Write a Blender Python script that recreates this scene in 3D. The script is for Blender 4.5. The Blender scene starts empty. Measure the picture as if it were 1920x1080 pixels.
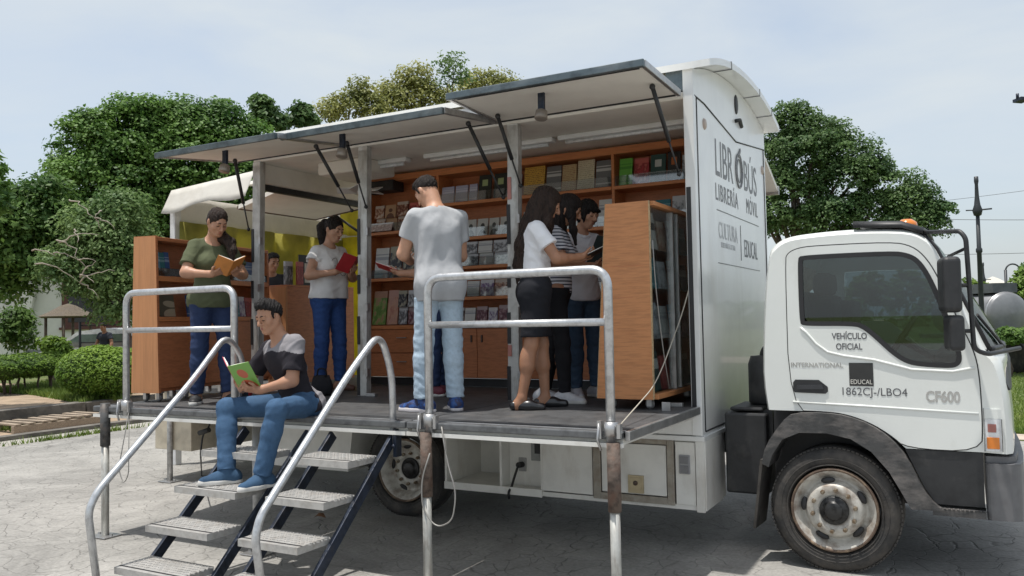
import bpy, bmesh, math, random
import numpy as np
from mathutils import Vector, Matrix
random.seed(7); RNG = np.random.default_rng(11)
SC = bpy.context.scene
COL = SC.collection
rad = math.radians

# ------------------------------------------------------------------ camera
CAM_H = 1.68
FPX, YAW, PITCH, ROLL = 1559.07, 0.50151, 0.03985, -0.01940
def _cam_axes():
    cy, sy = math.cos(YAW), math.sin(YAW); cp, sp = math.cos(PITCH), math.sin(PITCH)
    f = np.array([-sy*cp, cy*cp, sp]); r = np.array([cy, sy, 0.0]); u = np.cross(r, f)
    c, s = math.cos(ROLL), math.sin(ROLL)
    return np.array([c*r + s*u, -s*r + c*u, f])
CAX = _cam_axes()
cam_d = bpy.data.cameras.new('camera'); cam = bpy.data.objects.new('camera', cam_d); COL.objects.link(cam)
cam_d.sensor_width = 36.0; cam_d.lens = FPX/1920*36.0; cam_d.clip_start = 0.05; cam_d.clip_end = 3000
_m = Matrix.Identity(4)
for i in range(3):
    _m[i][0], _m[i][1], _m[i][2] = CAX[0][i], CAX[1][i], -CAX[2][i]
_m[2][3] = CAM_H
cam.matrix_world = _m
SC.camera = cam
# survey helpers: read a real position off the photograph once its plane is known
def _ray(x, y): return CAX.T @ np.array([(x-960)/FPX, -(y-540)/FPX, 1.0])
def PY(x, y, Y): d = _ray(x, y); return Vector(np.array([0, 0, CAM_H]) + d*(Y/d[1]))
def PX(x, y, X): d = _ray(x, y); return Vector(np.array([0, 0, CAM_H]) + d*(X/d[0]))
def PZ(x, y, z): d = _ray(x, y); return Vector(np.array([0, 0, CAM_H]) + d*((z-CAM_H)/d[2]))
def PD(x, y, D): d = _ray(x, y); return Vector(np.array([0, 0, CAM_H]) + d*(D/math.hypot(d[0], d[1])))

# ------------------------------------------------------------------ light
SUN_DIR = Vector((-0.13, -0.15, 1.0)).normalized()          # towards the sun, almost overhead
sun_d = bpy.data.lights.new('sun', 'SUN'); sun_d.energy = 3.6; sun_d.angle = rad(0.7); sun_d.color = (1.0, 0.96, 0.9)
sun = bpy.data.objects.new('sun', sun_d); COL.objects.link(sun)
sun.rotation_euler = SUN_DIR.to_track_quat('Z', 'Y').to_euler()
SC.world = bpy.data.worlds.new('World'); SC.world.use_nodes = True
def build_world():
    nt = SC.world.node_tree; N, L = nt.nodes, nt.links
    bg = N['Background']; bg.inputs['Strength'].default_value = 0.15
    sky = N.new('ShaderNodeTexSky'); sky.sky_type = 'NISHITA'; sky.sun_disc = False
    sky.sun_elevation = math.asin(SUN_DIR.z); sky.sun_rotation = math.atan2(SUN_DIR.x, SUN_DIR.y)
    sky.air_density = 1.0; sky.dust_density = 3.0; sky.ozone_density = 1.0
    tc = N.new('ShaderNodeTexCoord'); mp = N.new('ShaderNodeMapping'); mp.inputs['Scale'].default_value = (1.2, 1.2, 3.6)
    L.new(tc.outputs['Generated'], mp.inputs['Vector'])
    no = N.new('ShaderNodeTexNoise'); no.inputs['Scale'].default_value = 2.1; no.inputs['Detail'].default_value = 7; no.inputs['Roughness'].default_value = 0.55; no.inputs['Distortion'].default_value = 0.35
    L.new(mp.outputs[0], no.inputs['Vector'])
    cr = N.new('ShaderNodeValToRGB'); cr.color_ramp.elements[0].position = 0.36; cr.color_ramp.elements[1].position = 0.72
    cr.color_ramp.elements[0].color = (0.52, 0.52, 0.52, 1); cr.color_ramp.elements[1].color = (0.97, 0.97, 0.97, 1)
    L.new(no.outputs['Fac'], cr.inputs['Fac'])
    mx = N.new('ShaderNodeMix'); mx.data_type = 'RGBA'
    L.new(cr.outputs['Color'], mx.inputs[0]); L.new(sky.outputs[0], mx.inputs[6]); mx.inputs[7].default_value = (3.75, 4.05, 4.22, 1)
    L.new(mx.outputs[2], bg.inputs['Color'])
build_world()
vs = SC.view_settings
vs.view_transform = 'Standard'; vs.look = 'None'; vs.exposure = 0.36; vs.gamma = 1.0
SC.cycles.max_bounces = 12; SC.cycles.diffuse_bounces = 9; SC.cycles.glossy_bounces = 4
SC.cycles.transmission_bounces = 6; SC.cycles.transparent_max_bounces = 16
SC.cycles.use_denoising = True

# ------------------------------------------------------------------ materials
MATS = {}
def pm(name, col, rough=0.55, metal=0.0, var=0.12, vs=6.0, bump=0.0, bs=60.0, col2=None, c2t=(0.45, 0.65), stretch=(1, 1, 1), spec=0.5, coat=0.0, trans=0.0, sss=0.0, rand=False, det=5):
    """Principled material: base colour broken up by noise (col towards col2), optional fine bump."""
    if name in MATS: return MATS[name]
    m = bpy.data.materials.new(name); m.use_nodes = True; nt = m.node_tree; N, L = nt.nodes, nt.links
    b = N['Principled BSDF']; b.inputs['Roughness'].default_value = rough; b.inputs['Metallic'].default_value = metal
    b.inputs['Specular IOR Level'].default_value = spec; b.inputs['Coat Weight'].default_value = coat; b.inputs['Transmission Weight'].default_value = trans
    if sss: b.inputs['Subsurface Weight'].default_value = sss; b.inputs['Subsurface Radius'].default_value = (0.01, 0.004, 0.002)
    if col2 is None: col2 = tuple(max(0, c*(1-var*2)) for c in col)
    tc = N.new('ShaderNodeTexCoord'); mp = N.new('ShaderNodeMapping'); mp.inputs['Scale'].default_value = stretch
    L.new(tc.outputs['Object'], mp.inputs[0])
    no = N.new('ShaderNodeTexNoise'); no.inputs['Scale'].default_value = vs; no.inputs['Detail'].default_value = det; no.inputs['Roughness'].default_value = 0.6
    L.new(mp.outputs[0], no.inputs['Vector'])
    r = N.new('ShaderNodeValToRGB'); r.color_ramp.elements[0].position = c2t[0]; r.color_ramp.elements[1].position = c2t[1]
    r.color_ramp.elements[0].color = (*col, 1); r.color_ramp.elements[1].color = (*col2, 1)
    src = no.outputs['Fac']
    if rand:
        g = N.new('ShaderNodeNewGeometry'); src = g.outputs['Random Per Island']
    L.new(src, r.inputs['Fac']); L.new(r.outputs['Color'], b.inputs['Base Color'])
    if bump:
        n2 = N.new('ShaderNodeTexNoise'); n2.inputs['Scale'].default_value = bs; n2.inputs['Detail'].default_value = 3
        L.new(mp.outputs[0], n2.inputs['Vector'])
        bp = N.new('ShaderNodeBump'); bp.inputs['Strength'].default_value = bump; bp.inputs['Distance'].default_value = 0.02
        L.new(n2.outputs['Fac'], bp.inputs['Height']); L.new(bp.outputs[0], b.inputs['Normal'])
    MATS[name] = m; return m
def nodes(m): return m.node_tree.nodes, m.node_tree.links, m.node_tree.nodes['Principled BSDF']

def dirt(m, col, lo=0.5, hi=0.75, scale=3.0, stretch=(1, 1, 1), amount=1.0):
    """a second, larger layer of stains over a material's base colour"""
    N, L, b = nodes(m)
    old = b.inputs['Base Color'].links[0].from_socket
    tc = N.new('ShaderNodeTexCoord'); mp = N.new('ShaderNodeMapping'); mp.inputs['Scale'].default_value = stretch; L.new(tc.outputs['Object'], mp.inputs[0])
    no = N.new('ShaderNodeTexNoise'); no.inputs['Scale'].default_value = scale; no.inputs['Detail'].default_value = 8; no.inputs['Roughness'].default_value = 0.65
    L.new(mp.outputs[0], no.inputs['Vector'])
    mr = N.new('ShaderNodeMapRange'); mr.inputs[1].default_value = lo; mr.inputs[2].default_value = hi; mr.inputs[4].default_value = amount
    L.new(no.outputs['Fac'], mr.inputs[0])
    mx = N.new('ShaderNodeMix'); mx.data_type = 'RGBA'; L.new(mr.outputs[0], mx.inputs[0]); L.new(old, mx.inputs[6]); mx.inputs[7].default_value = (*col, 1)
    L.new(mx.outputs[2], b.inputs['Base Color']); return m

def glass(name, tint=(0.8, 0.85, 0.83), alpha=0.35, rough=0.02, top=1.0):
    """thin sheet: part clear, part mirror by the viewing angle"""
    if name in MATS: return MATS[name]
    m = bpy.data.materials.new(name); m.use_nodes = True; nt = m.node_tree; N, L = nt.nodes, nt.links
    out = N['Material Output']; N.remove(N['Principled BSDF'])
    t = N.new('ShaderNodeBsdfTransparent'); t.inputs[0].default_value = (*tint, 1)
    g = N.new('ShaderNodeBsdfGlossy'); g.inputs['Roughness'].default_value = rough
    fr = N.new('ShaderNodeFresnel'); fr.inputs[0].default_value = 1.5
    mr = N.new('ShaderNodeMapRange'); mr.inputs[3].default_value = alpha*0.3; mr.inputs[4].default_value = top
    no = N.new('ShaderNodeTexNoise'); no.inputs['Scale'].default_value = 3; L.new(fr.outputs[0], mr.inputs[0])
    mx = N.new('ShaderNodeMixShader'); L.new(mr.outputs[0], mx.inputs[0]); L.new(t.outputs[0], mx.inputs[1]); L.new(g.outputs[0], mx.inputs[2])
    L.new(mx.outputs[0], out.inputs[0]); N.remove(no)
    MATS[name] = m; return m

WHITE = dirt(pm('white_paint', (0.74, 0.75, 0.74), 0.3, var=0.03, vs=3, coat=0.3, bump=0.02, bs=4), (0.42, 0.39, 0.34), 0.54, 0.92, 2.6, (1, 1, 0.22), 0.6)
CABW = dirt(pm('cab_paint', (0.76, 0.78, 0.75), 0.25, var=0.02, vs=2, coat=0.5), (0.40, 0.37, 0.31), 0.56, 0.92, 4.0, (1, 1, 0.35), 0.5)
PANELW = dirt(pm('skirt_paint', (0.73, 0.72, 0.68), 0.45, var=0.05, vs=5), (0.30, 0.23, 0.16), 0.54, 0.9, 5.0, (1, 1, 0.35), 0.6)
CEILW = dirt(pm('ceiling_panel', (0.78, 0.75, 0.68), 0.6, var=0.04, vs=3), (0.46, 0.40, 0.32), 0.55, 0.9, 2.5, amount=0.5)
SEAL = pm('black_seal', (0.02, 0.02, 0.022), 0.5)
RUBBER = dirt(pm('deck_rubber', (0.075, 0.077, 0.08), 0.55, var=0.2, vs=9, bump=0.25, bs=120), (0.14, 0.13, 0.12), 0.5, 0.8, 5, amount=0.7)
ALU = dirt(pm('aluminium', (0.50, 0.50, 0.50), 0.38, 0.85, var=0.1, vs=12), (0.25, 0.22, 0.2), 0.5, 0.8, 8, amount=0.5)
GALV = dirt(pm('galvanised_tube', (0.60, 0.61, 0.62), 0.36, 0.75, var=0.12, vs=25, bump=0.04, bs=80), (0.36, 0.35, 0.34), 0.52, 0.8, 14, amount=0.5)
STEELB = dirt(pm('blue_black_steel', (0.022, 0.032, 0.055), 0.42, 0.3, var=0.3, vs=15), (0.10, 0.09, 0.085), 0.55, 0.8, 20, amount=0.7)
STRIP = dirt(pm('blue_grey_trim', (0.11, 0.14, 0.155), 0.35, 0.5, var=0.2, vs=10), (0.3, 0.32, 0.32), 0.5, 0.8, 7, (0.3, 1, 1), 0.7)
RUST = dirt(pm('rusty_sleeve', (0.15, 0.115, 0.095), 0.75, 0.3, var=0.3, vs=18, bump=0.2), (0.15, 0.075, 0.05), 0.48, 0.75, 12, amount=0.8)
BLACKP = dirt(pm('black_plastic', (0.025, 0.026, 0.028), 0.5, var=0.2, vs=8), (0.12, 0.11, 0.10), 0.55, 0.85, 6, amount=0.5)
FENDER = dirt(pm('scuffed_fender', (0.06, 0.06, 0.06), 0.6, var=0.2, vs=7, bump=0.1), (0.24, 0.215, 0.20), 0.45, 0.72, 5, (0.6, 1, 1.6), 0.8)
BUMPER = dirt(pm('grey_bumper', (0.14, 0.14, 0.145), 0.5, var=0.1, vs=7), (0.28, 0.27, 0.26), 0.5, 0.9, 4, amount=0.6)
TYRE = dirt(pm('tyre_rubber', (0.035, 0.034, 0.033), 0.8, var=0.15, vs=10, bump=0.15, bs=60), (0.15, 0.13, 0.11), 0.42, 0.75, 6, amount=0.6)
RIM = dirt(pm('rim_steel', (0.55, 0.53, 0.48), 0.5, 0.2, var=0.1, vs=12), (0.15, 0.095, 0.06), 0.47, 0.68, 7, amount=0.9)
WOODO = dirt(pm('orange_board', (0.54, 0.235, 0.095), 0.42, var=0.10, vs=2.5, stretch=(3, 3, 30), spec=0.4), (0.36, 0.13, 0.045), 0.5, 0.8, 2, (2, 2, 14), 0.6)
WOODV = dirt(pm('orange_board_upright', (0.54, 0.25, 0.11), 0.42, var=0.08, vs=2.5, stretch=(14, 14, 1), spec=0.4), (0.38, 0.15, 0.055), 0.5, 0.8, 2, (9, 9, 0.7), 0.5)
WOODR = dirt(pm('red_brown_board', (0.52, 0.19, 0.08), 0.42, var=0.1, vs=3, stretch=(4, 4, 20), spec=0.4), (0.32, 0.105, 0.05), 0.5, 0.8, 2, (2, 2, 10), 0.6)
WOODS = dirt(pm('shelf_board', (0.60, 0.225, 0.085), 0.42, var=0.1, vs=3, stretch=(1.5, 10, 20), spec=0.4), (0.42, 0.15, 0.065), 0.5, 0.8, 2, (1, 8, 14), 0.6)
ACRYL = glass('clear_acrylic', (0.93, 0.95, 0.95), 0.35, 0.05)
GLASSD = glass('tinted_glass', (0.46, 0.54, 0.56), 0.22, 0.01)
GLASSW = glass('windscreen_glass', (0.42, 0.55, 0.47), 0.2, 0.01, 0.6)
GLASSC = glass('cabinet_glass', (0.90, 0.93, 0.93), 0.3, 0.03, 0.4)
CHROME = pm('dull_chrome', (0.6, 0.6, 0.6), 0.22, 0.95, var=0.1)
INK = pm('black_lettering', (0.03, 0.03, 0.035), 0.5)
INKD = pm('dark_grey_lettering', (0.12, 0.12, 0.127), 0.5, var=0.2, vs=30)
INKG = pm('grey_lettering', (0.21, 0.215, 0.225), 0.5, var=0.2, vs=40)
ORANGE = pm('amber_lens', (0.75, 0.22, 0.02), 0.2, coat=0.6, var=0.1)
LAMPW = pm('lamp_lens', (0.75, 0.77, 0.78), 0.12, coat=0.8, var=0.1, vs=30)
LAMPR = pm('red_reflector', (0.45, 0.18, 0.15), 0.3)
PAPER = pm('paper', (0.72, 0.70, 0.64), 0.7, var=0.05)
WIRE = pm('grey_wire', (0.32, 0.31, 0.29), 0.5, 0.3)
CORDB = pm('black_cord', (0.02, 0.02, 0.02), 0.6)
# ------------------------------------------------------------------ mesh helpers
class MB:
    """collects shapes, then builds ONE mesh"""
    def __init__(s): s.v = []; s.f = []; s.sm = []; s.mi = []; s.cur = 0
    def add(s, vs, fs, smooth=False):
        o = len(s.v); s.v += [tuple(v) for v in vs]
        for f in fs: s.f.append([i+o for i in f]); s.sm.append(smooth); s.mi.append(s.cur)
        return s
    def box(s, x0, x1, y0, y1, z0, z1):
        return s.add([(x0,y0,z0),(x1,y0,z0),(x1,y1,z0),(x0,y1,z0),(x0,y0,z1),(x1,y0,z1),(x1,y1,z1),(x0,y1,z1)],
                     [(0,3,2,1),(4,5,6,7),(0,1,5,4),(1,2,6,5),(2,3,7,6),(3,0,4,7)])
    def obox(s, c, ax, ay, az):                              # oriented box: centre and three half-axis vectors
        c, ax, ay, az = Vector(c), Vector(ax), Vector(ay), Vector(az)
        vs = [c+ax*i+ay*j+az*k for k in (-1,1) for i,j in ((-1,-1),(1,-1),(1,1),(-1,1))]
        return s.add(vs, [(0,3,2,1),(4,5,6,7),(0,1,5,4),(1,2,6,5),(2,3,7,6),(3,0,4,7)])
    def tube(s, path, r, n=12, cap=True, r1=None):
        path = [Vector(p) for p in path]; m = len(path)
        t = (path[1]-path[0]).normalized(); a = t.orthogonal().normalized(); vs = []
        for i, p in enumerate(path):
            if i == 0: d = path[1]-path[0]
            elif i == m-1: d = path[-1]-path[-2]
            else: d = (path[i+1]-p).normalized()+(p-path[i-1]).normalized()
            d.normalize(); a = (a-d*a.dot(d)).normalized(); b = d.cross(a)
            rr = r if r1 is None else r+(r1-r)*i/(m-1)
            if isinstance(r, (list, tuple)): rr = r[i]
            vs += [p+(a*math.cos(2*math.pi*k/n)+b*math.sin(2*math.pi*k/n))*rr for k in range(n)]
        fs = [(i*n+k, i*n+(k+1)%n, (i+1)*n+(k+1)%n, (i+1)*n+k) for i in range(m-1) for k in range(n)]
        s.add(vs, fs, True)
        if cap:
            o = len(s.v)-len(vs)
            s.f.append([o+k for k in range(n)][::-1]); s.sm.append(False); s.mi.append(s.cur)
            s.f.append([o+(m-1)*n+k for k in range(n)]); s.sm.append(False); s.mi.append(s.cur)
        return s
    def prism(s, poly, fn, d0, d1, smooth=False):            # poly in 2D, fn(u, v, d) -> point
        n = len(poly); vs = [fn(u, v, d0) for u, v in poly]+[fn(u, v, d1) for u, v in poly]
        s.add(vs, [tuple(range(n))[::-1], tuple(range(n, 2*n))])
        s.add(vs, [(i, (i+1) % n, n+(i+1) % n, n+i) for i in range(n)], smooth)
        return s
    def lathe(s, prof, c, axis, n=32, smooth=True):          # prof: (radius, distance along axis)
        c = Vector(c); ax = Vector(axis).normalized(); a = ax.orthogonal().normalized(); b = ax.cross(a); m = len(prof)
        vs = [c+ax*h+(a*math.cos(2*math.pi*k/n)+b*math.sin(2*math.pi*k/n))*r for r, h in prof for k in range(n)]
        return s.add(vs, [(i*n+k, i*n+(k+1)%n, (i+1)*n+(k+1)%n, (i+1)*n+k) for i in range(m-1) for k in range(n)], smooth)
    def ell(s, c, r, n=12, m=8, R=None):
        c = Vector(c); vs = []; 
        for i in range(m+1):
            th = math.pi*i/m
            for k in range(n):
                p = Vector((r[0]*math.sin(th)*math.cos(2*math.pi*k/n), r[1]*math.sin(th)*math.sin(2*math.pi*k/n), r[2]*math.cos(th)))
                vs.append(c+(R @ p if R else p))
        return s.add(vs, [(i*n+k, (i+1)*n+k, (i+1)*n+(k+1)%n, i*n+(k+1)%n) for i in range(m) for k in range(n)], True)
    def mesh(s, name):
        me = bpy.data.meshes.new(name); me.from_pydata(s.v, [], s.f)
        me.polygons.foreach_set('use_smooth', s.sm); me.polygons.foreach_set('material_index', s.mi); me.update(); return me
def fillet(pts, r, n=6):
    pts = [Vector(p) for p in pts]; out = [pts[0]]
    for i in range(1, len(pts)-1):
        a, b, c = pts[i-1], pts[i], pts[i+1]; u = (a-b).normalized(); v = (c-b).normalized()
        rr = min(r, (a-b).length*0.45, (c-b).length*0.45); p0 = b+u*rr; p1 = b+v*rr
        for k in range(n+1):
            t = k/n; out.append(p0*(1-t)**2+b*2*t*(1-t)+p1*t*t)
    out.append(pts[-1]); return out
def sag(a, b, drop, n=14):
    a, b = Vector(a), Vector(b)
    return [a.lerp(b, t/n)-Vector((0, 0, drop*4*(t/n)*(1-t/n))) for t in range(n+1)]
def tag(o, label=None, cat=None, group=None, kind=None):
    if label: o['label'] = label
    if cat: o['category'] = cat
    if group: o['group'] = group
    if kind: o['kind'] = kind
    return o
def thing(name, loc, label, cat, group=None):
    o = bpy.data.objects.new(name, None); o.empty_display_size = 0.2; o.location = loc; COL.objects.link(o)
    return tag(o, label, cat, group)
def obj(name, mb, mat, parent=None, bevel=0.0, label=None, cat=None, group=None, kind=None, seg=2):
    me = mb if isinstance(mb, bpy.types.Mesh) else mb.mesh(name)
    for m in (mat if isinstance(mat, (list, tuple)) else [mat]): me.materials.append(m)
    o = bpy.data.objects.new(name, me); COL.objects.link(o)
    if parent is not None:
        o.parent = parent
        if parent.type == 'EMPTY': o.matrix_parent_inverse = parent.matrix_basis.inverted()
    if bevel:
        bv = o.modifiers.new('bevel', 'BEVEL'); bv.width = bevel; bv.segments = seg; bv.limit_method = 'ANGLE'; bv.angle_limit = rad(40)
    return tag(o, label, cat, group, kind)
def bx(name, dims, mat, parent=None, bevel=0.0, **k): return obj(name, MB().box(*dims), mat, parent, bevel, **k)
def kids(o): return [c for c in bpy.data.objects if c.parent == o]
def dup(root, loc, rotz=None, label=None, group=None):
    r = root.copy(); COL.objects.link(r); r.location = loc
    if rotz is not None: r.rotation_euler = (0, 0, rotz)
    if label: r['label'] = label
    if group: r['group'] = group
    for ch in kids(root):
        c = ch.copy(); COL.objects.link(c); c.parent = r
        for g in kids(ch):
            d = g.copy(); COL.objects.link(d); d.parent = c
    return r
def text_mesh(s, size, extrude=0.0004, bold=0.0, space=1.0, align='LEFT'):
    cu = bpy.data.curves.new('lettering', 'FONT'); cu.body = s; cu.size = size; cu.extrude = extrude; cu.offset = bold; cu.space_character = space; cu.align_x = align; cu.resolution_u = 4
    o = bpy.data.objects.new('lettering', cu); COL.objects.link(o)
    me = bpy.data.meshes.new_from_object(o.evaluated_get(bpy.context.evaluated_depsgraph_get())); bpy.data.objects.remove(o); bpy.data.curves.remove(cu); me.materials.clear(); return me
def lettering(s, origin, xdir, size, mat, parent, width=None, bold=0.0, space=1.0, up=(0, 0, 1)):
    me = text_mesh(s, size, bold=bold, space=space)
    x = Vector(xdir).normalized(); u = Vector(up); n = x.cross(u)
    xs = [v.co.x for v in me.vertices]; k = 1.0 if width is None else width/(max(xs)-min(xs)); x0 = min(xs)
    for v in me.vertices: v.co = Vector(origin)+x*((v.co.x-x0)*k)+u*v.co.y+n*v.co.z
    return obj('lettering', me, mat, parent)
# ------------------------------------------------------------------ the bookshop truck
YS, YF, YP = 5.85, 8.25, 4.40          # near side, far side, outer edge of the fold-down deck
ZD, ZH = 1.045, 3.27                   # deck, hinge line
TR = thing('bookshop_truck', (-3.5, 7.0, 0), 'white box truck opened up as a mobile bookshop with raised side flaps', 'truck')

# --- box body
def arc_z(Y):                           # underside of the barrel roof
    u = (Y-7.05)/1.22; return 3.64-0.17*abs(u)**2.2
fx = -1.69
poly = [(YS, 0.83), (YF, 0.83)]+[(YF-(YF-YS)*k/14, arc_z(YF-(YF-YS)*k/14)) for k in range(15)]
front = obj('front_wall', MB().prism(poly, lambda u, v, d: (d, u, v), fx, fx-0.045), WHITE, TR, 0.004)
seams = MB()
for a, b in (((5.87, 3.29), (6.13, 3.285)), ((6.13, 3.285), (7.10, 3.17)), ((7.10, 3.17), (8.24, 3.295)), ((5.93, 3.28), (5.93, 0.86)), ((8.18, 3.29), (8.18, 0.9)), ((5.94, 0.86), (8.2, 0.86))):
    seams.tube([(fx+0.002, *a), (fx+0.002, *b)], 0.006, 6)
obj('panel_seam', seams, SEAL, front)
mk = MB()
mk.ell((fx+0.004, 7.14, 3.50), (0.012, 0.055, 0.085), 14, 8)
obj('vent_hole', mk, SEAL, front)
obj('vent_louvre', MB().tube([(fx+0.01, 7.08, 3.345), (fx+0.02, 7.19, 3.375), (fx+0.01, 7.29, 3.335)], 0.016, 8), SEAL, front)
for y, z in ((6.13, 3.13), (8.12, 3.08)):
    obj('marker_lamp', MB().lathe([(0.0, 0.014), (0.035, 0.012), (0.045, 0.0)], (fx, y, z), (1, 0, 0), 16), pm('faded_marker', (0.42, 0.34, 0.29), 0.4), front)
bx('corner_post', (fx-0.07, fx+0.006, YS-0.012, YS+0.05, 0.84, 3.50), WHITE, TR, 0.006)
obj('edge_guard', MB().box(fx-0.062, fx-0.03, YS-0.017, YS-0.011, 1.02, 2.62), SEAL, TR)
bx('seam_tray', (fx-2.2, fx+0.02, YS-0.02, YF, 0.80, 0.835), WHITE, TR, 0.004)
bx('sill', (-3.9, fx, YS-0.004, YS+0.04, 0.84, 1.03), WHITE, TR, 0.004)
# roof: barrel sheet running the whole length, with the visor over the front wall
ya = [YS-0.04+(YF-YS+0.08)*k/16 for k in range(17)]
prof = [(y, arc_z(y)+0.055) for y in ya]+[(y, arc_z(y)+0.005) for y in ya[::-1]]
roof = obj('roof', MB().prism(prof, lambda u, v, d: (d, u, v), -6.15, -1.55), WHITE, TR)
for y in (6.45, 7.45, 7.95): bx('roof_joint', (-1.80, -1.546, y-0.004, y+0.004, arc_z(y)-0.002, arc_z(y)+0.062), INKG, roof)
bx('roof_rail', (-6.1, -1.9, YS-0.01, YS+0.05, 3.33, 3.46), ALU, TR, 0.006)
bx('roof_block', (-1.89, -1.735, YS+0.0, YS+0.12, 3.33, 3.49), STRIP, TR, 0.006)
bx('ceiling', (-6.05, fx-0.046, YS+0.0, YF, ZH, ZH+0.05), CEILW, TR, 0.004)
bx('rear_header', (-6.06, -6.01, YS+0.07, YF, 3.08, ZH-0.002), CEILW, TR)
bx('floor', (-6.05, fx-0.046, YS+0.0, YF, ZD-0.07, ZD-0.003), RUBBER, TR)
for nm, x0, w, n in (('ceiling_light', -3.05, 1.25, 1), ('ceiling_light', -4.45, 1.35, 1), ('ceiling_light', -5.75, 1.1, 1)):
    t = bx(nm, (x0, x0+w, 6.42, 6.52, ZH-0.045, ZH-0.001), WHITE, TR, 0.012)
    obj('tube', MB().tube([(x0+0.06, 6.47, ZH-0.06), (x0+w-0.06, 6.47, ZH-0.06)], 0.016, 10), LAMPW, t)
bx('cooling_unit', (-5.55, -4.98, 6.2, 6.7, ZH-0.13, ZH-0.001), CEILW, TR, 0.02)
fan = MB()
for k in range(5):
    a = k*2*math.pi/5; fan.obox((-5.35+0.13*math.cos(a), 6.62+0.13*math.sin(a), ZH-0.24), (0.11*math.cos(a), 0.11*math.sin(a), 0.0), (-0.045*math.sin(a), 0.045*math.cos(a), 0.02), (0, 0, 0.004))
fan.lathe([(0.0, 0.0), (0.06, 0.0), (0.05, 0.1), (0.02, 0.12)], (-5.35, 6.62, ZH-0.26), (0, 0, 1), 16)
obj('ceiling_fan', fan, WHITE, TR)
bx('speaker_bar', (-5.6, -5.2, 6.95, 7.15, ZH-0.2, ZH-0.09), BLACKP, TR, 0.01)

# --- uprights along the open side
for px_top, px_bot in ((-3.17, -3.21), (-4.70, -4.74), (-6.00, -6.05)):
    p = MB()
    vs = []
    for z, x in ((ZD-0.003, px_bot), (ZH, px_top)):
        vs += [(x-0.05, YS-0.01, z), (x+0.05, YS-0.01, z), (x+0.05, YS+0.06, z), (x-0.05, YS+0.06, z)]
    p.add(vs, [(0,3,2,1),(4,5,6,7),(0,1,5,4),(1,2,6,5),(2,3,7,6),(3,0,4,7)])
    po = obj('upright', p, dirt(pm('upright_paint', (0.55, 0.55, 0.53), 0.45, 0.3, var=0.1, vs=9), (0.25, 0.22, 0.19), 0.5, 0.8, 9, (1, 1, 0.3), 0.7), TR, 0.006)
    for z0, z1 in ((1.05, 1.32), (1.5, 1.75), (1.95, 2.12), (2.3, 2.62)):
        f = (z0-ZD)/(ZH-ZD); x = px_bot+(px_top-px_bot)*f
        bx('latch_strip', (x-0.048, x-0.018, YS-0.017, YS-0.0105, z0, z1), SEAL, po)
    if px_top == -3.17: bx('red_tape', (-3.222, -3.19, YS-0.018, YS-0.0105, 2.66, 2.84), LAMPR, po); bx('red_tape', (-3.245, -3.213, YS-0.0185, YS-0.0108, 1.40, 1.49), LAMPR, po)
    for z in (1.25, 1.83, 2.05, 2.5):
        f = (z-ZD)/(ZH-ZD); x = px_bot+(px_top-px_bot)*f
        obj('latch', MB().obox((x+0.055, YS+0.0, z), (0.012, 0, 0), (0, 0.02, 0), (0, 0, 0.035)), ALU, po)

# --- raised flaps
def strut(a, b, parent):
    a, b = Vector(a), Vector(b); m = a.lerp(b, 0.62); s = MB()
    s.tube([a, m], 0.016, 8); s.tube([m, b], 0.007, 8); s.ell(a, (0.022,)*3, 8, 6); s.ell(b, (0.018,)*3, 8, 6)
    obj('gas_strut', s, [BLACKP], parent)
def flap(x0, x1, yo, zo, lamp_x, struts):
    hin = Vector((0, YS-0.02, ZH+0.02)); out = Vector((0, yo, zo)); d = (out-hin); L = d.length; d.normalize(); n = Vector((0, d.z, -d.y)); n = n if n.z > 0 else -n
    def pt(x, t, h): return Vector((x, 0, 0))+hin+d*t+n*h
    def slab(a0, a1, t0, t1, h0, h1): 
        return MB().add([pt(a0,t0,h0),pt(a1,t0,h0),pt(a1,t1,h0),pt(a0,t1,h0),pt(a0,t0,h1),pt(a1,t0,h1),pt(a1,t1,h1),pt(a0,t1,h1)], [(0,3,2,1),(4,5,6,7),(0,1,5,4),(1,2,6,5),(2,3,7,6),(3,0,4,7)])
    f = obj('flap', slab(x0, x1, 0, L-0.035, 0.0, 0.03), CEILW, TR)
    e = slab(x0-0.005, x1+0.005, L-0.035, L, -0.018, 0.034)
    obj('edge_trim', e, STRIP, f, 0.006)
    g = slab(x0-0.008, x0+0.022, 0.02, L-0.036, -0.012, 0.036); h = slab(x1-0.022, x1+0.008, 0.02, L-0.036, -0.012, 0.036)
    obj('side_trim', g, ALU, f, 0.004); obj('side_trim', h, ALU, f, 0.004)
    obj('rubber_seal', slab(x0+0.05, x1-0.05, L-0.085, L-0.075, -0.006, 0.0), SEAL, f); obj('rubber_seal', slab(x0+0.03, x1-0.03, 0.03, 0.045, -0.01, 0.0), SEAL, f)
    if lamp_x is not None:
        l = MB(); c = pt(lamp_x, L-0.25, 0); l.obox(c-Vector((0, 0, 0.07)), (0.024, 0, 0), (0, 0.012, 0), (0, 0, 0.07)); 
        lo = obj('flood_lamp', l, STEELB, f)
        b = MB().lathe([(0.015, 0.07), (0.042, 0.055), (0.048, 0.0), (0.042, -0.006), (0, -0.006)], c-Vector((0, 0.015, 0.185)), (0, 0.25, 1), 16)
        obj('lamp_head', b, pm('lamp_shade_brown', (0.30, 0.26, 0.22), 0.4, 0.4), lo)
    for xs, t, xp, zp in struts: strut(pt(xs, L*t, -0.02), (xp, YS-0.02, zp), f)
flap(-3.27, -1.77, 5.02, 3.31, -2.62, [(-1.86, 0.45, -1.80, 2.72), (-3.16, 0.30, -3.10, 2.76)])
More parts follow.
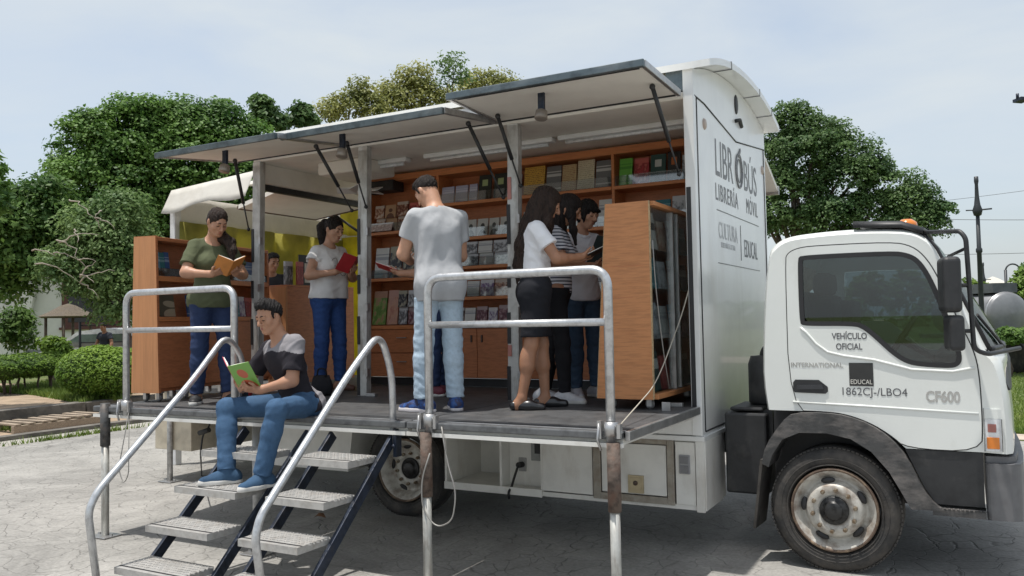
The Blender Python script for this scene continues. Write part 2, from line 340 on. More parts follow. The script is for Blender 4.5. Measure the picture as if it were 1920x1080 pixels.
flap(-4.86, -3.29, 4.99, 3.205, -4.42, [(-3.40, 0.35, -3.26, 2.68), (-4.66, 0.30, -4.66, 2.72)])
flap(-6.22, -4.80, 4.86, 3.185, -5.62, [(-4.93, 0.35, -4.82, 2.70), (-6.02, 0.25, -6.10, 2.62)])
# flap of the far side, seen past the front wall, and the one over the rear opening
far = obj('far_flap', MB().add([(-3.2, YF, 3.30), (-1.72, YF, 3.30), (-1.72, 9.0, 2.99), (-3.2, 9.0, 2.99), (-3.2, YF, 3.34), (-1.72, YF, 3.34), (-1.72, 9.0, 3.04), (-3.2, 9.0, 3.04)], [(0,3,2,1),(4,5,6,7),(0,1,5,4),(1,2,6,5),(2,3,7,6),(3,0,4,7)]), CEILW, TR)
obj('edge_trim', MB().box(-3.21, -1.71, 9.001, 9.04, 2.96, 3.05), ALU, far)
bx('hinge_beam', (-6.12, -6.062, YS+0.07, YF, 3.02, 3.09), BLACKP, TR, 0.006)
a0, a1, b0, b1 = Vector((-6.10, YS-0.05, 3.03)), Vector((-6.10, 8.2, 3.03)), PX(462, 393, -6.75), PX(592, 409, -7.35)
a0 = Vector((-6.10, 6.2, 3.03)); a1 = Vector((-6.10, 7.62, 3.03)); b0 = Vector((-6.9, 6.45, 2.955)); b1 = Vector((-6.9, 7.66, 2.955))
rf = MB(); up = Vector((0, 0, 0.045)); rf.add([a0, a1, b1, b0, a0+up, a1+up, b1+up, b0+up], [(0,3,2,1),(4,5,6,7),(0,1,5,4),(1,2,6,5),(2,3,7,6),(3,0,4,7)])
rfo = obj('rear_flap', rf, CEILW, TR)
et = MB(); et.tube([b0+up*0.3, b1+up*0.3, a1+up*0.3], 0.026, 6)
obj('edge_trim', et, pm('brown_trim', (0.13, 0.09, 0.06), 0.5), rfo)
strut(b1.lerp(a1, 0.4), (-6.06, 7.8, 2.6), rfo)

# --- fold-down decks
def deck(x0, x1, y0, y1, edge='y'):
    d = bx('deck_panel', (x0, x1, y0, y1, ZD-0.03, ZD), RUBBER, TR)
    bx('deck_frame', (x0+0.01, x1-0.01, y0+0.02, y1-0.005, ZD-0.075, ZD-0.031), PANELW, d)
    tr = MB(); tr.box(x0, x1, y0-0.03, y0+0.03, ZD-0.04, ZD+0.004)
    obj('edge_trim', tr, pm('deck_edge', (0.15, 0.155, 0.16), 0.45, 0.4, var=0.2, vs=14), d, 0.008)
    obj('edge_strip', MB().box(x0, x1, y0+0.04, y0+0.055, ZD+0.0005, ZD+0.006), ALU, d, 0.002)
    st = MB(); st.box(x0, x1, y0-0.028, y0+0.01, ZD-0.085, ZD-0.0605); obj('edge_strip', st, PANELW, d)
    ri = MB()
    for k in range(3): 
        yy = y0+0.08+k*0.05; ri.box(x0+0.01, x1-0.01, yy, yy+0.02, ZD, ZD+0.004)
    obj('tread_rib', ri, RUBBER, d); return d
deck(-3.19, -1.72, YP, YS-0.005)
bx('deck_side_trim', (-1.719, -1.69, YP+0.02, YS-0.03, ZD-0.05, ZD+0.004), ALU, TR, 0.004)
deck(-4.72, -3.20, YP, YS-0.005)
deck(-6.36, -4.73, YP, YS-0.005)
bx('rear_deck', (-7.85, -6.05, 6.15, YF, ZD-0.06, ZD-0.002), RUBBER, TR, 0.006)
for x in (-1.86, -3.10, -4.60, -6.2): bx('deck_hinge', (x-0.05, x+0.05, YS-0.07, YS-0.03, ZD+0.001, ZD+0.03), ALU, TR, 0.004)

# --- lower body: lockers
lk = MB()
lk.box(-3.88, fx, YS, 6.45, 0.31, 0.345); lk.box(-3.88, -3.86, YS, 6.45, 0.346, 0.80); lk.box(fx-0.025, fx, YS, 6.45, 0.346, 0.80)
lk.box(-3.859, fx-0.026, 6.40, 6.449, 0.346, 0.80); lk.box(-3.859, fx-0.026, YS+0.02, 6.399, 0.765, 0.80)
lk.box(-3.37, -3.35, YS+0.03, 6.399, 0.346, 0.764); lk.box(-2.985, -2.965, YS+0.004, 6.399, 0.346, 0.764)
locker = obj('locker_box', lk, PANELW, TR)
bx('locker_rail', (-3.88, -2.97, YS-0.014, YS-0.001, 0.30, 0.36), PANELW, locker, 0.003)
bx('corner_trim', (fx-0.05, fx+0.012, YS-0.014, YS-0.001, 0.30, 0.80), PANELW, locker, 0.003)
bx('locker_end', (fx+0.001, fx+0.02, YS, 6.3, 0.31, 0.80), PANELW, locker, 0.003)
bx('socket_panel', (-3.349, -2.986, YS+0.16, YS+0.18, 0.346, 0.764), PANELW, locker)
bb = bx('breaker_box', (-3.12, -2.99, YS+0.10, YS+0.159, 0.56, 0.75), pm('breaker_grey', (0.28, 0.29, 0.28), 0.5), locker, 0.005)
bx('breaker_switch', (-3.08, -3.03, YS+0.088, YS+0.099, 0.62, 0.70), SEAL, bb)
bx('wall_socket', (-3.26, -3.19, YS+0.148, YS+0.159, 0.46, 0.57), pm('socket_grey', (0.35, 0.35, 0.34), 0.45), locker, 0.004)
obj('locker_panel', MB().box(-2.96, -2.54, YS-0.008, YS+0.012, 0.355, 0.79), PANELW, locker, 0.003)
fr = MB(); fr.box(-2.53, -2.47, YS-0.02, YS+0.01, 0.335, 0.80); fr.box(-1.95, -1.90, YS-0.02, YS+0.01, 0.335, 0.80); fr.box(-2.469, -1.951, YS-0.02, YS+0.01, 0.335, 0.385); fr.box(-2.469, -1.951, YS-0.02, YS+0.01, 0.765, 0.80)
lf = obj('locker_frame', fr, dirt(pm('weathered_frame', (0.36, 0.33, 0.28), 0.6, 0.2), (0.18, 0.13, 0.09), 0.45, 0.75, 8), locker, 0.003)
ld = bx('locker_door', (-2.462, -1.958, YS-0.012, YS+0.008, 0.392, 0.758), PANELW, locker, 0.003)
lt = MB(); lt.box(-2.25, -2.13, YS-0.024, YS-0.0125, 0.40, 0.53); lt.box(-2.235, -2.145, YS-0.028, YS-0.0245, 0.43, 0.515)
obj('latch_plate', lt, [pm('latch_brass', (0.45, 0.38, 0.25), 0.4, 0.6)], ld, 0.003)
obj('latch_knob', MB().ell((-2.19, YS-0.032, 0.475), (0.018, 0.012, 0.018)), RUST, ld)
bx('locker_panel', (-1.89, -1.745, YS-0.008, YS+0.012, 0.345, 0.79), PANELW, locker, 0.003)
sw = bx('switch_plate', (-1.86, -1.78, YS-0.022, YS-0.0085, 0.565, 0.70), pm('switch_grey', (0.30, 0.30, 0.31), 0.45), locker, 0.005)
for z in (0.575, 0.64): bx('rocker_switch', (-1.85, -1.79, YS-0.028, YS-0.0225, z, z+0.05), pm('switch_dark', (0.2, 0.2, 0.21), 0.4), sw, 0.003)
# rear locker, with the slanted end towards the wheel, and the beam below the rear deck
rl = [(-6.03, 0.36), (-5.05, 0.36), (-4.93, 0.36), (-4.84, 0.98), (-6.03, 0.98)]
obj('rear_locker', MB().prism(rl, lambda u, v, d: (u, d, v), YS+0.02, YS+0.5), PANELW, TR, 0.004)
bx('wheel_valance', (-4.839, -3.881, YS+0.03, YS+0.06, 0.86, 0.97), PANELW, TR)
bx('rear_box', (-8.0, -7.42, 6.25, 8.0, 0.34, 0.975), dirt(pm('beige_box', (0.55, 0.49, 0.38), 0.6), (0.3, 0.24, 0.17), 0.5, 0.8, 4, amount=0.6), TR, 0.006)
ch = MB(); ch.box(-7.4, -0.3, 6.55, 6.63, 0.62, 0.86); ch.box(-7.4, -0.3, 7.42, 7.50, 0.62, 0.86); ch.box(-4.55, -4.25, 6.1, 7.9, 0.30, 0.45); ch.box(-0.95, -0.70, 6.1, 7.9, 0.30, 0.45)
for x in (-6.6, -5.4, -3.6, -2.4): ch.box(x-0.05, x+0.05, 5.9, 8.2, 0.86, 0.97)
obj('chassis', ch, BLACKP, TR)
bk = MB(); bk.box(-1.60, -1.30, 6.12, 6.75, 0.40, 0.98); bk.box(-1.57, -1.33, 6.16, 6.6, 0.99, 1.02)
obj('battery_box', bk, BLACKP, TR, 0.02)
bk = MB(); bk.lathe([(0.0, 0.0), (0.12, 0.0), (0.13, 0.02), (0.13, 0.30), (0.11, 0.36), (0.0, 0.37)], (-1.36, 6.45, 1.02), (0, 0, 1), 20); bk.tube(fillet([(-1.36, 6.45, 1.3), (-1.35, 6.45, 1.44), (-1.2, 6.5, 1.44)], 0.08), 0.05, 12)
obj('air_filter', bk, BLACKP, TR)
bx('rear_wall', (-1.36, -1.27, 6.2, 7.8, 0.7, 1.0), BLACKP, TR)

# --- wheels
def wheel(x, z, y, R, rr, dish):
    prof = [(rr, 0.25), (rr+0.02, 0.02), (rr+0.03, 0.0), (rr+0.06, -0.012), (R-0.06, -0.014), (R-0.035, -0.006), (R-0.018, 0.012), (R, 0.03), (R, 0.22), (R-0.02, 0.25), (rr, 0.26)]
    t = MB().lathe(prof, (x, y, z), (0, 1, 0), 56)
    for k in range(90):                                       # shoulder sipes
        a = 2*math.pi*k/90; c = Vector((x+math.cos(a)*(R-0.006), y+0.03, z+math.sin(a)*(R-0.006)))
        t.obox(c, Vector((math.cos(a), 0, math.sin(a)))*0.005, (0, 0.018, 0), Vector((-math.sin(a), 0, math.cos(a)))*0.010)
    for r in (R-0.075, R-0.115): t.lathe([(r-0.004, -0.0135), (r, -0.018), (r+0.004, -0.0135)], (x, y, z), (0, 1, 0), 56)
    w = obj('wheel', t, TYRE, TR)
    d = dish
    r = MB().lathe([(rr+0.004, 0.012), (rr+0.006, -0.008), (rr-0.012, -0.004), (rr-0.03, 0.02), (rr-0.045, 0.035), (rr-0.06, 0.06+d*0.4), (rr-0.075, 0.05+d*0.5), (rr*0.66, 0.005+d), (rr*0.60, -0.012+d), (rr*0.42, -0.014+d), (rr*0.36, 0.0+d), (0.0, 0.0+d)], (x, y, z), (0, 1, 0), 56)
    obj('rim', r, RIM, w)
    obj('rim_flange', MB().lathe([(rr+0.012, 0.014), (rr+0.010, -0.014), (rr-0.004, -0.012), (rr-0.010, 0.004), (rr-0.028, 0.024)], (x, y, z), (0, 1, 0), 56), dirt(pm('rusty_flange', (0.30, 0.22, 0.15), 0.7, 0.2, var=0.2, vs=20), (0.11, 0.075, 0.055), 0.4, 0.65, 12), w)
    for k in range(5):
        a = 2*math.pi*k/5+0.5; ra = rr*0.735; c = Vector((x+math.cos(a)*ra, y+0.022+d*0.82, z+math.sin(a)*ra)); 
        R3 = Matrix.Rotation(-a, 3, 'Y'); obj('hand_hole', MB().ell(c, (0.022, 0.016, 0.046), 12, 8, R3), SEAL, w)
    NUT = dirt(pm('nut_steel', (0.40, 0.36, 0.28), 0.5, 0.5), (0.15, 0.1, 0.06), 0.4, 0.7, 40)
    for k in range(10):
        a = 2*math.pi*k/10+0.2; c = Vector((x+math.cos(a)*rr*0.515, y-0.014+d, z+math.sin(a)*rr*0.515)); obj('lug_nut', MB().lathe([(0.015, 0), (0.015, -0.02), (0.009, -0.022), (0.009, -0.034), (0, -0.034)], c, (0, 1, 0), 6, False), NUT, w)
    hu = MB().lathe([(rr*0.35, d+0.0), (rr*0.35, d-0.018), (rr*0.33, d-0.022), (rr*0.23, d-0.02), (rr*0.22, d-0.038), (rr*0.19, d-0.044), (0, d-0.04)], (x, y, z), (0, 1, 0), 28)
    obj('hub', hu, pm('greasy_hub', (0.045, 0.045, 0.045), 0.35, 0.5, var=0.3, vs=30), w)
wheel(-0.82, 0.40, 5.835, 0.41, 0.262, 0.0)
wheel(-4.37, 0.40, 5.95, 0.41, 0.262, 0.10)
wheel(-0.82, 0.40, 7.9, 0.41, 0.262, 0.0)
wheel(-4.37, 0.40, 7.8, 0.41, 0.262, 0.10)

# --- cab
CP = [(-1.24, 1.04), (-1.262, 1.3), (-1.235, 1.8), (-1.20, 2.08), (-1.165, 2.155), (-1.09, 2.205), (-0.95, 2.228), (-0.65, 2.238), (-0.36, 2.22), (-0.24, 2.175), (-0.17, 2.08), (-0.08, 1.86), (0.0, 1.66), (0.085, 1.45), (0.15, 1.36), (0.185, 1.2), (0.20, 1.02), (0.20, 0.82)]
def smooth(a, b, x): t = min(1, max(0, (x-a)/(b-a))); return t*t*(3-2*t)
def catmull(P, k):
    out = []
    for i in range(len(P)-1):
        a, b, c, d = [Vector(P[min(max(j, 0), len(P)-1)]+(0,)) for j in (i-1, i, i+1, i+2)]
        for t in [j/k for j in range(k)]: q = 0.5*(2*b+(c-a)*t+(2*a-5*b+4*c-d)*t*t+(3*b-a-3*c+d)*t**3); out.append((q.x, q.y))
    return out+[tuple(P[-1])]
CP2 = catmull(CP, 3)
def chaikin(P, it=2):
    for _ in range(it): P = [(a[0]*(1-t)+b[0]*t, a[1]*(1-t)+b[1]*t) for a, b in zip(P, P[1:]+P[:1]) for t in (0.25, 0.75)]
    return P
def cab_pt(i, u, off=0.0, pts=None):
    x, z = (pts or CP)[i]; w = smooth(-0.35, 0.15, x); e = max(0.0, (abs(u)-0.955)/0.045)
    x2 = x+w*(0.045+0.085*smooth(1.25, 1.5, z))*(1-abs(u)**2.2)-w*0.03*e+(1-smooth(-1.2, -1.0, x))*0.02*e
    z2 = z-0.03*e*smooth(2.0, 2.2, z)+0.03*(1-u*u)*smooth(2.0, 2.2, z)
    return Vector((x2+off*w, 6.98+1.13*u, z2+off*(1-w)))
US = [-1, -0.985, -0.955, -0.85, -0.6, -0.3, 0, 0.3, 0.6, 0.85, 0.955, 0.985, 1]
sh = MB(); n = len(CP2); vs = [cab_pt(i, u, 0.0, CP2) for u in US for i in range(n)]; fs = []
for a in range(len(US)-1):
    for i in range(n-1):
        if 27 <= i <= 38 and 2 <= a <= 9: continue              # windscreen opening
        if 6 <= i <= 8 and 3 <= a <= 8: continue               # rear window
        fs.append((a*n+i, a*n+i+1, (a+1)*n+i+1, (a+1)*n+i))
sh.add(vs, fs, True)
WIN = [(-0.985, 2.055), (-0.97, 2.07), (-0.42, 2.068), (-0.33, 2.05), (-0.27, 2.01), (-0.21, 1.90), (-0.14, 1.70), (-0.075, 1.48), (-0.06, 1.40), (-0.075, 1.362), (-0.12, 1.35), (-0.30, 1.362), (-0.37, 1.385), (-0.44, 1.44), (-0.53, 1.535), (-0.60, 1.60), (-0.66, 1.622), (-0.97, 1.625), (-0.985, 1.64)]; WIN = chaikin(WIN)
ARCH = [(0.04, 0.825), (-0.38, 0.825), (-0.46, 0.90), (-0.58, 0.975), (-0.72, 1.025), (-0.85, 1.04)]
def holed(outer, inner, y0, y1):
    """flat panel in the XZ plane with an opening, y0 outer face to y1"""
    bm = bmesh.new(); loops = []
    for P in (outer, inner):
        vv = [bm.verts.new((x, y0, z)) for x, z in P]; ee = [bm.edges.new((vv[i], vv[(i+1) % len(vv)])) for i in range(len(vv))]; loops.append((vv, ee))
    bmesh.ops.triangle_fill(bm, use_beauty=True, use_dissolve=False, edges=loops[0][1]+loops[1][1])
    bmesh.ops.recalc_face_normals(bm, faces=bm.faces)
    m = MB(); bm.verts.index_update(); co = [v.co.copy() for v in bm.verts]; tri = [[v.index for v in f.verts] for f in bm.faces]; bm.free()
    m.add(co, tri); m.add([(c.x, y1, c.z) for c in co], [t[::-1] for t in tri])
    k = 0
    for P in (outer, inner):
        q = len(P); m.add([(x, y0, z) for x, z in P]+[(x, y1, z) for x, z in P], [(i, (i+1) % q, q+(i+1) % q, q+i) for i in range(q)]); k += q
    return m
side = [(cab_pt(i, -1, 0.0, CP2).x, cab_pt(i, -1, 0.0, CP2).z) for i in range(n)]+ARCH
h = holed(side, WIN, 5.85, 5.852); sh.add(h.v, h.f)
h = holed(side, WIN, 8.11, 8.108); sh.add(h.v, h.f)
cab = obj('cab', sh, CABW, TR)
def off_poly(P, d):
    P = [Vector((x, z, 0)) for x, z in P]; m = len(P); out = []
    ar = sum(P[i].x*P[(i+1) % m].y-P[(i+1) % m].x*P[i].y for i in range(m)); sg = 1 if ar > 0 else -1
    for i in range(m):
        a = (P[i]-P[i-1]).normalized(); b = (P[(i+1) % m]-P[i]).normalized(); nn = (Vector((a.y, -a.x, 0))+Vector((b.y, -b.x, 0))).normalized()*sg
        out.append((P[i].x+nn.x*d, P[i].y+nn.y*d))
    return out
DOOR = [(-1.08, 1.045), (-1.08, 2.06), (-1.06, 2.105), (-1.0, 2.132), (-0.90, 2.142), (-0.42, 2.138), (-0.30, 2.105), (-0.22, 2.02), (-0.15, 1.87), (-0.07, 1.65), (0.015, 1.45), (0.04, 1.3), (0.046, 1.0), (0.035, 0.83), (-0.38, 0.83), (-0.46, 0.905), (-0.58, 0.98), (-0.72, 1.03), (-0.85, 1.045)]; DOOR = chaikin(DOOR)
obj('door_gap', holed(off_poly(DOOR, 0.007), off_poly(WIN, 0.02), 5.8485, 5.8495), SEAL, cab)
door = obj('door', holed(DOOR, off_poly(WIN, 0.016), 5.842, 5.848), CABW, TR)
obj('window_frame', holed(off_poly(WIN, 0.016), off_poly(WIN, -0.014), 5.839, 5.85), SEAL, door)
obj('window_pane', MB().prism(off_poly(WIN, -0.012), lambda u, v, d: (u, d, v), 5.848, 5.851), GLASSD, door)
obj('far_window_pane', MB().prism(off_poly(WIN, -0.002), lambda u, v, d: (u, d, v), 8.112, 8.115), GLASSD, cab)
rdg = MB(); rdg.tube([(-0.995, 5.842, 1.60), (-0.96, 5.842, 1.565), (-0.90, 5.842, 1.49), (-0.83, 5.842, 1.435), (-0.73, 5.842, 1.41), (-0.55, 5.842, 1.385), (-0.40, 5.842, 1.345), (-0.33, 5.842, 1.325), (-0.1, 5.842, 1.315), (0.02, 5.842, 1.34)], 0.009, 8)
obj('pressed_crease', rdg, CABW, door); rdg = MB(); rdg.tube([(-1.06, 5.843, 1.10), (-0.6, 5.843, 1.085), (0.03, 5.843, 1.06)], 0.008, 8)
obj('pressed_crease', rdg, CABW, door)
hd = MB().prism([(-1.045, 1.165), (-1.055, 1.18), (-1.055, 1.23), (-1.04, 1.25), (-0.89, 1.25), (-0.835, 1.205), (-0.835, 1.175), (-0.85, 1.16)], lambda u, v, d: (u, d, v), 5.836, 5.845)
hdo = obj('handle', hd, BLACKP, door, 0.003)
obj('handle_grip', MB().prism([(-1.03, 1.185), (-1.03, 1.215), (-0.87, 1.22), (-0.86, 1.19)], lambda u, v, d: (u, d, v), 5.826, 5.837), pm('grip_black', (0.04, 0.042, 0.048), 0.3), door, 0.004)
ws = MB(); rows = [9, 10, 11, 12, 13]; uu = US[2:11]; r2 = list(range(27, 40))
ws.add([cab_pt(i, u, 0.004, CP2) for u in uu for i in r2], [(a*13+i, a*13+i+1, (a+1)*13+i+1, (a+1)*13+i) for a in range(len(uu)-1) for i in range(12)], True)
obj('windscreen', ws, GLASSW, cab)
wsf = MB().tube([cab_pt(i, -0.955, 0.008) for i in rows], 0.014, 6); wsf.tube([cab_pt(13, u, 0.008) for u in uu], 0.018, 6)
obj('windscreen_seal', wsf, SEAL, cab)
sv = MB(); sv.add([cab_pt(i, u, 0.03) for u in US[1:12] for i in (7, 8, 9)]+[cab_pt(i, u, 0.055) for u in US[1:12] for i in (7, 8, 9)],
    [(a*3+i, a*3+i+1, (a+1)*3+i+1, (a+1)*3+i) for a in range(10) for i in range(2)]+[(33+a*3+i, 33+(a+1)*3+i, 33+(a+1)*3+i+1, 33+a*3+i+1) for a in range(10) for i in range(2)]+[(a*3+2, 33+a*3+2, 33+(a+1)*3+2, (a+1)*3+2) for a in range(10)]+[(a*3, (a+1)*3, 33+(a+1)*3, 33+a*3) for a in range(10)]+[(0, 33, 34, 1), (1, 34, 35, 2)], True)
obj('sun_visor', sv, BLACKP, cab)
obj('beacon', MB().lathe([(0.0, 0.07), (0.035, 0.066), (0.065, 0.042), (0.072, 0.0), (0, 0)], (-0.36, 6.45, 2.275), (0, 0, 1), 20), ORANGE, cab)
cw = MB(); 
q = [cab_pt(13, -0.975, 0.014), cab_pt(13, -0.2, 0.014), cab_pt(14, -0.2, 0.014), cab_pt(15, -0.70, 0.014), cab_pt(15, -0.93, 0.014)]
cw.add(q+[p-Vector((0.012, 0, 0)) for p in q], [(0, 1, 2, 3, 4), (9, 8, 7, 6, 5), (0, 5, 6, 1), (1, 6, 7, 2), (2, 7, 8, 3), (3, 8, 9, 4), (4, 9, 5, 0)])
obj('wiper_cowl', cw, BLACKP, cab)
obj('wiper', MB().tube([cab_pt(13, -0.5, 0.02), cab_pt(12, -0.85, 0.02)], 0.009, 6), SEAL, cab)
# interior
it = MB(); it.box(-1.15, -0.98, 6.05, 7.9, 1.10, 1.85); it.box(-1.0, -0.55, 6.05, 6.6, 1.05, 1.25); it.box(-1.0, -0.82, 6.1, 6.55, 1.25, 1.80); it.box(-0.97, -0.83, 6.2, 6.45, 1.82, 1.98); it.box(-1.0, -0.82, 7.3, 7.8, 1.2, 1.80)
obj('seat', it, pm('seat_cloth', (0.05, 0.05, 0.055), 0.9), cab, 0.04)
obj('dashboard', MB().box(-0.22, 0.1, 5.95, 8.0, 1.15, 1.42), pm('dash_grey', (0.06, 0.06, 0.065), 0.6), cab, 0.05)
sw_ = MB(); ring = [Vector((-0.42+0.06*math.sin(a)*1.6, 6.35+0.2*math.cos(a), 1.50+0.15*math.sin(a))) for a in [2*math.pi*k/20 for k in range(21)]]; sw_.tube(ring, 0.014, 8); sw_.tube([(-0.42, 6.35, 1.50), (-0.2, 6.35, 1.36)], 0.02, 8)
obj('steering_wheel', sw_, SEAL, cab)
obj('cab_floor', MB().box(-1.2, 0.15, 5.9, 8.05, 1.03, 1.05), BLACKP, cab)
# fender, valance, step, bumper
FO = [(-1.27, 0.68), (-1.245, 0.80), (-1.13, 0.97), (-1.06, 1.03), (-0.85, 1.038), (-0.72, 1.023), (-0.58, 0.973), (-0.46, 0.89), (-0.37, 0.77), (-0.29, 0.58), (-0.22, 0.485), (-0.16, 0.46)]
FO = chaikin([FO[0]]+FO+[FO[-1]], 1)[1:-2]; FI = [(-0.36, 0.455), (-0.42, 0.57), (-0.48, 0.68), (-0.58, 0.80), (-0.70, 0.875), (-0.85, 0.905), (-1.02, 0.90), (-1.13, 0.85), (-1.20, 0.74), (-1.225, 0.66)]
fd = obj('fender', MB().prism(FO+FI, lambda u, v, d: (u, d, v), 5.795, 6.12), FENDER, TR, 0.018)
bx('wheel_well', (-1.25, -0.3, 6.14, 6.17, 0.42, 1.03), SEAL, fd)
obj('mud_flap', MB().add([(-1.29, 5.84, 0.70), (-1.27, 6.1, 0.70), (-1.33, 6.1, 0.23), (-1.35, 5.84, 0.23), (-1.27, 5.83, 0.70), (-1.25, 6.1, 0.70), (-1.315, 6.1, 0.23), (-1.33, 5.83, 0.23)], [(0,1,2,3),(7,6,5,4),(0,4,5,1),(1,5,6,2),(2,6,7,3),(3,7,4,0)]), pm('flap_rubber', (0.06, 0.055, 0.05), 0.8, var=0.3), fd)
bxs = MB().prism([(-0.385, 0.82), (0.045, 0.82), (0.045, 0.49), (-0.22, 0.49), (-0.28, 0.58), (-0.35, 0.74)], lambda u, v, d: (u, d, v), 5.852, 5.90)
obj('front_valance', bxs, BLACKP, TR, 0.006)
stp = MB(); stp.box(-0.24, 0.05, 5.80, 5.95, 0.43, 0.47)
for k in range(12): stp.ell((-0.22+k*0.024, 5.80, 0.474), (0.008, 0.006, 0.008), 6, 4)
obj('step', stp, FENDER, TR)
obj('bumper', MB().prism([(0.055, 5.835), (0.19, 5.84), (0.24, 5.88), (0.262, 6.0), (0.278, 6.4), (0.285, 6.98), (0.278, 7.5), (0.262, 7.95), (0.19, 8.12), (0.055, 8.12)], lambda u, v, d: (u, v, d), 0.42, 0.76), BUMPER, TR, 0.035, seg=4)
obj('bumper_top', MB().prism([(0.055, 5.87), (0.18, 5.88), (0.22, 5.95), (0.24, 6.15), (0.25, 6.98), (0.24, 7.8), (0.18, 8.08), (0.055, 8.08)], lambda u, v, d: (u, v, d), 0.762, 0.80), BUMPER, TR, 0.01)
def light_side(name, x0, x1, z0, z1, e, mat, par, b=0.006):          # wraps the cab corner
    pts = [(x0, 5.846-e), (x1-0.05, 5.843-e), (x1-0.005, 5.862-e*0.6), (x1+0.012+e, 5.93), (x1+0.012+e, 6.05), (x0, 6.05)]
    return obj(name, MB().prism(pts, lambda u, v, d: (u, v, d), z0, z1), mat, par, b)
hl = light_side('headlight', 0.058, 0.175, 0.835, 1.03, 0.004, LAMPW, TR)
light_side('headlight_frame', 0.055, 0.18, 1.032, 1.09, 0.002, CABW, hl)
bx('indicator', (0.068, 0.135, 5.834, 5.8405, 0.85, 0.92), ORANGE, hl, 0.003)
bx('reflector', (0.075, 0.12, 5.834, 5.8405, 0.95, 1.0), LAMPR, hl, 0.003)
bx('headlight_gap', (0.148, 0.152, 5.832, 5.842, 0.835, 1.03), SEAL, hl); bx('headlight_gap', (0.054, 0.057, 5.836, 5.84, 0.83, 1.095), SEAL, hl)
# mirrors on their tube
ma = MB().tube(fillet([(-0.26, 5.95, 2.20), (-0.03, 5.62, 2.165), (0.0, 5.60, 2.12), (0.015, 5.60, 1.62), (0.02, 5.60, 1.46), (0.09, 5.66, 1.43), (0.27, 6.1, 1.45)], 0.06), 0.014, 10)
ma.tube([(0.0, 5.60, 1.84), (-0.08, 5.60, 1.84)], 0.012, 8); ma.tube([(0.015, 5.60, 1.57), (-0.07, 5.60, 1.57)], 0.012, 8); ma.tube([(0.0, 5.60, 2.06), (-0.1, 5.85, 2.03)], 0.010, 8)
mir = obj('mirror_arm', ma, BLACKP, TR)
obj('mirror', MB().obox((-0.095, 5.58, 1.845), (0.05, 0.012, 0), (-0.02, 0.10, 0), (0, 0, 0.165)), BLACKP, mir, 0.03, seg=4)
obj('mirror', MB().obox((-0.08, 5.58, 1.56), (0.042, 0.012, 0), (-0.02, 0.09, 0), (0, 0, 0.105)), BLACKP, mir, 0.026, seg=4)

# --- writing on the truck
fy = lambda y, z: (fx+0.002, y, z)
UP = (0, 0, 1)
lettering('LIBR', fy(6.42, 2.79), (0, 1, 0), 0.42, INKG, front, 0.55)
lettering('BÚS', fy(7.36, 2.79), (0, 1, 0), 0.385, INKG, front, 0.49)
og = MB()
for k in range(2):
    rr = 0.125-0.045*k; ring = [Vector((fx+0.006, 7.17+0.9*rr*math.cos(a), 2.93+(rr+0.02)*math.sin(a))) for a in [2*math.pi*j/28 for j in range(29)]]; og.tube(ring, 0.008 if k == 0 else 0.005, 6)
og.obox((fx+0.006, 7.20, 3.09), (0.004, 0, 0), (0, 0.035, 0.035), (0, -0.01, 0.01))
obj('lettering', og, INKG, front)
lettering('LIBRERÍA', fy(6.40, 2.595), (0, 1, 0), 0.19, INKG, front, 0.72, 0.001, 1.15)
lettering('MÓVIL', fy(7.42, 2.595), (0, 1, 0), 0.19, INKG, front, 0.44, 0.0, 1.15)
for b_ in ((6.42, 7.88, 2.515, 2.521), (6.42, 7.88, 2.10, 2.105), (7.17, 7.176, 2.16, 2.46)): bx('lettering_rule', (fx, fx+0.004, *b_), INKG, front)
FAINT = pm('faint_lettering', (0.52, 0.53, 0.54), 0.5)
lettering('CULTURA', fy(6.46, 2.30), (0, 1, 0), 0.19, FAINT, front, 0.60)
lettering('SECRETARÍA DE CULTURA', fy(6.52, 2.23), (0, 1, 0), 0.06, FAINT, front, 0.45)
lettering('EDUCAL', fy(7.30, 2.20), (0, 1, 0), 0.22, INKG, front, 0.50)
dy = lambda x, z: (x, 5.8405, z)
lettering('VEHÍCULO', dy(-0.80, 1.52), (1, 0, 0), 0.058, INKD, door, 0.215, 0.001)
lettering('OFICIAL', dy(-0.775, 1.452), (1, 0, 0), 0.058, INKD, door, 0.16, 0.001)
lettering('INTERNATIONAL', dy(-1.065, 1.335), (1, 0, 0), 0.042, CHROME, door, 0.33, 0.001)
lg = bx('logo_plate', (-0.70, -0.555, 5.8385, 5.8412, 1.215, 1.365), pm('logo_black', (0.035, 0.035, 0.035), 0.4), door)
lettering('EDUCAL', (-0.692, 5.838, 1.228), (1, 0, 0), 0.042, PAPER, lg, 0.13)
lettering('1862CJ-/LBO4', dy(-0.745, 1.155), (1, 0, 0), 0.072, INKD, door, 0.385)
lettering('CF600', dy(-0.255, 1.125), (1, 0, 0), 0.095, CHROME, door, 0.19, 0.003)
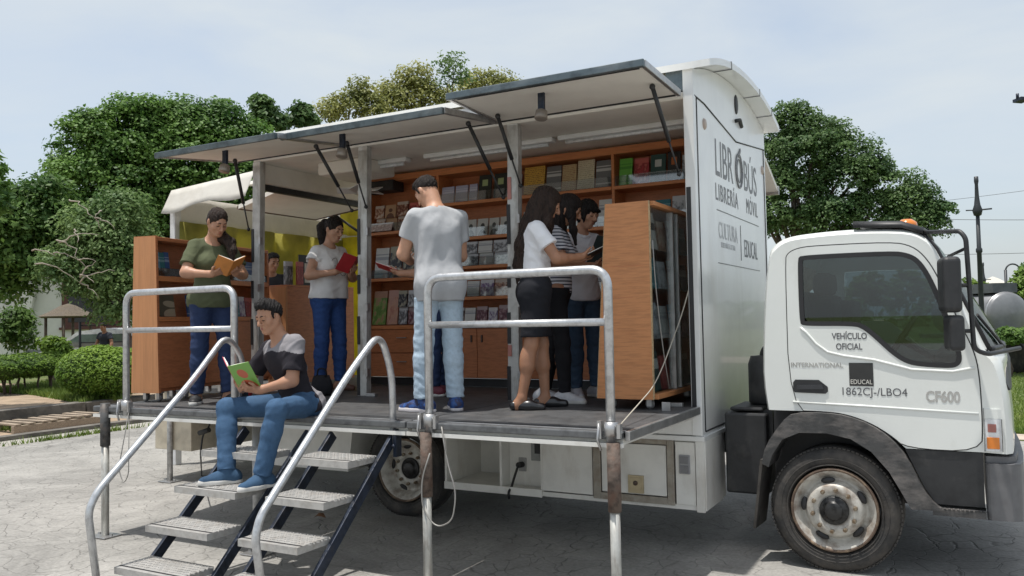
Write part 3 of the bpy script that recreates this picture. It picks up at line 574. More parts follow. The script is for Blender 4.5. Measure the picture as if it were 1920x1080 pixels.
# ------------------------------------------------------------------ rails, posts and steps
def guard_rail(x0, x1, label):
    r = thing('guard_rail', ((x0+x1)/2, YP, ZD), label, 'railing', 'guard rails on the deck edge')
    obj('rail_hoop', MB().tube(fillet([(x0, YP-0.02, ZD-0.06), (x0, YP-0.02, 1.965), (x1, YP-0.02, 1.965), (x1, YP-0.02, ZD-0.06)], 0.11, 8), 0.0265, 14), GALV, r)
    obj('mid_bar', MB().tube([(x0, YP-0.02, 1.665), (x1, YP-0.02, 1.665)], 0.0225, 12), GALV, r)
    for x in (x0, x1):
        c = MB(); c.lathe([(0.028, -0.05), (0.040, -0.05), (0.040, 0.03), (0.028, 0.03)], (x, YP-0.02, ZD+0.03), (0, 0, 1), 14)
        c.obox((x-0.06, YP-0.03, ZD+0.015), (0.012, 0, 0), (0, 0.02, 0), (0, 0, 0.05)); c.tube([(x-0.06, YP-0.05, ZD+0.05), (x-0.07, YP-0.055, ZD-0.04), (x-0.05, YP-0.05, ZD-0.10)], 0.008, 6); c.obox((x+0.055, YP-0.03, ZD+0.01), (0.01, 0, 0), (0, 0.02, 0), (0, 0, 0.04))
        obj('clamp', c, ALU, r)
guard_rail(-3.015, -1.785, 'galvanised hoop rail on the deck edge in front of the grey-shirted man')
guard_rail(-5.95, -4.735, 'galvanised hoop rail on the deck edge in front of the woman in green')
def support_post(x, y, ztop, zs, r, label, plate=True, thin=False):
    p = thing('support_post', (x, y, 0), label, 'post', 'posts propping up the deck')
    obj('shaft', MB().tube([(x, y, 0.012), (x, y, zs if not thin else ztop)], r, 14), pm('post_paint', (0.42, 0.42, 0.41), 0.5, 0.4, var=0.2, vs=15) if thin else dirt(pm('pale_post', (0.50, 0.50, 0.47), 0.5, 0.4, var=0.1, vs=15), (0.3, 0.27, 0.24), 0.5, 0.8, 10, (3, 3, 0.6), 0.7), p)
    if not thin: obj('sleeve', MB().tube([(x, y, zs-0.01), (x, y, ztop)], r+0.009, 14), RUST if x > -5 else dirt(pm('grey_sleeve', (0.10, 0.10, 0.10), 0.6, 0.4, var=0.3, vs=18), (0.17, 0.14, 0.12), 0.5, 0.75, 12), p)
    bx('base_plate', (x-0.10, x+0.10, y-0.08, y+0.08, 0.004, 0.014), ALU, p, 0.003)
    for i in (-1, 1): obj('bolt', MB().lathe([(0.013, 0), (0.013, 0.014), (0, 0.014)], (x+i*0.075, y, 0.014), (0, 0, 1), 6, False), ALU, p)
    return p
support_post(-1.765, 4.36, 0.99, 0.62, 0.029, 'pale round post with a brown sleeve under the deck corner nearest the cab')
support_post(-3.03, 4.36, 0.99, 0.60, 0.029, 'pale round post with a brown sleeve beside the right-hand steps')
support_post(-6.20, 4.37, 1.075, 0.74, 0.030, 'grey post with a dark sleeve at the outer corner by the left handrail')
support_post(-7.72, 6.22, 0.98, 0.5, 0.03, 'thin grey post on a plate under the rear deck', thin=True)
support_post(-4.66, 4.52, 0.96, 0.5, 0.034, 'thin grey post on a plate behind the left-hand steps', thin=True)
TREAD = dirt(pm('chequer_plate', (0.50, 0.49, 0.47), 0.45, 0.4, var=0.1, vs=20), (0.33, 0.29, 0.25), 0.5, 0.75, 12, amount=0.6)
def steps(x0, x1, label):
    s = thing('step_ladder', ((x0+x1)/2, 3.8, 0), label, 'steps', 'steel steps up to the deck')
    for x in (x0, x1):
        c0, c1 = Vector((x, 4.42, 0.93)), Vector((x, 3.44, 0.012)); d = (c1-c0).normalized(); nn = Vector((0, d.z, -d.y))
        obj('stringer', MB().obox((c0+c1)/2, (0.013, 0, 0), d*((c1-c0).length/2), nn*0.034), STEELB, s, 0.003)
    for k in range(4):
        z = 0.84-0.205*k; y = 3.99-0.22*k
        t = MB().box(x0+0.02, x1-0.02, y, y+0.27, z-0.042, z)
        b = t; nx = int((x1-x0)/0.028)
        for i in range(nx):
            for j in range(6):
                a = 0.6 if (i+j) % 2 else -0.6
                b.obox((x0+0.035+i*0.028, y+0.075+j*0.033, z+0.001), (0.009*math.cos(a), 0.009*math.sin(a), 0), (-0.003*math.sin(a), 0.003*math.cos(a), 0), (0, 0, 0.003))
        to = obj('tread', t, TREAD, s)
        obj('tread_gap', MB().box(x0+0.021, x1-0.021, y+0.03, y+0.045, z, z+0.0015), SEAL, to)
    return s
def hand_rail(pts, label):
    r = thing('hand_rail', pts[0], label, 'handrail', 'handrails of the steps')
    obj('rail_tube', MB().tube(fillet(pts, 0.13, 8), 0.0225, 14), GALV, r)
    c = MB(); p = Vector(pts[0]); c.obox(p+Vector((0.03, 0, 0.02)), (0.012, 0, 0), (0, 0.03, 0), (0, 0, 0.09)); c.lathe([(0.013, 0), (0.013, 0.012), (0, 0.012)], p+Vector((0.025, -0.03, 0)), (0, -1, 0), 8); obj('bracket', c, STEELB, r)
steps(-3.84, -3.335, 'right-hand flight of steel steps, beside the truck wheel')
steps(-4.66, -4.06, 'left-hand flight of steel steps, where the seated man rests his feet')
def rail_pts(X, pix): return [PX(x, y, X) for x, y in pix]
hand_rail([PX(738, 835, -3.33), PX(735, 700, -3.33), PX(712, 622, -3.33), PX(655, 700, -3.33), PX(488, 968, -3.33), PX(478, 1010, -3.33), PX(492, 1110, -3.33)], 'bent tube handrail of the right-hand steps')
hand_rail([PX(452, 745, -4.70), PX(455, 668, -4.70), PX(424, 628, -4.70), PX(360, 715, -4.70), PX(182, 922, -4.70), PX(165, 960, -4.70), PX(184, 1110, -4.70)], 'bent tube handrail of the left-hand steps')
# loose cables and ropes
def cord(name, pts, r, mat, label, cat='cable'):
    return obj(name, MB().tube(fillet(pts, 0.25, 8), r, 8), mat, None, label=label, cat=cat)
cord('rope', [PY(806, 850, 4.325), PY(790, 900, 4.32), PY(792, 955, 4.32), PY(818, 990, 4.33), PY(848, 978, 4.33), PY(856, 925, 4.34), PY(838, 865, 4.36), PY(828, 800, 4.36)], 0.005, WIRE, 'pale wire looped around the post by the right-hand steps')
cord('rope', [PY(243, 765, 4.36), PY(222, 880, 4.34), PY(232, 908, 4.34), PY(241, 890, 4.34), PY(242, 770, 4.37)], 0.004, WIRE, 'thin wire loop hanging from the deck by the left corner post')
cd = cord('power_cord', [PY(395, 770, 4.5), PY(393, 800, 4.5), PY(380, 815, 4.5), PY(376, 850, 4.5), PZ(378, 888, 0.01), PZ(378, 892, 0.01)], 0.007, CORDB, 'black power cord with an inline plug hanging under the left deck')
obj('plug', MB().tube([PY(374, 812, 4.49), PY(392, 806, 4.49)], 0.02, 10), CORDB, cd)
cd = cord('power_cord', [(-3.225, 5.99, 0.515), (-3.225, 5.93, 0.52), (-3.25, 5.90, 0.42), (-3.25, 5.86, 0.36), (-3.26, 5.82, 0.32), (-3.255, 5.82, 0.27)], 0.010, CORDB, 'black power cord plugged into the socket inside the open locker')
obj('plug', MB().tube([(-3.225, 6.0, 0.515), (-3.225, 5.93, 0.52)], 0.024, 10), CORDB, cd)
# ------------------------------------------------------------------ shelving and books
def cover(name, c1, c2=(0.7, 0.68, 0.6), mode='bands', c3=None):
    if name in MATS: return MATS[name]
    m = pm(name, c1, 0.42, var=0.06, vs=20); N, L, b = nodes(m); c3 = c3 or c2
    tc = N.new('ShaderNodeTexCoord'); sp = N.new('ShaderNodeSeparateXYZ'); L.new(tc.outputs['Generated'], sp.inputs[0])
    def ramp(stops, src):
        r = N.new('ShaderNodeValToRGB'); r.color_ramp.interpolation = 'CONSTANT'; e = r.color_ramp.elements
        while len(e) < len(stops): e.new(0.5)
        for k, (p, c) in enumerate(stops): e[k].position = p; e[k].color = (*c, 1)
        L.new(src, r.inputs[0]); return r.outputs[0]
    def mth(op, a, bb=None):
        n = N.new('ShaderNodeMath'); n.operation = op
        for k, v in enumerate((a, bb)):
            if v is None: continue
            if isinstance(v, (int, float)): n.inputs[k].default_value = v
            else: L.new(v, n.inputs[k])
        return n.outputs[0]
    X, Z = sp.outputs[0], sp.outputs[2]
    if mode == 'bands': o = ramp([(0, c1), (0.12, c3), (0.17, c1), (0.60, c2), (0.70, c1), (0.76, c2), (0.80, c1)], Z)
    elif mode == 'text':
        w = mth('SINE', mth('MULTIPLY', Z, 95.0)); nz = N.new('ShaderNodeTexNoise'); nz.inputs['Scale'].default_value = 25; L.new(tc.outputs['Generated'], nz.inputs[0])
        o = ramp([(0, c1), (0.62, c2)], mth('MULTIPLY', mth('GREATER_THAN', w, 0.15), mth('ADD', nz.outputs[0], 0.12)))
    elif mode == 'photo':
        nz = N.new('ShaderNodeTexNoise'); nz.inputs['Scale'].default_value = 4.5; nz.inputs['Detail'].default_value = 4; L.new(tc.outputs['Generated'], nz.inputs[0])
        ob = N.new('ShaderNodeObjectInfo'); L.new(mth('ADD', nz.outputs[0], mth('MULTIPLY', mth('SUBTRACT', ob.outputs['Random'], 0.5), 0.12)), (r := N.new('ShaderNodeValToRGB')).inputs[0]); e = r.color_ramp.elements; e.new(0.5); e[0].position = 0.38; e[2].position = 0.62
        for k, c in enumerate((c1, c2, c3)): e[k].color = (*c, 1)
        mx = N.new('ShaderNodeMix'); mx.data_type = 'RGBA'; L.new(mth('GREATER_THAN', Z, 0.80), mx.inputs[0]); L.new(r.outputs[0], mx.inputs[6]); mx.inputs[7].default_value = (*c3, 1); o = mx.outputs[2]
    elif mode == 'portrait':
        dx = mth('SUBTRACT', X, 0.5); head = mth('ADD', mth('MULTIPLY', dx, mth('MULTIPLY', dx, 9.0)), mth('MULTIPLY', mth('SUBTRACT', Z, 0.58), mth('MULTIPLY', mth('SUBTRACT', Z, 0.58), 14.0)))
        body = mth('ADD', mth('MULTIPLY', dx, mth('MULTIPLY', dx, 4.0)), mth('MULTIPLY', Z, mth('MULTIPLY', Z, 4.0)))
        mask = mth('MAXIMUM', mth('LESS_THAN', head, 0.33), mth('LESS_THAN', body, 0.55))
        mx = N.new('ShaderNodeMix'); mx.data_type = 'RGBA'; L.new(mask, mx.inputs[0]); mx.inputs[6].default_value = (*c1, 1); mx.inputs[7].default_value = (*c2, 1); o = mx.outputs[2]
    elif mode == 'label':
        k = mth('MULTIPLY', mth('LESS_THAN', mth('ABSOLUTE', mth('SUBTRACT', X, 0.5)), 0.22), mth('LESS_THAN', mth('ABSOLUTE', mth('SUBTRACT', Z, 0.68)), 0.13))
        mx = N.new('ShaderNodeMix'); mx.data_type = 'RGBA'; L.new(k, mx.inputs[0]); mx.inputs[6].default_value = (*c1, 1); mx.inputs[7].default_value = (*c2, 1); o = mx.outputs[2]
    L.new(o, b.inputs['Base Color']); return m
CV = dict(
 lavender=('pale lavender', cover('cover_lavender', (0.42, 0.42, 0.55), (0.6, 0.6, 0.68), 'bands')),
 emblem=('black and green', cover('cover_emblem', (0.025, 0.03, 0.025), (0.35, 0.42, 0.2), 'label')),
 yellow=('yellow lettered', cover('cover_yellow', (0.60, 0.36, 0.06), (0.22, 0.08, 0.03), 'text')),
 greytext=('grey lettered', cover('cover_greytext', (0.16, 0.16, 0.16), (0.5, 0.5, 0.48), 'bands')),
 tan=('tan lettered', cover('cover_tan', (0.50, 0.38, 0.20), (0.30, 0.12, 0.07), 'text')),
 cream=('cream lettered', cover('cover_cream', (0.60, 0.54, 0.38), (0.35, 0.28, 0.18), 'text')),
 green=('bright green', cover('cover_green', (0.14, 0.42, 0.06), (0.08, 0.28, 0.04), 'bands')),
 red=('red', cover('cover_red', (0.40, 0.045, 0.05), (0.22, 0.03, 0.03), 'photo', (0.5, 0.12, 0.1))),
 dgreen=('dark green', cover('cover_dark_green', (0.035, 0.085, 0.075), (0.55, 0.58, 0.55), 'label')),
 orangeb=('black and orange', cover('cover_black_orange', (0.03, 0.03, 0.03), (0.5, 0.15, 0.05), 'label')),
 bw=('black and white portrait', cover('cover_portrait', (0.50, 0.49, 0.46), (0.06, 0.06, 0.055), 'portrait')),
 grey=('grey photo', cover('cover_grey', (0.12, 0.12, 0.13), (0.35, 0.36, 0.38), 'photo', (0.55, 0.56, 0.58))),
 white=('whitish', cover('cover_white', (0.60, 0.60, 0.58), (0.32, 0.33, 0.36), 'bands')),
 brown=('reddish brown photo', cover('cover_brown', (0.14, 0.045, 0.03), (0.40, 0.22, 0.14), 'photo', (0.5, 0.42, 0.36))),
 skin=('tan portrait', cover('cover_skin', (0.42, 0.26, 0.15), (0.12, 0.05, 0.03), 'portrait')),
 black=('black figured', cover('cover_black', (0.015, 0.015, 0.02), (0.05, 0.05, 0.06), 'photo', (0.35, 0.33, 0.25))),
 olive=('green cartoon-strip', cover('cover_olive', (0.10, 0.20, 0.035), (0.22, 0.32, 0.08), 'photo', (0.38, 0.2, 0.12))),
 pink=('pink and tan', cover('cover_pink', (0.45, 0.20, 0.15), (0.55, 0.32, 0.22), 'photo', (0.5, 0.28, 0.22))),
 purple=('purple and white', cover('cover_purple', (0.17, 0.10, 0.22), (0.45, 0.43, 0.5), 'photo', (0.6, 0.58, 0.6))),
 maroon=('dark maroon', cover('cover_maroon', (0.10, 0.025, 0.04), (0.25, 0.12, 0.14), 'photo', (0.4, 0.3, 0.3))),
 teal=('teal', cover('cover_teal', (0.03, 0.17, 0.20), (0.2, 0.35, 0.38), 'bands')),
 blue=('blue', cover('cover_blue', (0.04, 0.10, 0.26), (0.25, 0.32, 0.45), 'bands')),
 lblue=('light blue', cover('cover_light_blue', (0.13, 0.30, 0.42), (0.4, 0.5, 0.55), 'bands')),
 redw=('red and white', cover('cover_red_white', (0.36, 0.05, 0.10), (0.6, 0.56, 0.54), 'label')),
 animal=('brown animal-photo', cover('cover_animal', (0.10, 0.09, 0.06), (0.42, 0.36, 0.26), 'portrait')))
def book(x, w, y, z, h, key, place, th=0.018, lean=0.10, u=(1, 0), gr=True):
    """face-out book: lower left corner x,y,z; u = direction of its width"""
    colour, m = CV[key]; U = Vector((u[0], u[1], 0)).normalized(); n = Vector((U.y, -U.x, 0)); b = Vector((0, 0, 1))*math.cos(lean)-n*math.sin(lean)
    w -= 0.004; h *= 1+random.uniform(-.02, .02); c = U*(w/2)
    mb = MB(); nn = n*math.cos(lean)+Vector((0, 0, 1))*math.sin(lean)
    mb.obox(b*(h/2), U*(w/2), nn*(th/2), b*(h/2)); me = mb.mesh('book')
    o = obj('book', me, m); o.location = Vector((x, y, z+0.004))+c; 
    tag(o, f'{colour} book {place}', 'book', f'{colour} books {place}'); return o
SH_Y = 7.0
bs = thing('bookshelf', (-3.7, 7.1, ZD), 'long built-in wooden bookshelf with cupboards along the middle of the truck', 'bookshelf')
X0, X1 = -5.62, -1.80
bx('back_panel', (X0, X1, 7.26, 7.285, 1.12, 3.235), WOODR, bs)
bx('top_board', (X0, X1, SH_Y-0.005, 7.259, 3.17, 3.235), WOODS, bs, 0.003)
DV = [X0, -4.69, -2.79, X1-0.028]
for x in DV: bx('upright_board', (x, x+0.028, SH_Y-0.002, 7.259, 1.12, 3.169), WOODS, bs, 0.003)
S_L, S_R = (2.645, 2.155, 1.655), (2.88, 2.525, 2.235, 1.93, 1.655)
for a, b, zz in ((DV[0]+0.029, DV[1]-0.001, S_L), (DV[1]+0.029, DV[2]-0.001, S_R), (DV[2]+0.029, DV[3]-0.001, S_R)):
    for z in zz:
        s = bx('shelf_board', (a, b, SH_Y-0.008, 7.258, z-0.032, z), WOODS, bs, 0.003)
        if z > 1.7: bx('clear_lip', (a+0.01, b-0.01, SH_Y-0.006, SH_Y-0.003, z+0.001, z+0.09), ACRYL, s)
bx('counter_edge', (X0, X1, SH_Y-0.03, SH_Y-0.009, 1.62, 1.66), WOODS, bs, 0.004)
bx('kick_plate', (X0+0.02, X1, SH_Y+0.03, SH_Y+0.05, ZD, 1.119), SEAL, bs)
dx = [-5.59, -4.68, -4.23, -3.78, -3.29, -2.80, -2.30, -1.82]
for k in range(len(dx)-1):
    if k == 0:
        for z0, z1 in ((1.13, 1.37), (1.378, 1.615)):
            d = bx('drawer', (dx[0], dx[1]-0.006, SH_Y-0.02, SH_Y-0.001, z0, z1), WOODR, bs, 0.003)
            bx('handle', ((dx[0]+dx[1])/2-0.06, (dx[0]+dx[1])/2+0.06, SH_Y-0.035, SH_Y-0.0205, (z0+z1)/2+0.03, (z0+z1)/2+0.04), ALU, d)
    else:
        d = bx('cupboard_door', (dx[k]+0.003, dx[k+1]-0.003, SH_Y-0.02, SH_Y-0.001, 1.13, 1.615), WOODR, bs, 0.003)
        hx = dx[k+1]-0.06 if k % 2 else dx[k]+0.06
        bx('handle', (hx-0.008, hx+0.008, SH_Y-0.035, SH_Y-0.0205, 1.48, 1.55), RUST, d, 0.002)
BY = 7.03
def row(z, items, place, tiers=1):
    for x0, x1, h, key in items:
        a, b = PY(x0, 500, BY).x, PY(x1, 500, BY).x
        for t in range(tiers):
            book(a, b-a, BY-0.012*t, z+t*(h*1.0), h, key, place, 0.012+0.01*random.random(), 0.16)
T3 = 'on the top shelf above the three girls'; 
row(2.88, [(830, 853, .17, 'lavender'), (856, 879, .17, 'lavender'), (882, 897, .17, 'lavender'), (899, 923, .25, 'emblem'), (928, 953, .25, 'emblem'), (956, 980, .22, 'grey')], 'on the top shelf to the right of the grey-shirted man')
row(2.88, [(985, 1024, .27, 'yellow'), (1027, 1055, .26, 'greytext'), (1057, 1084, .25, 'tan'), (1086, 1118, .28, 'cream'), (1121, 1150, .26, 'greytext')], T3)
row(2.88, [(1165, 1190, .25, 'green'), (1193, 1221, .24, 'red'), (1224, 1253, .25, 'dgreen'), (1256, 1281, .26, 'orangeb'), (1284, 1306, .22, 'grey')], 'on the top shelf of the right-hand compartment')
row(2.525, [(832, 852, .17, 'bw'), (853, 872, .17, 'bw'), (874, 894, .17, 'bw'), (896, 916, .17, 'bw'), (918, 937, .17, 'bw'), (939, 962, .17, 'bw')], 'on the second shelf beside the grey-shirted man')
row(2.525, [(982, 1004, .2, 'grey'), (1006, 1030, .2, 'white'), (1033, 1058, .2, 'tan'), (1061, 1085, .24, 'cream'), (1088, 1121, .2, 'grey'), (1124, 1150, .25, 'white')], 'on the second shelf behind the three girls')
row(2.525, [(1166, 1194, .16, 'cream'), (1197, 1228, .15, 'tan'), (1231, 1260, .2, 'teal'), (1263, 1298, .22, 'grey')], 'on the second shelf behind the orange cabinet')
row(2.235, [(850, 873, .118, 'grey'), (875, 897, .118, 'grey'), (899, 925, .118, 'white'), (927, 954, .118, 'grey'), (956, 975, .118, 'white')], 'stacked two high on the third shelf by the grey-shirted man', 2)
row(2.235, [(985, 1010, .2, 'grey'), (1014, 1040, .2, 'maroon'), (1045, 1075, .2, 'white'), (1080, 1105, .2, 'blue'), (1110, 1145, .2, 'grey')], 'on the third shelf behind the three girls')
row(1.93, [(850, 872, .15, 'maroon'), (875, 898, .15, 'white'), (900, 925, .16, 'purple'), (927, 952, .16, 'brown'), (954, 975, .15, 'grey')], 'on the fourth shelf by the grey-shirted man')
row(1.93, [(985, 1010, .16, 'grey'), (1014, 1040, .16, 'purple'), (1045, 1075, .16, 'white'), (1080, 1105, .16, 'maroon'), (1110, 1145, .16, 'grey')], 'on the fourth shelf behind the three girls')
row(1.665, [(850, 868, .16, 'grey'), (870, 890, .15, 'white'), (892, 912, .16, 'maroon'), (914, 931, .15, 'purple'), (933, 960, .17, 'maroon'), (975, 998, .16, 'white')], 'on the counter below the shelves by the grey-shirted man')
row(1.665, [(1004, 1028, .16, 'grey'), (1034, 1060, .16, 'maroon'), (1066, 1090, .16, 'white'), (1110, 1145, .16, 'grey')], 'on the counter behind the three girls')
row(2.645, [(706, 723, .14, 'brown'), (725, 745, .14, 'skin'), (747, 768, .15, 'brown'), (770, 790, .14, 'red'), (792, 812, .14, 'skin')], 'stacked two high on the upper left shelf', 2)
row(2.155, [(702, 727, .33, 'white'), (729, 752, .34, 'black'), (754, 778, .34, 'black'), (780, 812, .30, 'grey')], 'on the middle left shelf')
row(1.665, [(697, 722, .36, 'olive'), (724, 744, .36, 'pink'), (746, 762, .18, 'grey'), (764, 782, .18, 'maroon'), (784, 806, .18, 'grey')], 'on the counter below the left shelves')
row(1.845, [(746, 762, .17, 'black'), (764, 782, .17, 'grey'), (784, 806, .17, 'black')], 'in the upper tier on the counter below the left shelves')
for k in range(3):
    x = PY(700+k*14, 420, 6.99).x; lf = MB().obox((0, 0, 0), (0.055, 0, 0), (0, 0.004, 0), (0, 0.02, 0.045)); o = obj('leaflet', lf, cover('cover_leaflet', (0.55, 0.44, 0.42), (0.4, 0.3, 0.28), 'photo', (0.62, 0.55, 0.52))); o.location = (x, 6.985, 2.695); tag(o, 'pale pink leaflet leaning in front of the upper left shelf', 'leaflet', 'pale leaflets on the upper left shelf')

# --- wheeled bookcase at the rear end of the deck
def caster(x, y, par, r=0.034):
    w = MB().lathe([(0, -0.012), (r-0.006, -0.014), (r, -0.008), (r, 0.008), (r-0.006, 0.014), (0, 0.012)], (x, y, ZD+r), (0.3, 1, 0), 18)
    c = obj('caster', w, pm('caster_grey', (0.22, 0.22, 0.22), 0.5), par); f = MB().obox((x, y+0.018, ZD+r+0.012), (0.018, 0, 0), (0, 0.003, 0), (0, 0, 0.03)).obox((x, y-0.018, ZD+r+0.012), (0.018, 0, 0), (0, 0.003, 0), (0, 0, 0.03)).obox((x, y, ZD+r+0.042), (0.028, 0, 0), (0, 0.026, 0), (0, 0, 0.006)); obj('fork', f, ALU, c)
A = Vector((-6.10, 4.77, 0)); U = Vector((-0.19, 0.98, 0)).normalized(); W = Vector((-U.y, U.x, 0))
BC = thing('wheeled_bookcase', A+U*0.8+Vector((0, 0, ZD)), 'orange bookcase on casters with two open shelves behind the woman in green', 'bookcase')
def bl(d, l, z): return A+U*l+W*d+Vector((0, 0, z))      # depth, length, height
LB = 1.66
def fd_(z): return -0.035*(2.47-z)/(2.47-1.125)            # the front leans back towards the top
pf = [(-0.035, 1.125), (0.255, 1.125), (0.225, 2.47), (0.0, 2.47)]
for l0 in (0, LB-0.028): obj('end_panel', MB().prism(pf, lambda u, v, d: bl(u, d, v), l0, l0+0.028), WOODV if l0 == 0 else WOODR, BC, 0.004)
eb = obj('edge_band', MB().prism([(-0.037, 1.125), (-0.002, 2.47), (0.0, 2.474), (0.225, 2.474), (0.225, 2.4705), (0.0, 2.4705)], lambda u, v, d: bl(u, d, v), 0.0005, 0.0275), WOODR, BC)
def bslab(name, z0, z1, d0, d1, mat): return obj(name, MB().prism([(d0(z0), z0), (d1, z0), (d1, z1), (d0(z1), z1)], lambda u, v, d: bl(u, d, v), 0.029, LB-0.029), mat, BC, 0.003)
bslab('top_board', 2.435, 2.468, fd_, 0.22, WOODR); bslab('shelf_board', 2.085, 2.13, fd_, 0.20, WOODS); bslab('shelf_board', 1.735, 1.775, fd_, 0.20, WOODS); bslab('bottom_board', 1.13, 1.16, lambda z: 0, 0.20, WOODR)
bslab('back_panel', 1.162, 2.434, lambda z: 0.201, 0.222, WOODR)
bslab('front_panel', 1.162, 1.733, lambda z: fd_(z)+0.006, 0.025, WOODR)
lp = bslab('clear_lip', 2.132, 2.20, lambda z: fd_(z)+0.003, -0.002, ACRYL)
for l in (0.12, 0.45, 0.95, LB-0.12):
    p = bl(0.06, l, 0); caster(p.x, p.y, BC); p = bl(0.2, l, 0); caster(p.x, p.y, BC)
def bcrow(z, items, place):
    for l, w, h, key, th, tilt in items:
        p = bl(0.07, l, 0); book(p.x, w, p.y, z, h, key, place, th, 0.14, (U.x, U.y))
q1, q2 = 'on the upper shelf of the wheeled bookcase', 'on the lower shelf of the wheeled bookcase'
bcrow(2.13, [(0.05, .05, .22, 'teal', .02, 0), (0.10, .05, .22, 'lblue', .02, 0), (0.15, .06, .215, 'teal', .02, 0), (0.21, .06, .22, 'blue', .02, 0), (0.50, .15, .2, 'black', .02, 0), (0.80, .15, .24, 'grey', .02, 0), (0.97, .20, .21, 'teal', .02, 0), (1.18, .17, .21, 'redw', .02, 0), (1.36, .17, .2, 'blue', .02, 0)], q1)
bcrow(1.775, [(0.05, .07, .19, 'teal', .02, 0), (0.13, .20, .19, 'animal', .02, 0), (0.50, .16, .2, 'blue', .02, 0), (0.80, .1, .2, 'teal', .02, 0), (0.92, .10, .2, 'lblue', .02, 0), (1.03, .14, .2, 'blue', .02, 0), (1.18, .08, .21, 'teal', .02, 0), (1.27, .09, .2, 'purple', .02, 0), (1.37, .12, .19, 'red', .02, 0), (1.50, .08, .19, 'black', .02, 0)], q2)

# --- counter with a document stand
CT = thing('counter', (-6.2, 6.95, ZD), 'dark red-brown counter with an orange end panel between bookcase and woman in white', 'counter')
cx0, cx1 = -6.53, -6.27
bx('end_panel', (cx0, cx1, 6.50, 6.525, ZD, 2.09), WOODV, CT, 0.003)
bx('front_panel', (cx1-0.03, cx1-0.002, 6.526, 7.6, ZD+0.02, 2.085), WOODR, CT, 0.003)
bx('worktop', (cx0, cx1, 6.526, 7.6, 2.086, 2.11), WOODR, CT, 0.003)
DS = thing('document_stand', (-6.32, 6.95, 2.11), 'black upright display stand holding a white sheet on the counter', 'display stand')
bx('back_board', (-6.30, -6.285, 6.72, 7.06, 2.112, 2.44), SEAL, DS, 0.004); bx('sheet', (-6.2845, -6.282, 6.80, 7.0, 2.14, 2.35), PAPER, DS)
rb = MB().box(-6.28, -6.262, 6.66, 6.76, 2.112, 2.36); obj('book', rb, CV['red'][1], None, 0.003, label='thin red book leaning against the black stand on the counter', cat='book')
gb = MB().box(-6.34, -6.31, 6.54, 6.65, 2.112, 2.36); obj('book', gb, CV['grey'][1], None, 0.003, label='grey photo book at the near end of the counter', cat='book')

# --- orange display cabinet by the front wall
DC = thing('display_cabinet', (-2.1, 6.1, ZD), 'orange wheeled display cabinet with a glazed side by the front wall', 'cabinet')
cy0, cy1, cxr = 5.50, 6.62, -1.925; zb, zt = 1.12, 2.50
pfc = [(-2.34, zb), (cxr, zb), (cxr, zt), (-2.245, zt)]
for y0, m in ((cy0, WOODO), (cy1-0.03, WOODR)): obj('end_panel', MB().prism(pfc, lambda u, v, d: (u, d, v), y0, y0+0.03), m, DC, 0.003)
for z, x0, x1 in ((1.27, -2.28, -2.14), (1.83, -2.25, -2.05), (2.05, -2.26, -1.97)): bx('crack', (x0, x1, cy0-0.0012, cy0-0.0002, z, z+0.003), WOODR, DC)
en = MB(); en.prism([(-2.344, zb), (-2.249, zt+0.003), (-2.246, zt+0.003), (-2.341, zb)], lambda u, v, d: (u, d, v), cy0, cy0+0.03); en.box(cxr, cxr+0.003, cy0, cy0+0.03, zb, zt)
obj('edge_band', en, pm('bare_chipboard', (0.50, 0.36, 0.20), 0.7, var=0.2, vs=60), DC)
bx('top_board', (-2.243, cxr+0.03, cy0+0.031, cy1-0.031, zt-0.03, zt), WOODO, DC, 0.003)
bx('bottom_board', (-2.33, cxr+0.03, cy0+0.031, cy1-0.031, zb, zb+0.035), WOODO, DC, 0.003)
obj('back_panel', MB().add([(-2.335, cy0+0.031, zb+0.036), (-2.335, cy1-0.031, zb+0.036), (-2.243, cy1-0.031, zt-0.031), (-2.243, cy0+0.031, zt-0.031), (-2.315, cy0+0.031, zb+0.036), (-2.315, cy1-0.031, zb+0.036), (-2.223, cy1-0.031, zt-0.031), (-2.223, cy0+0.031, zt-0.031)], [(0,3,2,1),(4,5,6,7),(0,1,5,4),(1,2,6,5),(2,3,7,6),(3,0,4,7)]), WOODR, DC)
for z in (1.52, 1.88, 2.16): bx('glass_shelf', (-2.20, cxr-0.02, cy0+0.032, cy1-0.032, z, z+0.008), GLASSC, DC)
for y0 in (cy0+0.035, (cy0+cy1)/2-0.02): bx('glass_door', (cxr-0.008+0.012*(y0 > 5.8), cxr-0.003+0.012*(y0 > 5.8), y0, y0+0.55, zb+0.04, zt-0.035), GLASSC, DC)
for y in (5.98, 6.10, 6.56): bx('door_frame', (cxr-0.012, cxr+0.016, y, y+0.022, zb+0.04, zt-0.035), ALU, DC)
for y in (cy0+0.12, cy1-0.12):
    caster(-1.99, y, DC, 0.036); caster(-2.27, y, DC, 0.036)
bracket = MB().obox((-1.84, 5.52, ZD+0.03), (0.03, 0, 0), (0, 0.006, 0), (0, 0, 0.03)); obj('stop_bracket', bracket, ALU, DC, 0.002)
def cabrow(z, items, place):
    for y, w, h, key in items: book(-1.965, w, y, z, h, key, place, 0.02, 0.12, (0, 1))
cabrow(2.17, [(5.58, .2, .27, 'bw'), (5.82, .16, .22, 'brown'), (6.08, .2, .24, 'grey'), (6.32, .18, .22, 'teal')], 'on the top glass shelf of the orange cabinet')
cabrow(1.89, [(5.58, .18, .22, 'teal'), (5.80, .18, .2, 'grey'), (6.08, .2, .22, 'white'), (6.32, .18, .2, 'dgreen')], 'on the second glass shelf of the orange cabinet')
cabrow(1.53, [(5.58, .2, .26, 'grey'), (5.82, .18, .24, 'white'), (6.08, .2, .25, 'lblue'), (6.32, .18, .2, 'maroon')], 'on the third glass shelf of the orange cabinet')
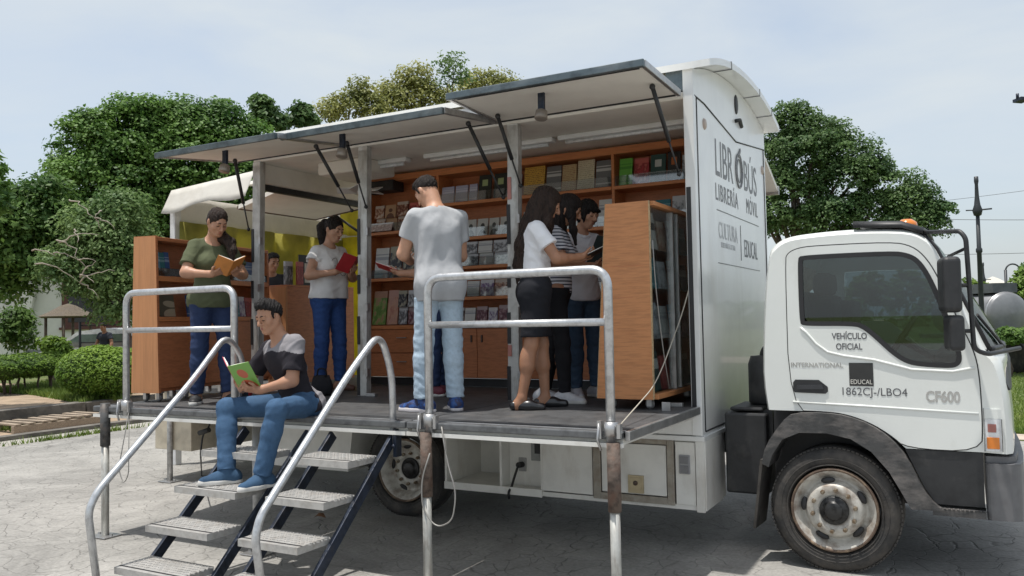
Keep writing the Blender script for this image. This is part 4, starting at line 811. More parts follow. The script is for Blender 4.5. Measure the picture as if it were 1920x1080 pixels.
cabrow(1.16, [(5.58, .2, .28, 'dgreen'), (5.82, .18, .24, 'red'), (6.08, .2, .28, 'grey'), (6.32, .18, .24, 'black')], 'at the bottom of the orange cabinet')
cord('wire', [(-1.90, 5.50, 2.22), (-1.90, 5.54, 1.9), (-1.89, 5.62, 1.5), (-1.88, 5.72, 1.18)], 0.004, WIRE, 'thin wire running down the glazed side of the orange cabinet')
cord('rope', [(-1.74, 5.86, 1.95), (-1.80, 5.80, 1.70), (-1.88, 5.46, 1.24), (-1.80, 4.56, ZD+0.02), (-1.75, 4.44, ZD+0.02)], 0.004, pm('rope_beige', (0.45, 0.41, 0.34), 0.8), 'slack rope tied from the front wall down to the deck corner', 'rope')
# ------------------------------------------------------------------ people: signed-distance bodies turned into one continuous mesh
class Field:
    def __init__(s, h=0.0055): s.h = h; s.ops = []
    def cap(s, a, b, ra, rb=None, k=0.02, op='u'): s.ops.append(('cap', np.array(a, float), np.array(b, float), ra, ra if rb is None else rb, k, op)); return s
    def sleeve(s, a, b, ra, rb, k=0.02): s.ops.append(('capf', np.array(a, float), np.array(b, float), ra, rb, k, 'u')); return s
    def chain(s, pts, rs, k=0.015, op='u'):
        for i in range(len(pts)-1): s.cap(pts[i], pts[i+1], rs[i], rs[i+1], k, op)
        return s
    def ell(s, c, r, R=None, k=0.02, op='u'): s.ops.append(('ell', np.array(c, float), np.array(r, float), np.eye(3) if R is None else np.array(R, float), None, k, op)); return s
    def plane(s, p, n, k=0.004, op='cut'): s.ops.append(('plane', np.array(p, float), np.array(n, float)/np.linalg.norm(n), None, None, k, op)); return s
    def bounds(s):
        lo, hi = np.full(3, 9e9), np.full(3, -9e9)
        for o in s.ops:
            if o[6] != 'u': continue
            if o[0] in ('cap', 'capf'): r = max(o[3], o[4])+0.012; l = np.minimum(o[1], o[2])-r; h = np.maximum(o[1], o[2])+r
            else: e = np.sqrt(((o[3]*o[2])**2).sum(1))+0.012; l = o[1]-e; h = o[1]+e
            lo, hi = np.minimum(lo, l), np.maximum(hi, h)
        return lo, hi
    def mesh(s):
        h = s.h; lo, hi = s.bounds(); n = np.ceil((hi-lo)/h).astype(int)+2
        F = np.full(n, 0.5, np.float32); ax = [lo[i]+h*np.arange(n[i]) for i in range(3)]
        for o in s.ops:
            k = o[5]; m = k+2.5*h
            if o[0] in ('cap', 'capf'): r = max(o[3], o[4])+m; l = np.minimum(o[1], o[2])-r; u = np.maximum(o[1], o[2])+r
            elif o[0] == 'ell': e = np.sqrt(((o[3]*o[2])**2).sum(1))+m; l = o[1]-e; u = o[1]+e
            else: l, u = lo, hi
            i0 = np.clip(np.floor((l-lo)/h).astype(int), 0, n); i1 = np.clip(np.ceil((u-lo)/h).astype(int)+1, 0, n)
            if np.any(i1 <= i0): continue
            sl = tuple(slice(a, b) for a, b in zip(i0, i1))
            X, Y, Z = np.meshgrid(*[ax[i][sl[i]].astype(np.float32) for i in range(3)], indexing='ij', sparse=True)
            if o[0] in ('cap', 'capf'):
                a, b = o[1], o[2]; ab = b-a; L2 = max(1e-9, ab@ab)
                x, y, z = X-np.float32(a[0]), Y-np.float32(a[1]), Z-np.float32(a[2])
                t = np.clip((x*ab[0]+y*ab[1]+z*ab[2])/L2, 0, 1 if o[0] == 'cap' else 1.6)
                d = np.sqrt((x-t*ab[0])**2+(y-t*ab[1])**2+(z-t*ab[2])**2)-(o[3]+(o[4]-o[3])*t)
                if o[0] == 'capf': d = np.maximum(d, ((x*ab[0]+y*ab[1]+z*ab[2])/L2-1)*math.sqrt(L2))
            elif o[0] == 'ell':
                c, r, R = o[1], o[2], o[3]; x, y, z = X-c[0], Y-c[1], Z-c[2]
                q = [(x*R[0, j]+y*R[1, j]+z*R[2, j])/r[j] for j in range(3)]
                k0 = np.sqrt(q[0]**2+q[1]**2+q[2]**2); k1 = np.sqrt((q[0]/r[0])**2+(q[1]/r[1])**2+(q[2]/r[2])**2)
                d = k0*(k0-1)/np.maximum(k1, 1e-6)
            else: d = (X-o[1][0])*o[2][0]+(Y-o[1][1])*o[2][1]+(Z-o[1][2])*o[2][2]   # > 0 is cut away
            f = F[sl]; d = d.astype(np.float32)
            if o[6] == 'u': g = np.clip(0.5+0.5*(d-f)/k, 0, 1); F[sl] = d*(1-g)+f*g-k*g*(1-g)
            else:
                if o[6] == 'sub': d = -d
                g = np.clip(0.5-0.5*(d-f)/k, 0, 1); F[sl] = d*(1-g)+f*g+k*g*(1-g)
        F[[0, -1]] = 0.5; F[:, [0, -1]] = 0.5; F[:, :, [0, -1]] = 0.5
        S = F < 0
        C = np.zeros(np.array(F.shape)-1, np.uint8)
        off = [(i, j, k) for i in (0, 1) for j in (0, 1) for k in (0, 1)]
        def sub(A, o): return A[o[0]:A.shape[0]-1+o[0], o[1]:A.shape[1]-1+o[1], o[2]:A.shape[2]-1+o[2]]
        for o in off: C += sub(S, o)
        I = np.argwhere((C > 0) & (C < 8)); V = np.zeros((len(I), 3)); W = np.zeros(len(I))
        vals = {o: F[I[:, 0]+o[0], I[:, 1]+o[1], I[:, 2]+o[2]] for o in off}
        for a in off:
            for d in range(3):
                if a[d]: continue
                b = list(a); b[d] = 1; b = tuple(b); fa, fb = vals[a], vals[b]; m = (fa < 0) != (fb < 0); t = fa[m]/(fa[m]-fb[m])
                p = np.tile(np.array(a, float), (m.sum(), 1)); p[:, d] += t; V[m] += p; W[m] += 1
        V = (V/W[:, None]+I)*h+lo
        idx = np.full(C.shape, -1, np.int32); idx[I[:, 0], I[:, 1], I[:, 2]] = np.arange(len(I)); Q = []
        for d in range(3):
            e, g = [(1, 2), (2, 0), (0, 1)][d]
            s0 = [slice(1, -1)]*3; s0[d] = slice(0, -1); s1 = [slice(1, -1)]*3; s1[d] = slice(1, None)
            s0[d] = slice(0, F.shape[d]-1); s1[d] = slice(1, F.shape[d])
            A, B = S[tuple(s0)], S[tuple(s1)]; P = np.argwhere(A != B); fl = A[P[:, 0], P[:, 1], P[:, 2]]
            for q in (0, 1, 2):
                if q != d: P[:, q] += 1
            def at(de, dg):
                R = P.copy(); R[:, e] -= de; R[:, g] -= dg; return idx[R[:, 0], R[:, 1], R[:, 2]]
            q = np.stack([at(1, 1), at(0, 1), at(0, 0), at(1, 0)], 1); q[~fl] = q[~fl][:, ::-1]; Q.append(q)
        Q = np.concatenate(Q); return V, Q[(Q >= 0).all(1)]
def vnormals(V, Q):
    n = np.cross(V[Q[:, 2]]-V[Q[:, 0]], V[Q[:, 3]]-V[Q[:, 1]]); N = np.zeros_like(V)
    for j in range(4): np.add.at(N, Q[:, j], n)
    return N/np.maximum(np.linalg.norm(N, axis=1), 1e-12)[:, None]
def relax(V, Q, it=2):
    for _ in range(it):
        A = np.zeros_like(V); c = np.zeros(len(V))
        for i, j in ((0, 1), (1, 2), (2, 3), (3, 0)):
            np.add.at(A, Q[:, i], V[Q[:, j]]); np.add.at(c, Q[:, i], 1); np.add.at(A, Q[:, j], V[Q[:, i]]); np.add.at(c, Q[:, j], 1)
        V = V*0.5+0.5*A/np.maximum(c, 1)[:, None]
    return V
def folds(V, N, amp, seed, dirs=((11, 4, 20), (-16, 6, 15), (6, -19, 10), (13, 12, 34)), warp=0.9, wf=None):
    r = np.random.default_rng(seed); f = np.zeros(len(V)); W = V+0.02*np.sin(V[:, [1, 2, 0]]*23+seed)
    for d in dirs:
        d = np.array(d)*r.uniform(0.8, 1.3); ph = r.uniform(0, 6.28); g = np.sin(W@d+ph+warp*np.sin(W@(d[[2, 0, 1]]*0.7)+ph)+0.8*np.sin(W@(d[[1, 2, 0]]*0.31)+2*ph)); f += 0.55-1.5*np.abs(g)**1.5
    return V+N*np.maximum(amp*(1 if wf is None else wf(V))*f/len(dirs)*1.5+0.001, -0.0035)[:, None]
def np_mesh(name, V, Q, mats, mi=None):
    me = bpy.data.meshes.new(name); me.vertices.add(len(V)); me.vertices.foreach_set('co', np.asarray(V, np.float32).ravel())
    k = Q.shape[1]; me.loops.add(len(Q)*k); me.loops.foreach_set('vertex_index', np.asarray(Q, np.int32).ravel()); me.polygons.add(len(Q))
    me.polygons.foreach_set('loop_start', np.arange(len(Q), dtype=np.int32)*k); me.polygons.foreach_set('use_smooth', np.ones(len(Q), bool))
    for m in mats: me.materials.append(m)
    if mi is not None: me.polygons.foreach_set('material_index', np.asarray(mi, np.int32))
    me.update(); me.validate(); return me
def rot(yaw=0, pitch=0, roll=0):                              # yaw left+, pitch nose down+, roll to the right+
    cy, sy = math.cos(yaw), math.sin(yaw); cp, sp = math.cos(-pitch), math.sin(-pitch); cr, sr = math.cos(roll), math.sin(roll)
    return np.array([[cy, -sy, 0], [sy, cy, 0], [0, 0, 1]]) @ np.array([[1, 0, 0], [0, cp, -sp], [0, sp, cp]]) @ np.array([[cr, 0, sr], [0, 1, 0], [-sr, 0, cr]])
def ik(a, b, l1, l2, pole):
    a, b, pole = np.array(a, float), np.array(b, float), np.array(pole, float); d = b-a; D = np.linalg.norm(d); D2 = min(D, (l1+l2)*0.999); u = d/D
    x = (l1*l1-l2*l2+D2*D2)/(2*D2); y = math.sqrt(max(1e-6, l1*l1-x*x)); p = pole-u*(pole@u); p /= np.linalg.norm(p)
    return a+u*x+p*y, a+u*D2
SKIN = {k: pm('skin_'+k, c, 0.5, var=0.06, vs=14, sss=0.12, bump=0.03, bs=120) for k, c in dict(light=(0.52, 0.285, 0.185), mid=(0.43, 0.225, 0.14), tan=(0.36, 0.18, 0.105)).items()}
HAIR = {k: pm('hair_'+k, c, 0.5, var=0.35, vs=10, stretch=(6, 6, 1), bump=0.5, bs=70, spec=0.25) for k, c in dict(black=(0.012, 0.010, 0.010), brown=(0.030, 0.017, 0.012), dark=(0.018, 0.012, 0.010)).items()}
def cloth(name, col, **k):
    new = 'cloth_'+name not in MATS
    m = pm('cloth_'+name, col, k.pop('rough', 0.85), bump=k.pop('bump', 0.18), bs=k.pop('bs', 260), var=k.pop('var', 0.08), vs=k.pop('vs', 6), spec=0.25, **k)
    if new:                                                   # crumples on top of the weave
        N, L, b = nodes(m); tc = N.new('ShaderNodeTexCoord'); no = N.new('ShaderNodeTexNoise'); no.inputs['Scale'].default_value = 10; no.inputs['Detail'].default_value = 1.2; no.inputs['Distortion'].default_value = 1.6; L.new(tc.outputs['Object'], no.inputs['Vector'])
        bp = N.new('ShaderNodeBump'); bp.inputs['Strength'].default_value = 0.09; bp.inputs['Distance'].default_value = 0.03; L.new(no.outputs['Fac'], bp.inputs['Height'])
        if b.inputs['Normal'].links: L.new(b.inputs['Normal'].links[0].from_socket, bp.inputs['Normal'])
        L.new(bp.outputs[0], b.inputs['Normal'])
    return m
LIPS = pm('lips', (0.33, 0.11, 0.09), 0.4); EYEM = pm('eye_dark', (0.02, 0.014, 0.012), 0.25); EYEW = pm('eye_white', (0.5, 0.47, 0.45), 0.3)

def make_person(label, pos, heading, o):
    """pos: where the feet stand (or the floor below); heading: direction faced, radians from +Y anticlockwise. Local frame: x right, y forward."""
    s = o.get('s', 1.0); fem = o.get('fem', True); hv = o.get('heavy', 0.0); H = o.get('h', 0.0055)
    P = thing('person', pos, label, 'person', o.get('group'))
    ch, sh_ = math.cos(heading), math.sin(heading); RW = np.array([[ch, -sh_, 0], [sh_, ch, 0], [0, 0, 1]]); T = np.array(pos, float)
    def emit(name, fld, mats, parent=P, amp=0.0, seed=1, it=1, dirs=None, mi=None, **kw):
        V, Q = fld.mesh(); V = relax(V, Q, it)
        if amp:
            N = vnormals(V, Q); V = folds(V, N, amp, seed, **({'dirs': dirs} if dirs else {}), **kw)
        m = mi(V[Q].mean(1)) if mi else None
        return obj(name, np_mesh(name, V@RW.T+T, Q, mats if isinstance(mats, (list, tuple)) else [mats], m), [], parent)
    v3 = lambda *a: np.array(a, float)
    # skeleton
    pel = v3(*o.get('pelvis', (0, 0, 0.93*s))); lean = rot(o.get('turn', 0.0), o.get('lean', 0.04), o.get('side', 0.0)); pr_ = rot(o.get('hip_turn', 0.0), 0.0, 0)
    sp = lambda x, y, z: pel+lean@(v3(x, y, z)*s)
    sw = 0.146 if fem else 0.163; hw = 0.088 if fem else 0.085
    neck, chest, waist = sp(0, 0.0, 0.50), sp(0, 0.0, 0.33), sp(0, 0.005, 0.14)
    sh = {q: sp(q*sw, -0.008, 0.425+o.get('shrug', 0)) for q in (-1, 1)}; hip = {q: pel+pr_@(v3(q*hw, 0, -0.03)*s) for q in (-1, 1)}
    ank, knee, elb, wri = {}, {}, {}, {}
    for q in (-1, 1):
        f = o['feet'][q]; a = v3(f[0], f[1], f[2]+0.075); pole = v3(*(o.get('knee_pole', {}).get(q, (0.1*q, 1, 0.1)))); knee[q], ank[q] = ik(hip[q], a, 0.415*s*o.get('legs', 1), 0.405*s*o.get('legs', 1), pole)
        hnd = o['hands'][q]; elb[q], wri[q] = ik(sh[q], v3(*hnd['w']), 0.275*s, 0.245*s, v3(*hnd.get('pole', (0.7*q, -0.5, -1))))
    HR = rot(*o.get('head', (0, 0.35, 0))); HG = rot(o.get('head', (0, 0, 0))[0], 0.0, 0.0); hc = neck+lean@v3(0, 0.012, 0.035)*s+HR@v3(0, 0.02, 0.125)*s
    hs = 0.98*s*o.get('hs', 1.0); hp = lambda x, y, z: hc+HR@(v3(x, y, z)*hs); hg = lambda x, y, z: hc+HG@(v3(x, y, z)*hs); he = lambda *r: v3(*r)*hs
    tw = (0.93 if fem else 0.90)*(1+0.33*hv); td = (0.95 if fem else 0.92)*(1+0.42*hv)
    def torso(B, g=0.0):
        B.ell(pel+v3(0, -0.005, -0.01)*s, v3(0.158*tw*(1.05 if fem else 0.95), 0.108*td, 0.115)*s+g, lean, 0.05)
        B.ell(sp(0, 0.008, 0.12), v3(0.128*tw*(1 if fem else 1.07), 0.094*td, 0.13)*s+g, lean, 0.06)
        B.ell(sp(0, -0.002, 0.30), v3((0.142 if fem else 0.163)*tw, 0.102*td, 0.165)*s+g, lean, 0.06)
        B.cap(sp(-sw+0.05, -0.008, 0.395), sp(sw-0.05, -0.008, 0.395), 0.058*s+g*0.8, None, 0.05)
        for q in (-1, 1): B.cap(sp(q*0.035, -0.016, 0.462), sp(q*(sw-0.02), -0.010, 0.425), 0.040*s+g*0.7, 0.042*s+g*0.6, 0.035)
        for q in (-1, 1): B.ell(pel+pr_@(v3(q*0.07, -0.055, -0.045)*s), v3(0.08, 0.07, 0.085)*s*(1+0.15*hv)+g, pr_, 0.04)
        B.ell(sp(0, -0.026, 0.452), v3(0.062, 0.034, 0.05)*s+g*0.7, lean, 0.03)
        if fem:
            for q in (-1, 1): B.ell(sp(q*0.068, 0.085, 0.285), v3(0.062, 0.05, 0.06)*s*(1+0.25*hv)+g, lean, 0.03)
        else: B.ell(sp(0, 0.05, 0.33), v3(0.13, 0.06, 0.09)*s+g, lean, 0.05)
    def arm(B, q, g=0.0, upto=None):
        a, e, w = sh[q], elb[q], wri[q]; r0, r1, r2, r3 = [x*s*(1 if fem else 1.08)*(1+0.2*hv) for x in (0.052, 0.041, 0.039, 0.026)]
        if upto is None: B.cap(a, e, r0*0.95+g, r1+g, 0.04); B.ell(e+(w-e)*0.22, (0.042*s*(1+0.2*hv)+g,)*3, None, 0.03); B.cap(e, w, r2+g, r3+g, 0.02)
        else: B.sleeve(a, a+(e-a)*upto, r0+g*0.45, r0+(r1-r0)*upto+g+0.004, 0.03)
    def leg(B, q, g=0.0, cuff=0.0):
        h, k, a = hip[q], knee[q], ank[q]; t0, t1, c0, c1 = [x*s*(1+0.22*hv) for x in ((0.082 if fem else 0.080), 0.052, 0.050, 0.034)]
        B.cap(h, k, t0+g, t1+g, 0.05); B.cap(k, k+(a-k)*0.4, c0+g, 0.05*s+g, 0.025); back = (lambda d: d/np.linalg.norm(d))(np.cross(np.cross(a-k, k-h) if np.linalg.norm(np.cross(a-k, k-h)) > 1e-3 else v3(1, 0, 0), a-k))
        B.ell(k+(a-k)*0.30-v3(0, 0.018, 0)*s, (0.049*s*(1+0.2*hv)+g,)*2+(0.10*s,), None, 0.03); B.cap(k+(a-k)*0.4, a+(a-k)/np.linalg.norm(a-k)*cuff, 0.046*s+g, c1+g+0.006*(g > 0.012), 0.025)
    foot = {}
    for q in (-1, 1):
        f = o['feet'][q]; yw = f[3] if len(f) > 3 else 0.1*q*-1; foot[q] = (v3(f[0], f[1], f[2]), rot(yw))
    # body: one continuous surface
    B = Field(H); torso(B)
    for q in (-1, 1):
        arm(B, q); leg(B, q); c, R = foot[q]; a = ank[q]
        B.cap(a, c+R@v3(0, -0.04, 0.035)*s, 0.036*s, 0.032*s, 0.02); B.cap(c+R@v3(0, -0.03, 0.038)*s, c+R@v3(0, 0.13, 0.026)*s, 0.036*s, 0.026*s, 0.03)
    B.cap(sp(0, -0.012, 0.44), hp(0, -0.022, -0.05), 0.052*s*(1 if fem else 1.14), 0.050*s*(1 if fem else 1.14), 0.04)
    B.ell(hp(0, -0.012, 0.032), he(0.073, 0.092, 0.084), HR, 0.03); B.ell(hp(0, 0.022, -0.035), he(0.058+0.008*hv, 0.066, 0.078), HR, 0.03)
    B.ell(hp(0, 0.060, -0.098), he(0.024, 0.022, 0.018), HR, 0.03)
    for q in (-1, 1):
        B.cap(hp(q*0.054, -0.005, -0.045), hp(q*0.020, 0.055, -0.095), (0.018+0.005*hv)*hs, 0.014*hs, 0.025); B.ell(hp(q*0.040, 0.056, -0.025), he(0.022, 0.020, 0.02), HR, 0.025)
        B.ell(hp(q*0.031, 0.098, 0.004), he(0.020, 0.016, 0.011), HR, 0.012, 'sub'); B.ell(hp(q*0.031, 0.077, 0.004), he(0.0165, 0.012, 0.0125), HR, 0.006)
        B.ell(hp(q*0.077, -0.012, -0.006), he(0.010, 0.018, 0.031), HR, 0.008)
    B.cap(hp(-0.034, 0.078, 0.026), hp(0.034, 0.078, 0.026), 0.012*hs, None, 0.015)
    B.chain([hp(0, 0.088, 0.014), hp(0, 0.103, -0.012), hp(0, 0.112, -0.028)], [0.0085*hs, 0.0095*hs, 0.0125*hs], 0.010)
    for q in (-1, 1): B.ell(hp(q*0.012, 0.098, -0.032), he(0.009, 0.011, 0.008), HR, 0.008)
    B.cap(hp(-0.017, 0.083, -0.058), hp(0.017, 0.083, -0.058), 0.009*hs, None, 0.008); B.cap(hp(-0.014, 0.082, -0.070), hp(0.014, 0.082, -0.070), 0.0095*hs, None, 0.008)
    # hands: palm, four unequal bent fingers, and a thumb from the side of the palm
    for q in (-1, 1):
        hd = o['hands'][q]; w = wri[q]; d = v3(*hd['d']); d /= np.linalg.norm(d); n = v3(*hd['n']); n -= d*(n@d); n /= np.linalg.norm(n); t = np.cross(d, n)*hd.get('flip', q); cu = hd.get('curl', 0.5)
        z = 0.97*s; B.cap(elb[q]+(w-elb[q])*0.9, w+d*0.02*z, 0.026*s, 0.024*s, 0.02)
        for x in (-0.026, 0.0, 0.026): B.cap(w+d*0.02*z+t*x*0.7*z, w+d*0.088*z+t*x*z, 0.0155*z, 0.0125*z, 0.012)
        for x, L in ((0.031, 0.066), (0.0105, 0.075), (-0.0105, 0.070), (-0.031, 0.055)):
            p = w+d*0.088*z+t*x*z; ang = 0.15; dd = d
            for sg, rr in ((0.44, 0.0088), (0.32, 0.0080), (0.24, 0.0070)):
                ang += cu*0.75; dd = d*math.cos(ang)+n*math.sin(ang)+t*x*0.8; p2 = p+dd*L*sg*z; B.cap(p, p2, rr*z, rr*0.93*z, 0.004); p = p2
        p = w+d*0.03*z+t*0.030*z; tl = hd.get('thumb', 0.6); d1 = t*0.75+d*0.65+n*0.25*tl; d1 /= np.linalg.norm(d1); p2 = p+d1*0.038*z; d2 = d*0.85+t*0.25+n*0.6*tl; d2 /= np.linalg.norm(d2); p3 = p2+d2*0.032*z
        B.cap(w+d*0.02*z+t*0.012*z, p, 0.016*z, 0.0125*z, 0.01); B.cap(p, p2, 0.0118*z, 0.0105*z, 0.006); B.cap(p2, p3, 0.0103*z, 0.0085*z, 0.005)
    emit('body', B, SKIN[o.get('skin', 'mid')])
    # face marks
    def bits(name, mat, adds):
        m = MB(); adds(m); me = m.mesh(name); V = np.array([v.co for v in me.vertices]) @ RW.T + T
        me.vertices.foreach_set('co', V.astype(np.float32).ravel()); me.update(); return obj(name, me, mat, P)
    if o.get('face', True):
        for q in (-1, 1):
            bits('eye', EYEM, lambda m: m.tube([hp(q*(0.031+x), 0.0895-abs(x)*0.35+0.001, -0.001-(abs(x)*0.18)) for x in (-0.014, -0.007, 0, 0.007, 0.014)], [0.0012*hs, 0.0028*hs, 0.0034*hs, 0.0028*hs, 0.0012*hs], 6))
            bits('eyebrow', HAIR['black'], lambda m: m.tube([hp(q*x, y, z) for x, y, z in ((0.013, 0.093, 0.026), (0.026, 0.0925, 0.031), (0.038, 0.086, 0.030), (0.048, 0.074, 0.024))], [0.003*hs, 0.0036*hs, 0.003*hs, 0.0012*hs], 6))
        bits('lips', LIPS, lambda m: (m.tube([hp(x, 0.0925-abs(x)*0.35, -0.0595) for x in (-0.021, -0.01, 0, 0.01, 0.021)], [0.0015*hs, 0.004*hs, 0.0042*hs, 0.004*hs, 0.0015*hs], 6), m.tube([hp(x, 0.0915-abs(x)*0.35, -0.068) for x in (-0.018, -0.009, 0, 0.009, 0.018)], [0.0015*hs, 0.0045*hs, 0.005*hs, 0.0045*hs, 0.0015*hs], 6)))
    # shirt
    st = o['shirt']; g = st.get('g', 0.014); S = Field(H); torso(S, g)
    hem = st.get('hem', -0.08)
    if hem < -0.06: S.ell(pel+v3(0, 0, hem*0.5)*s, v3(0.170*tw, 0.125*td, 0.11)*s+g, pr_, 0.05)
    if hem < -0.04:
        for q in (-1, 1): S.ell(pel+pr_@(v3(q*0.07, -0.055, -0.045)*s), v3(0.085, 0.074, 0.09)*s*(1+0.15*hv)+g+0.010, pr_, 0.04)
    for q in (-1, 1):
        arm(S, q, st.get('sg', g+0.004), st.get('sleeve', 0.55)); e = sh[q]+(elb[q]-sh[q])*st.get('sleeve', 0.55)
    if 'belly' in st: S.ell(sp(0, st['belly'], 0.06), v3(0.13, 0.07, 0.14)*s, lean, 0.06)
    S.plane(pel+lean@v3(0, 0, hem)*s, lean@v3(0, st.get('hem_slope', 0.0), -1), 0.004)
    nk = st.get('neck', (0.035, 0.51, 0.075)); S.ell(sp(0, nk[0], nk[1]), v3(nk[2], nk[2]*1.05, nk[2]*0.9)*s, lean, 0.006, 'sub')
    if st.get('drape'):
        dr = st['drape']
        for q in (-1, 1):
            for yy in (-0.028, 0.03): S.cap(sp(q*0.072, yy, 0.33), pel+lean@v3(q*0.078, yy, hem-0.06)*s, dr*s, dr*s*1.02, 0.05)
        S.plane(pel+lean@v3(0, 0, hem)*s, lean@v3(0, st.get('hem_slope', 0.0), -1), 0.004)
    shirt = emit('shirt', S, st['mat'], amp=st.get('amp', 0.006), seed=st.get('seed', 3), it=2, dirs=st.get('dirs'), mi=st.get('mi') and (lambda c, f=st['mi']: f(c, pel, sp, sh, elb)))
    if st.get('collar'):
        C = Field(H*0.8); ring = [sp(0.062*math.cos(a), 0.012+0.066*math.sin(a), 0.478-0.030*math.sin(a)) for a in [2*math.pi*k/14 for k in range(15)]]
        C.chain(ring, [0.011*s]*15, 0.01); emit('collar', C, st['collar'], shirt)
    # trousers, skirt
    lo_ = o['lower']; g = lo_.get('g', 0.010); K = Field(H)
    K.ell(pel+v3(0, 0, -0.01)*s, v3(0.16*tw*(1.04 if fem else 0.95), 0.112*td, 0.11)*s+g, pr_, 0.05)
    for q in (-1, 1): K.ell(pel+pr_@(v3(q*0.07, -0.055, -0.045)*s), v3(0.082, 0.072, 0.088)*s*(1+0.15*hv)+g, pr_, 0.04)
    K.ell(sp(0, 0.004, 0.06), v3(0.126*tw, 0.090*td, 0.08)*s+g, lean, 0.05)
    if lo_.get('skirt'):
        zl = lo_['skirt']
        for q in (-1, 1): K.cap(hip[q], hip[q]+(knee[q]-hip[q])*zl*1.1, 0.088*s+g, 0.078*s+g, 0.09)
        m0 = (hip[-1]+hip[1])/2; m1 = (knee[-1]+knee[1])/2; K.ell(m0+(m1-m0)*zl*0.5, v3(0.138*s, 0.10*s, 0.3*s), pr_, 0.06)
        K.plane(m0+(m1-m0)*zl, (0, 0, -1), 0.003)
    else:
        t0, t1, t2 = [x*s*(1+0.22*hv) for x in ((0.083 if fem else 0.080), 0.055, lo_.get('ankle', 0.044))]
        for q in (-1, 1):
            h_, k_, a_ = hip[q], knee[q], ank[q]; K.cap(h_, k_, t0+g, t1+g, 0.05); K.cap(k_, k_+(a_-k_)*0.35, t1+g, t1*0.97+g, 0.03); K.sleeve(k_+(a_-k_)*0.3, a_+(a_-k_)*lo_.get('cuff', -0.02), t1*0.98+g, t2+g, 0.03)
    if not o.get('seated'): K.plane(sp(0, 0, lo_.get('top', 0.11 if hem > -0.02 else hem+0.035)), lean@v3(0, 0, 1), 0.004)
    emit('skirt' if lo_.get('skirt') else 'trousers', K, lo_['mat'], amp=lo_.get('amp', 0.005), seed=lo_.get('seed', 5), it=1, dirs=lo_.get('dirs', ((14, 9, 46), (-17, 12, 38), (21, -14, 60), (30, 22, 9))), wf=lambda V: 0.35+sum(np.exp(-(np.linalg.norm(V-knee[q], axis=1)/0.13)**2)*0.8+np.exp(-(np.linalg.norm(V-ank[q], axis=1)/0.15)**2)*1.3+np.exp(-(np.linalg.norm(V-hip[q]-v3(0, 0.06, 0), axis=1)/0.12)**2)*0.8 for q in (-1, 1)))
    # shoes
    so = o['shoe']
    for q in (-1, 1):
        c, R = foot[q]; w = so.get('w', 1.0); F = Field(0.0045); fp = lambda x, y, z: c+R@(v3(x, y, z)*s)
        F.cap(fp(0, -0.058, 0.036), fp(0.004*q, 0.06, 0.034), 0.040*s*w, 0.043*s*w, 0.02); F.cap(fp(0.004*q, 0.05, 0.03), fp(0.002*q, 0.15, 0.022), 0.042*s*w, 0.033*s*w, 0.03)
        if so.get('high', 1): F.cap(fp(0, -0.045, 0.05), ank[q]+v3(0, 0, so.get('hh', 0.0)), 0.042*s*w, 0.042*s*w, 0.03)
        if so.get('low'): F.ell(fp(0, -0.022, 0.088), v3(0.036, 0.062, 0.034)*s, R, 0.006, 'sub')
        F.plane(fp(0, 0, 0.0015), (0, 0, -1), 0.003)
        zsole = c[2]+so.get('sole', 0.026)*s
        m = [so['mat']]
        shoe = emit('shoe', F, m)
        if 'solem' in so:
            G = Field(0.0045); G.cap(fp(0, -0.06, 0.014), fp(0.004*q, 0.06, 0.014), 0.043*s*w, 0.046*s*w, 0.02); G.cap(fp(0.004*q, 0.05, 0.014), fp(0.002*q, 0.152, 0.014), 0.045*s*w, 0.035*s*w, 0.03)
            G.plane(fp(0, 0, 0.0005), (0, 0, -1), 0.003); G.plane(fp(0, 0, so.get('sole', 0.026)), R@v3(0, -so.get('rocker', 0.06), 1), 0.003); emit('sole', G, so['solem'], shoe)
        if 'lace' in so:
            m2 = MB()
            for k in range(4): y = 0.02+k*0.022; m2.tube([fp(-0.026, y, 0.066-k*0.006), fp(0, y+0.006, 0.083-k*0.011), fp(0.026, y, 0.066-k*0.006)], 0.004, 5)
            V = [RW@np.array(p)+T for p in m2.v]; m2.v = [tuple(p) for p in V]; obj('lace', m2, so['lace'], shoe)
    # hair
    hr = o['hair']; hm = HAIR[hr.get('col', 'black')]; X = Field(0.0048); th = hr.get('th', 0.012)
    X.ell(hp(0, -0.018, 0.034), he(0.074+th, 0.092+th, 0.084+th), HR, 0.02); kind = hr['kind']
    if kind == 'short':
        X.ell(hp(0, 0.022, 0.092), he(0.062, 0.075, 0.045*hr.get('top', 1.0)), HR, 0.02)
        X.plane(hp(0, 0, 0.030), HR@v3(0, 0.72, -1), 0.008); X.ell(hp(0, 0.125, 0.0), he(0.075, 0.07, hr.get('line', 0.083)), HR, 0.01, 'sub')
        for q in (-1, 1): X.ell(hp(q*0.092, 0.0, -0.012), he(0.02, 0.03, 0.04), HR, 0.006, 'sub'); X.cap(hp(q*0.072, 0.022, 0.035), hp(q*0.070, 0.020, -0.004), 0.011*hs, 0.007*hs, 0.008)
    else:
        X.ell(hp(0, 0.125, -0.03), he(0.066, 0.082, hr.get('line', 0.105)), HR, 0.014, 'sub')
        if kind == 'pony':
            X.plane(hp(0, 0, -0.02), HR@v3(0, 0.55, -1), 0.008)
            tb = [hp(0, -0.085, 0.062)]+[hg(*p) for p in hr['tail']]; X.chain(tb, [0.028*hs, 0.040*hs]+[hr.get('tw', 0.036)*hs*(1-0.55*k/len(hr['tail'])) for k in range(len(hr['tail'])-1)], 0.02)
        if kind == 'tied':
            X.plane(hp(0, 0, -0.04), HR@v3(0, 0.5, -1), 0.008); X.chain([hg(*p) for p in hr['tail']], hr['rs'], 0.02)
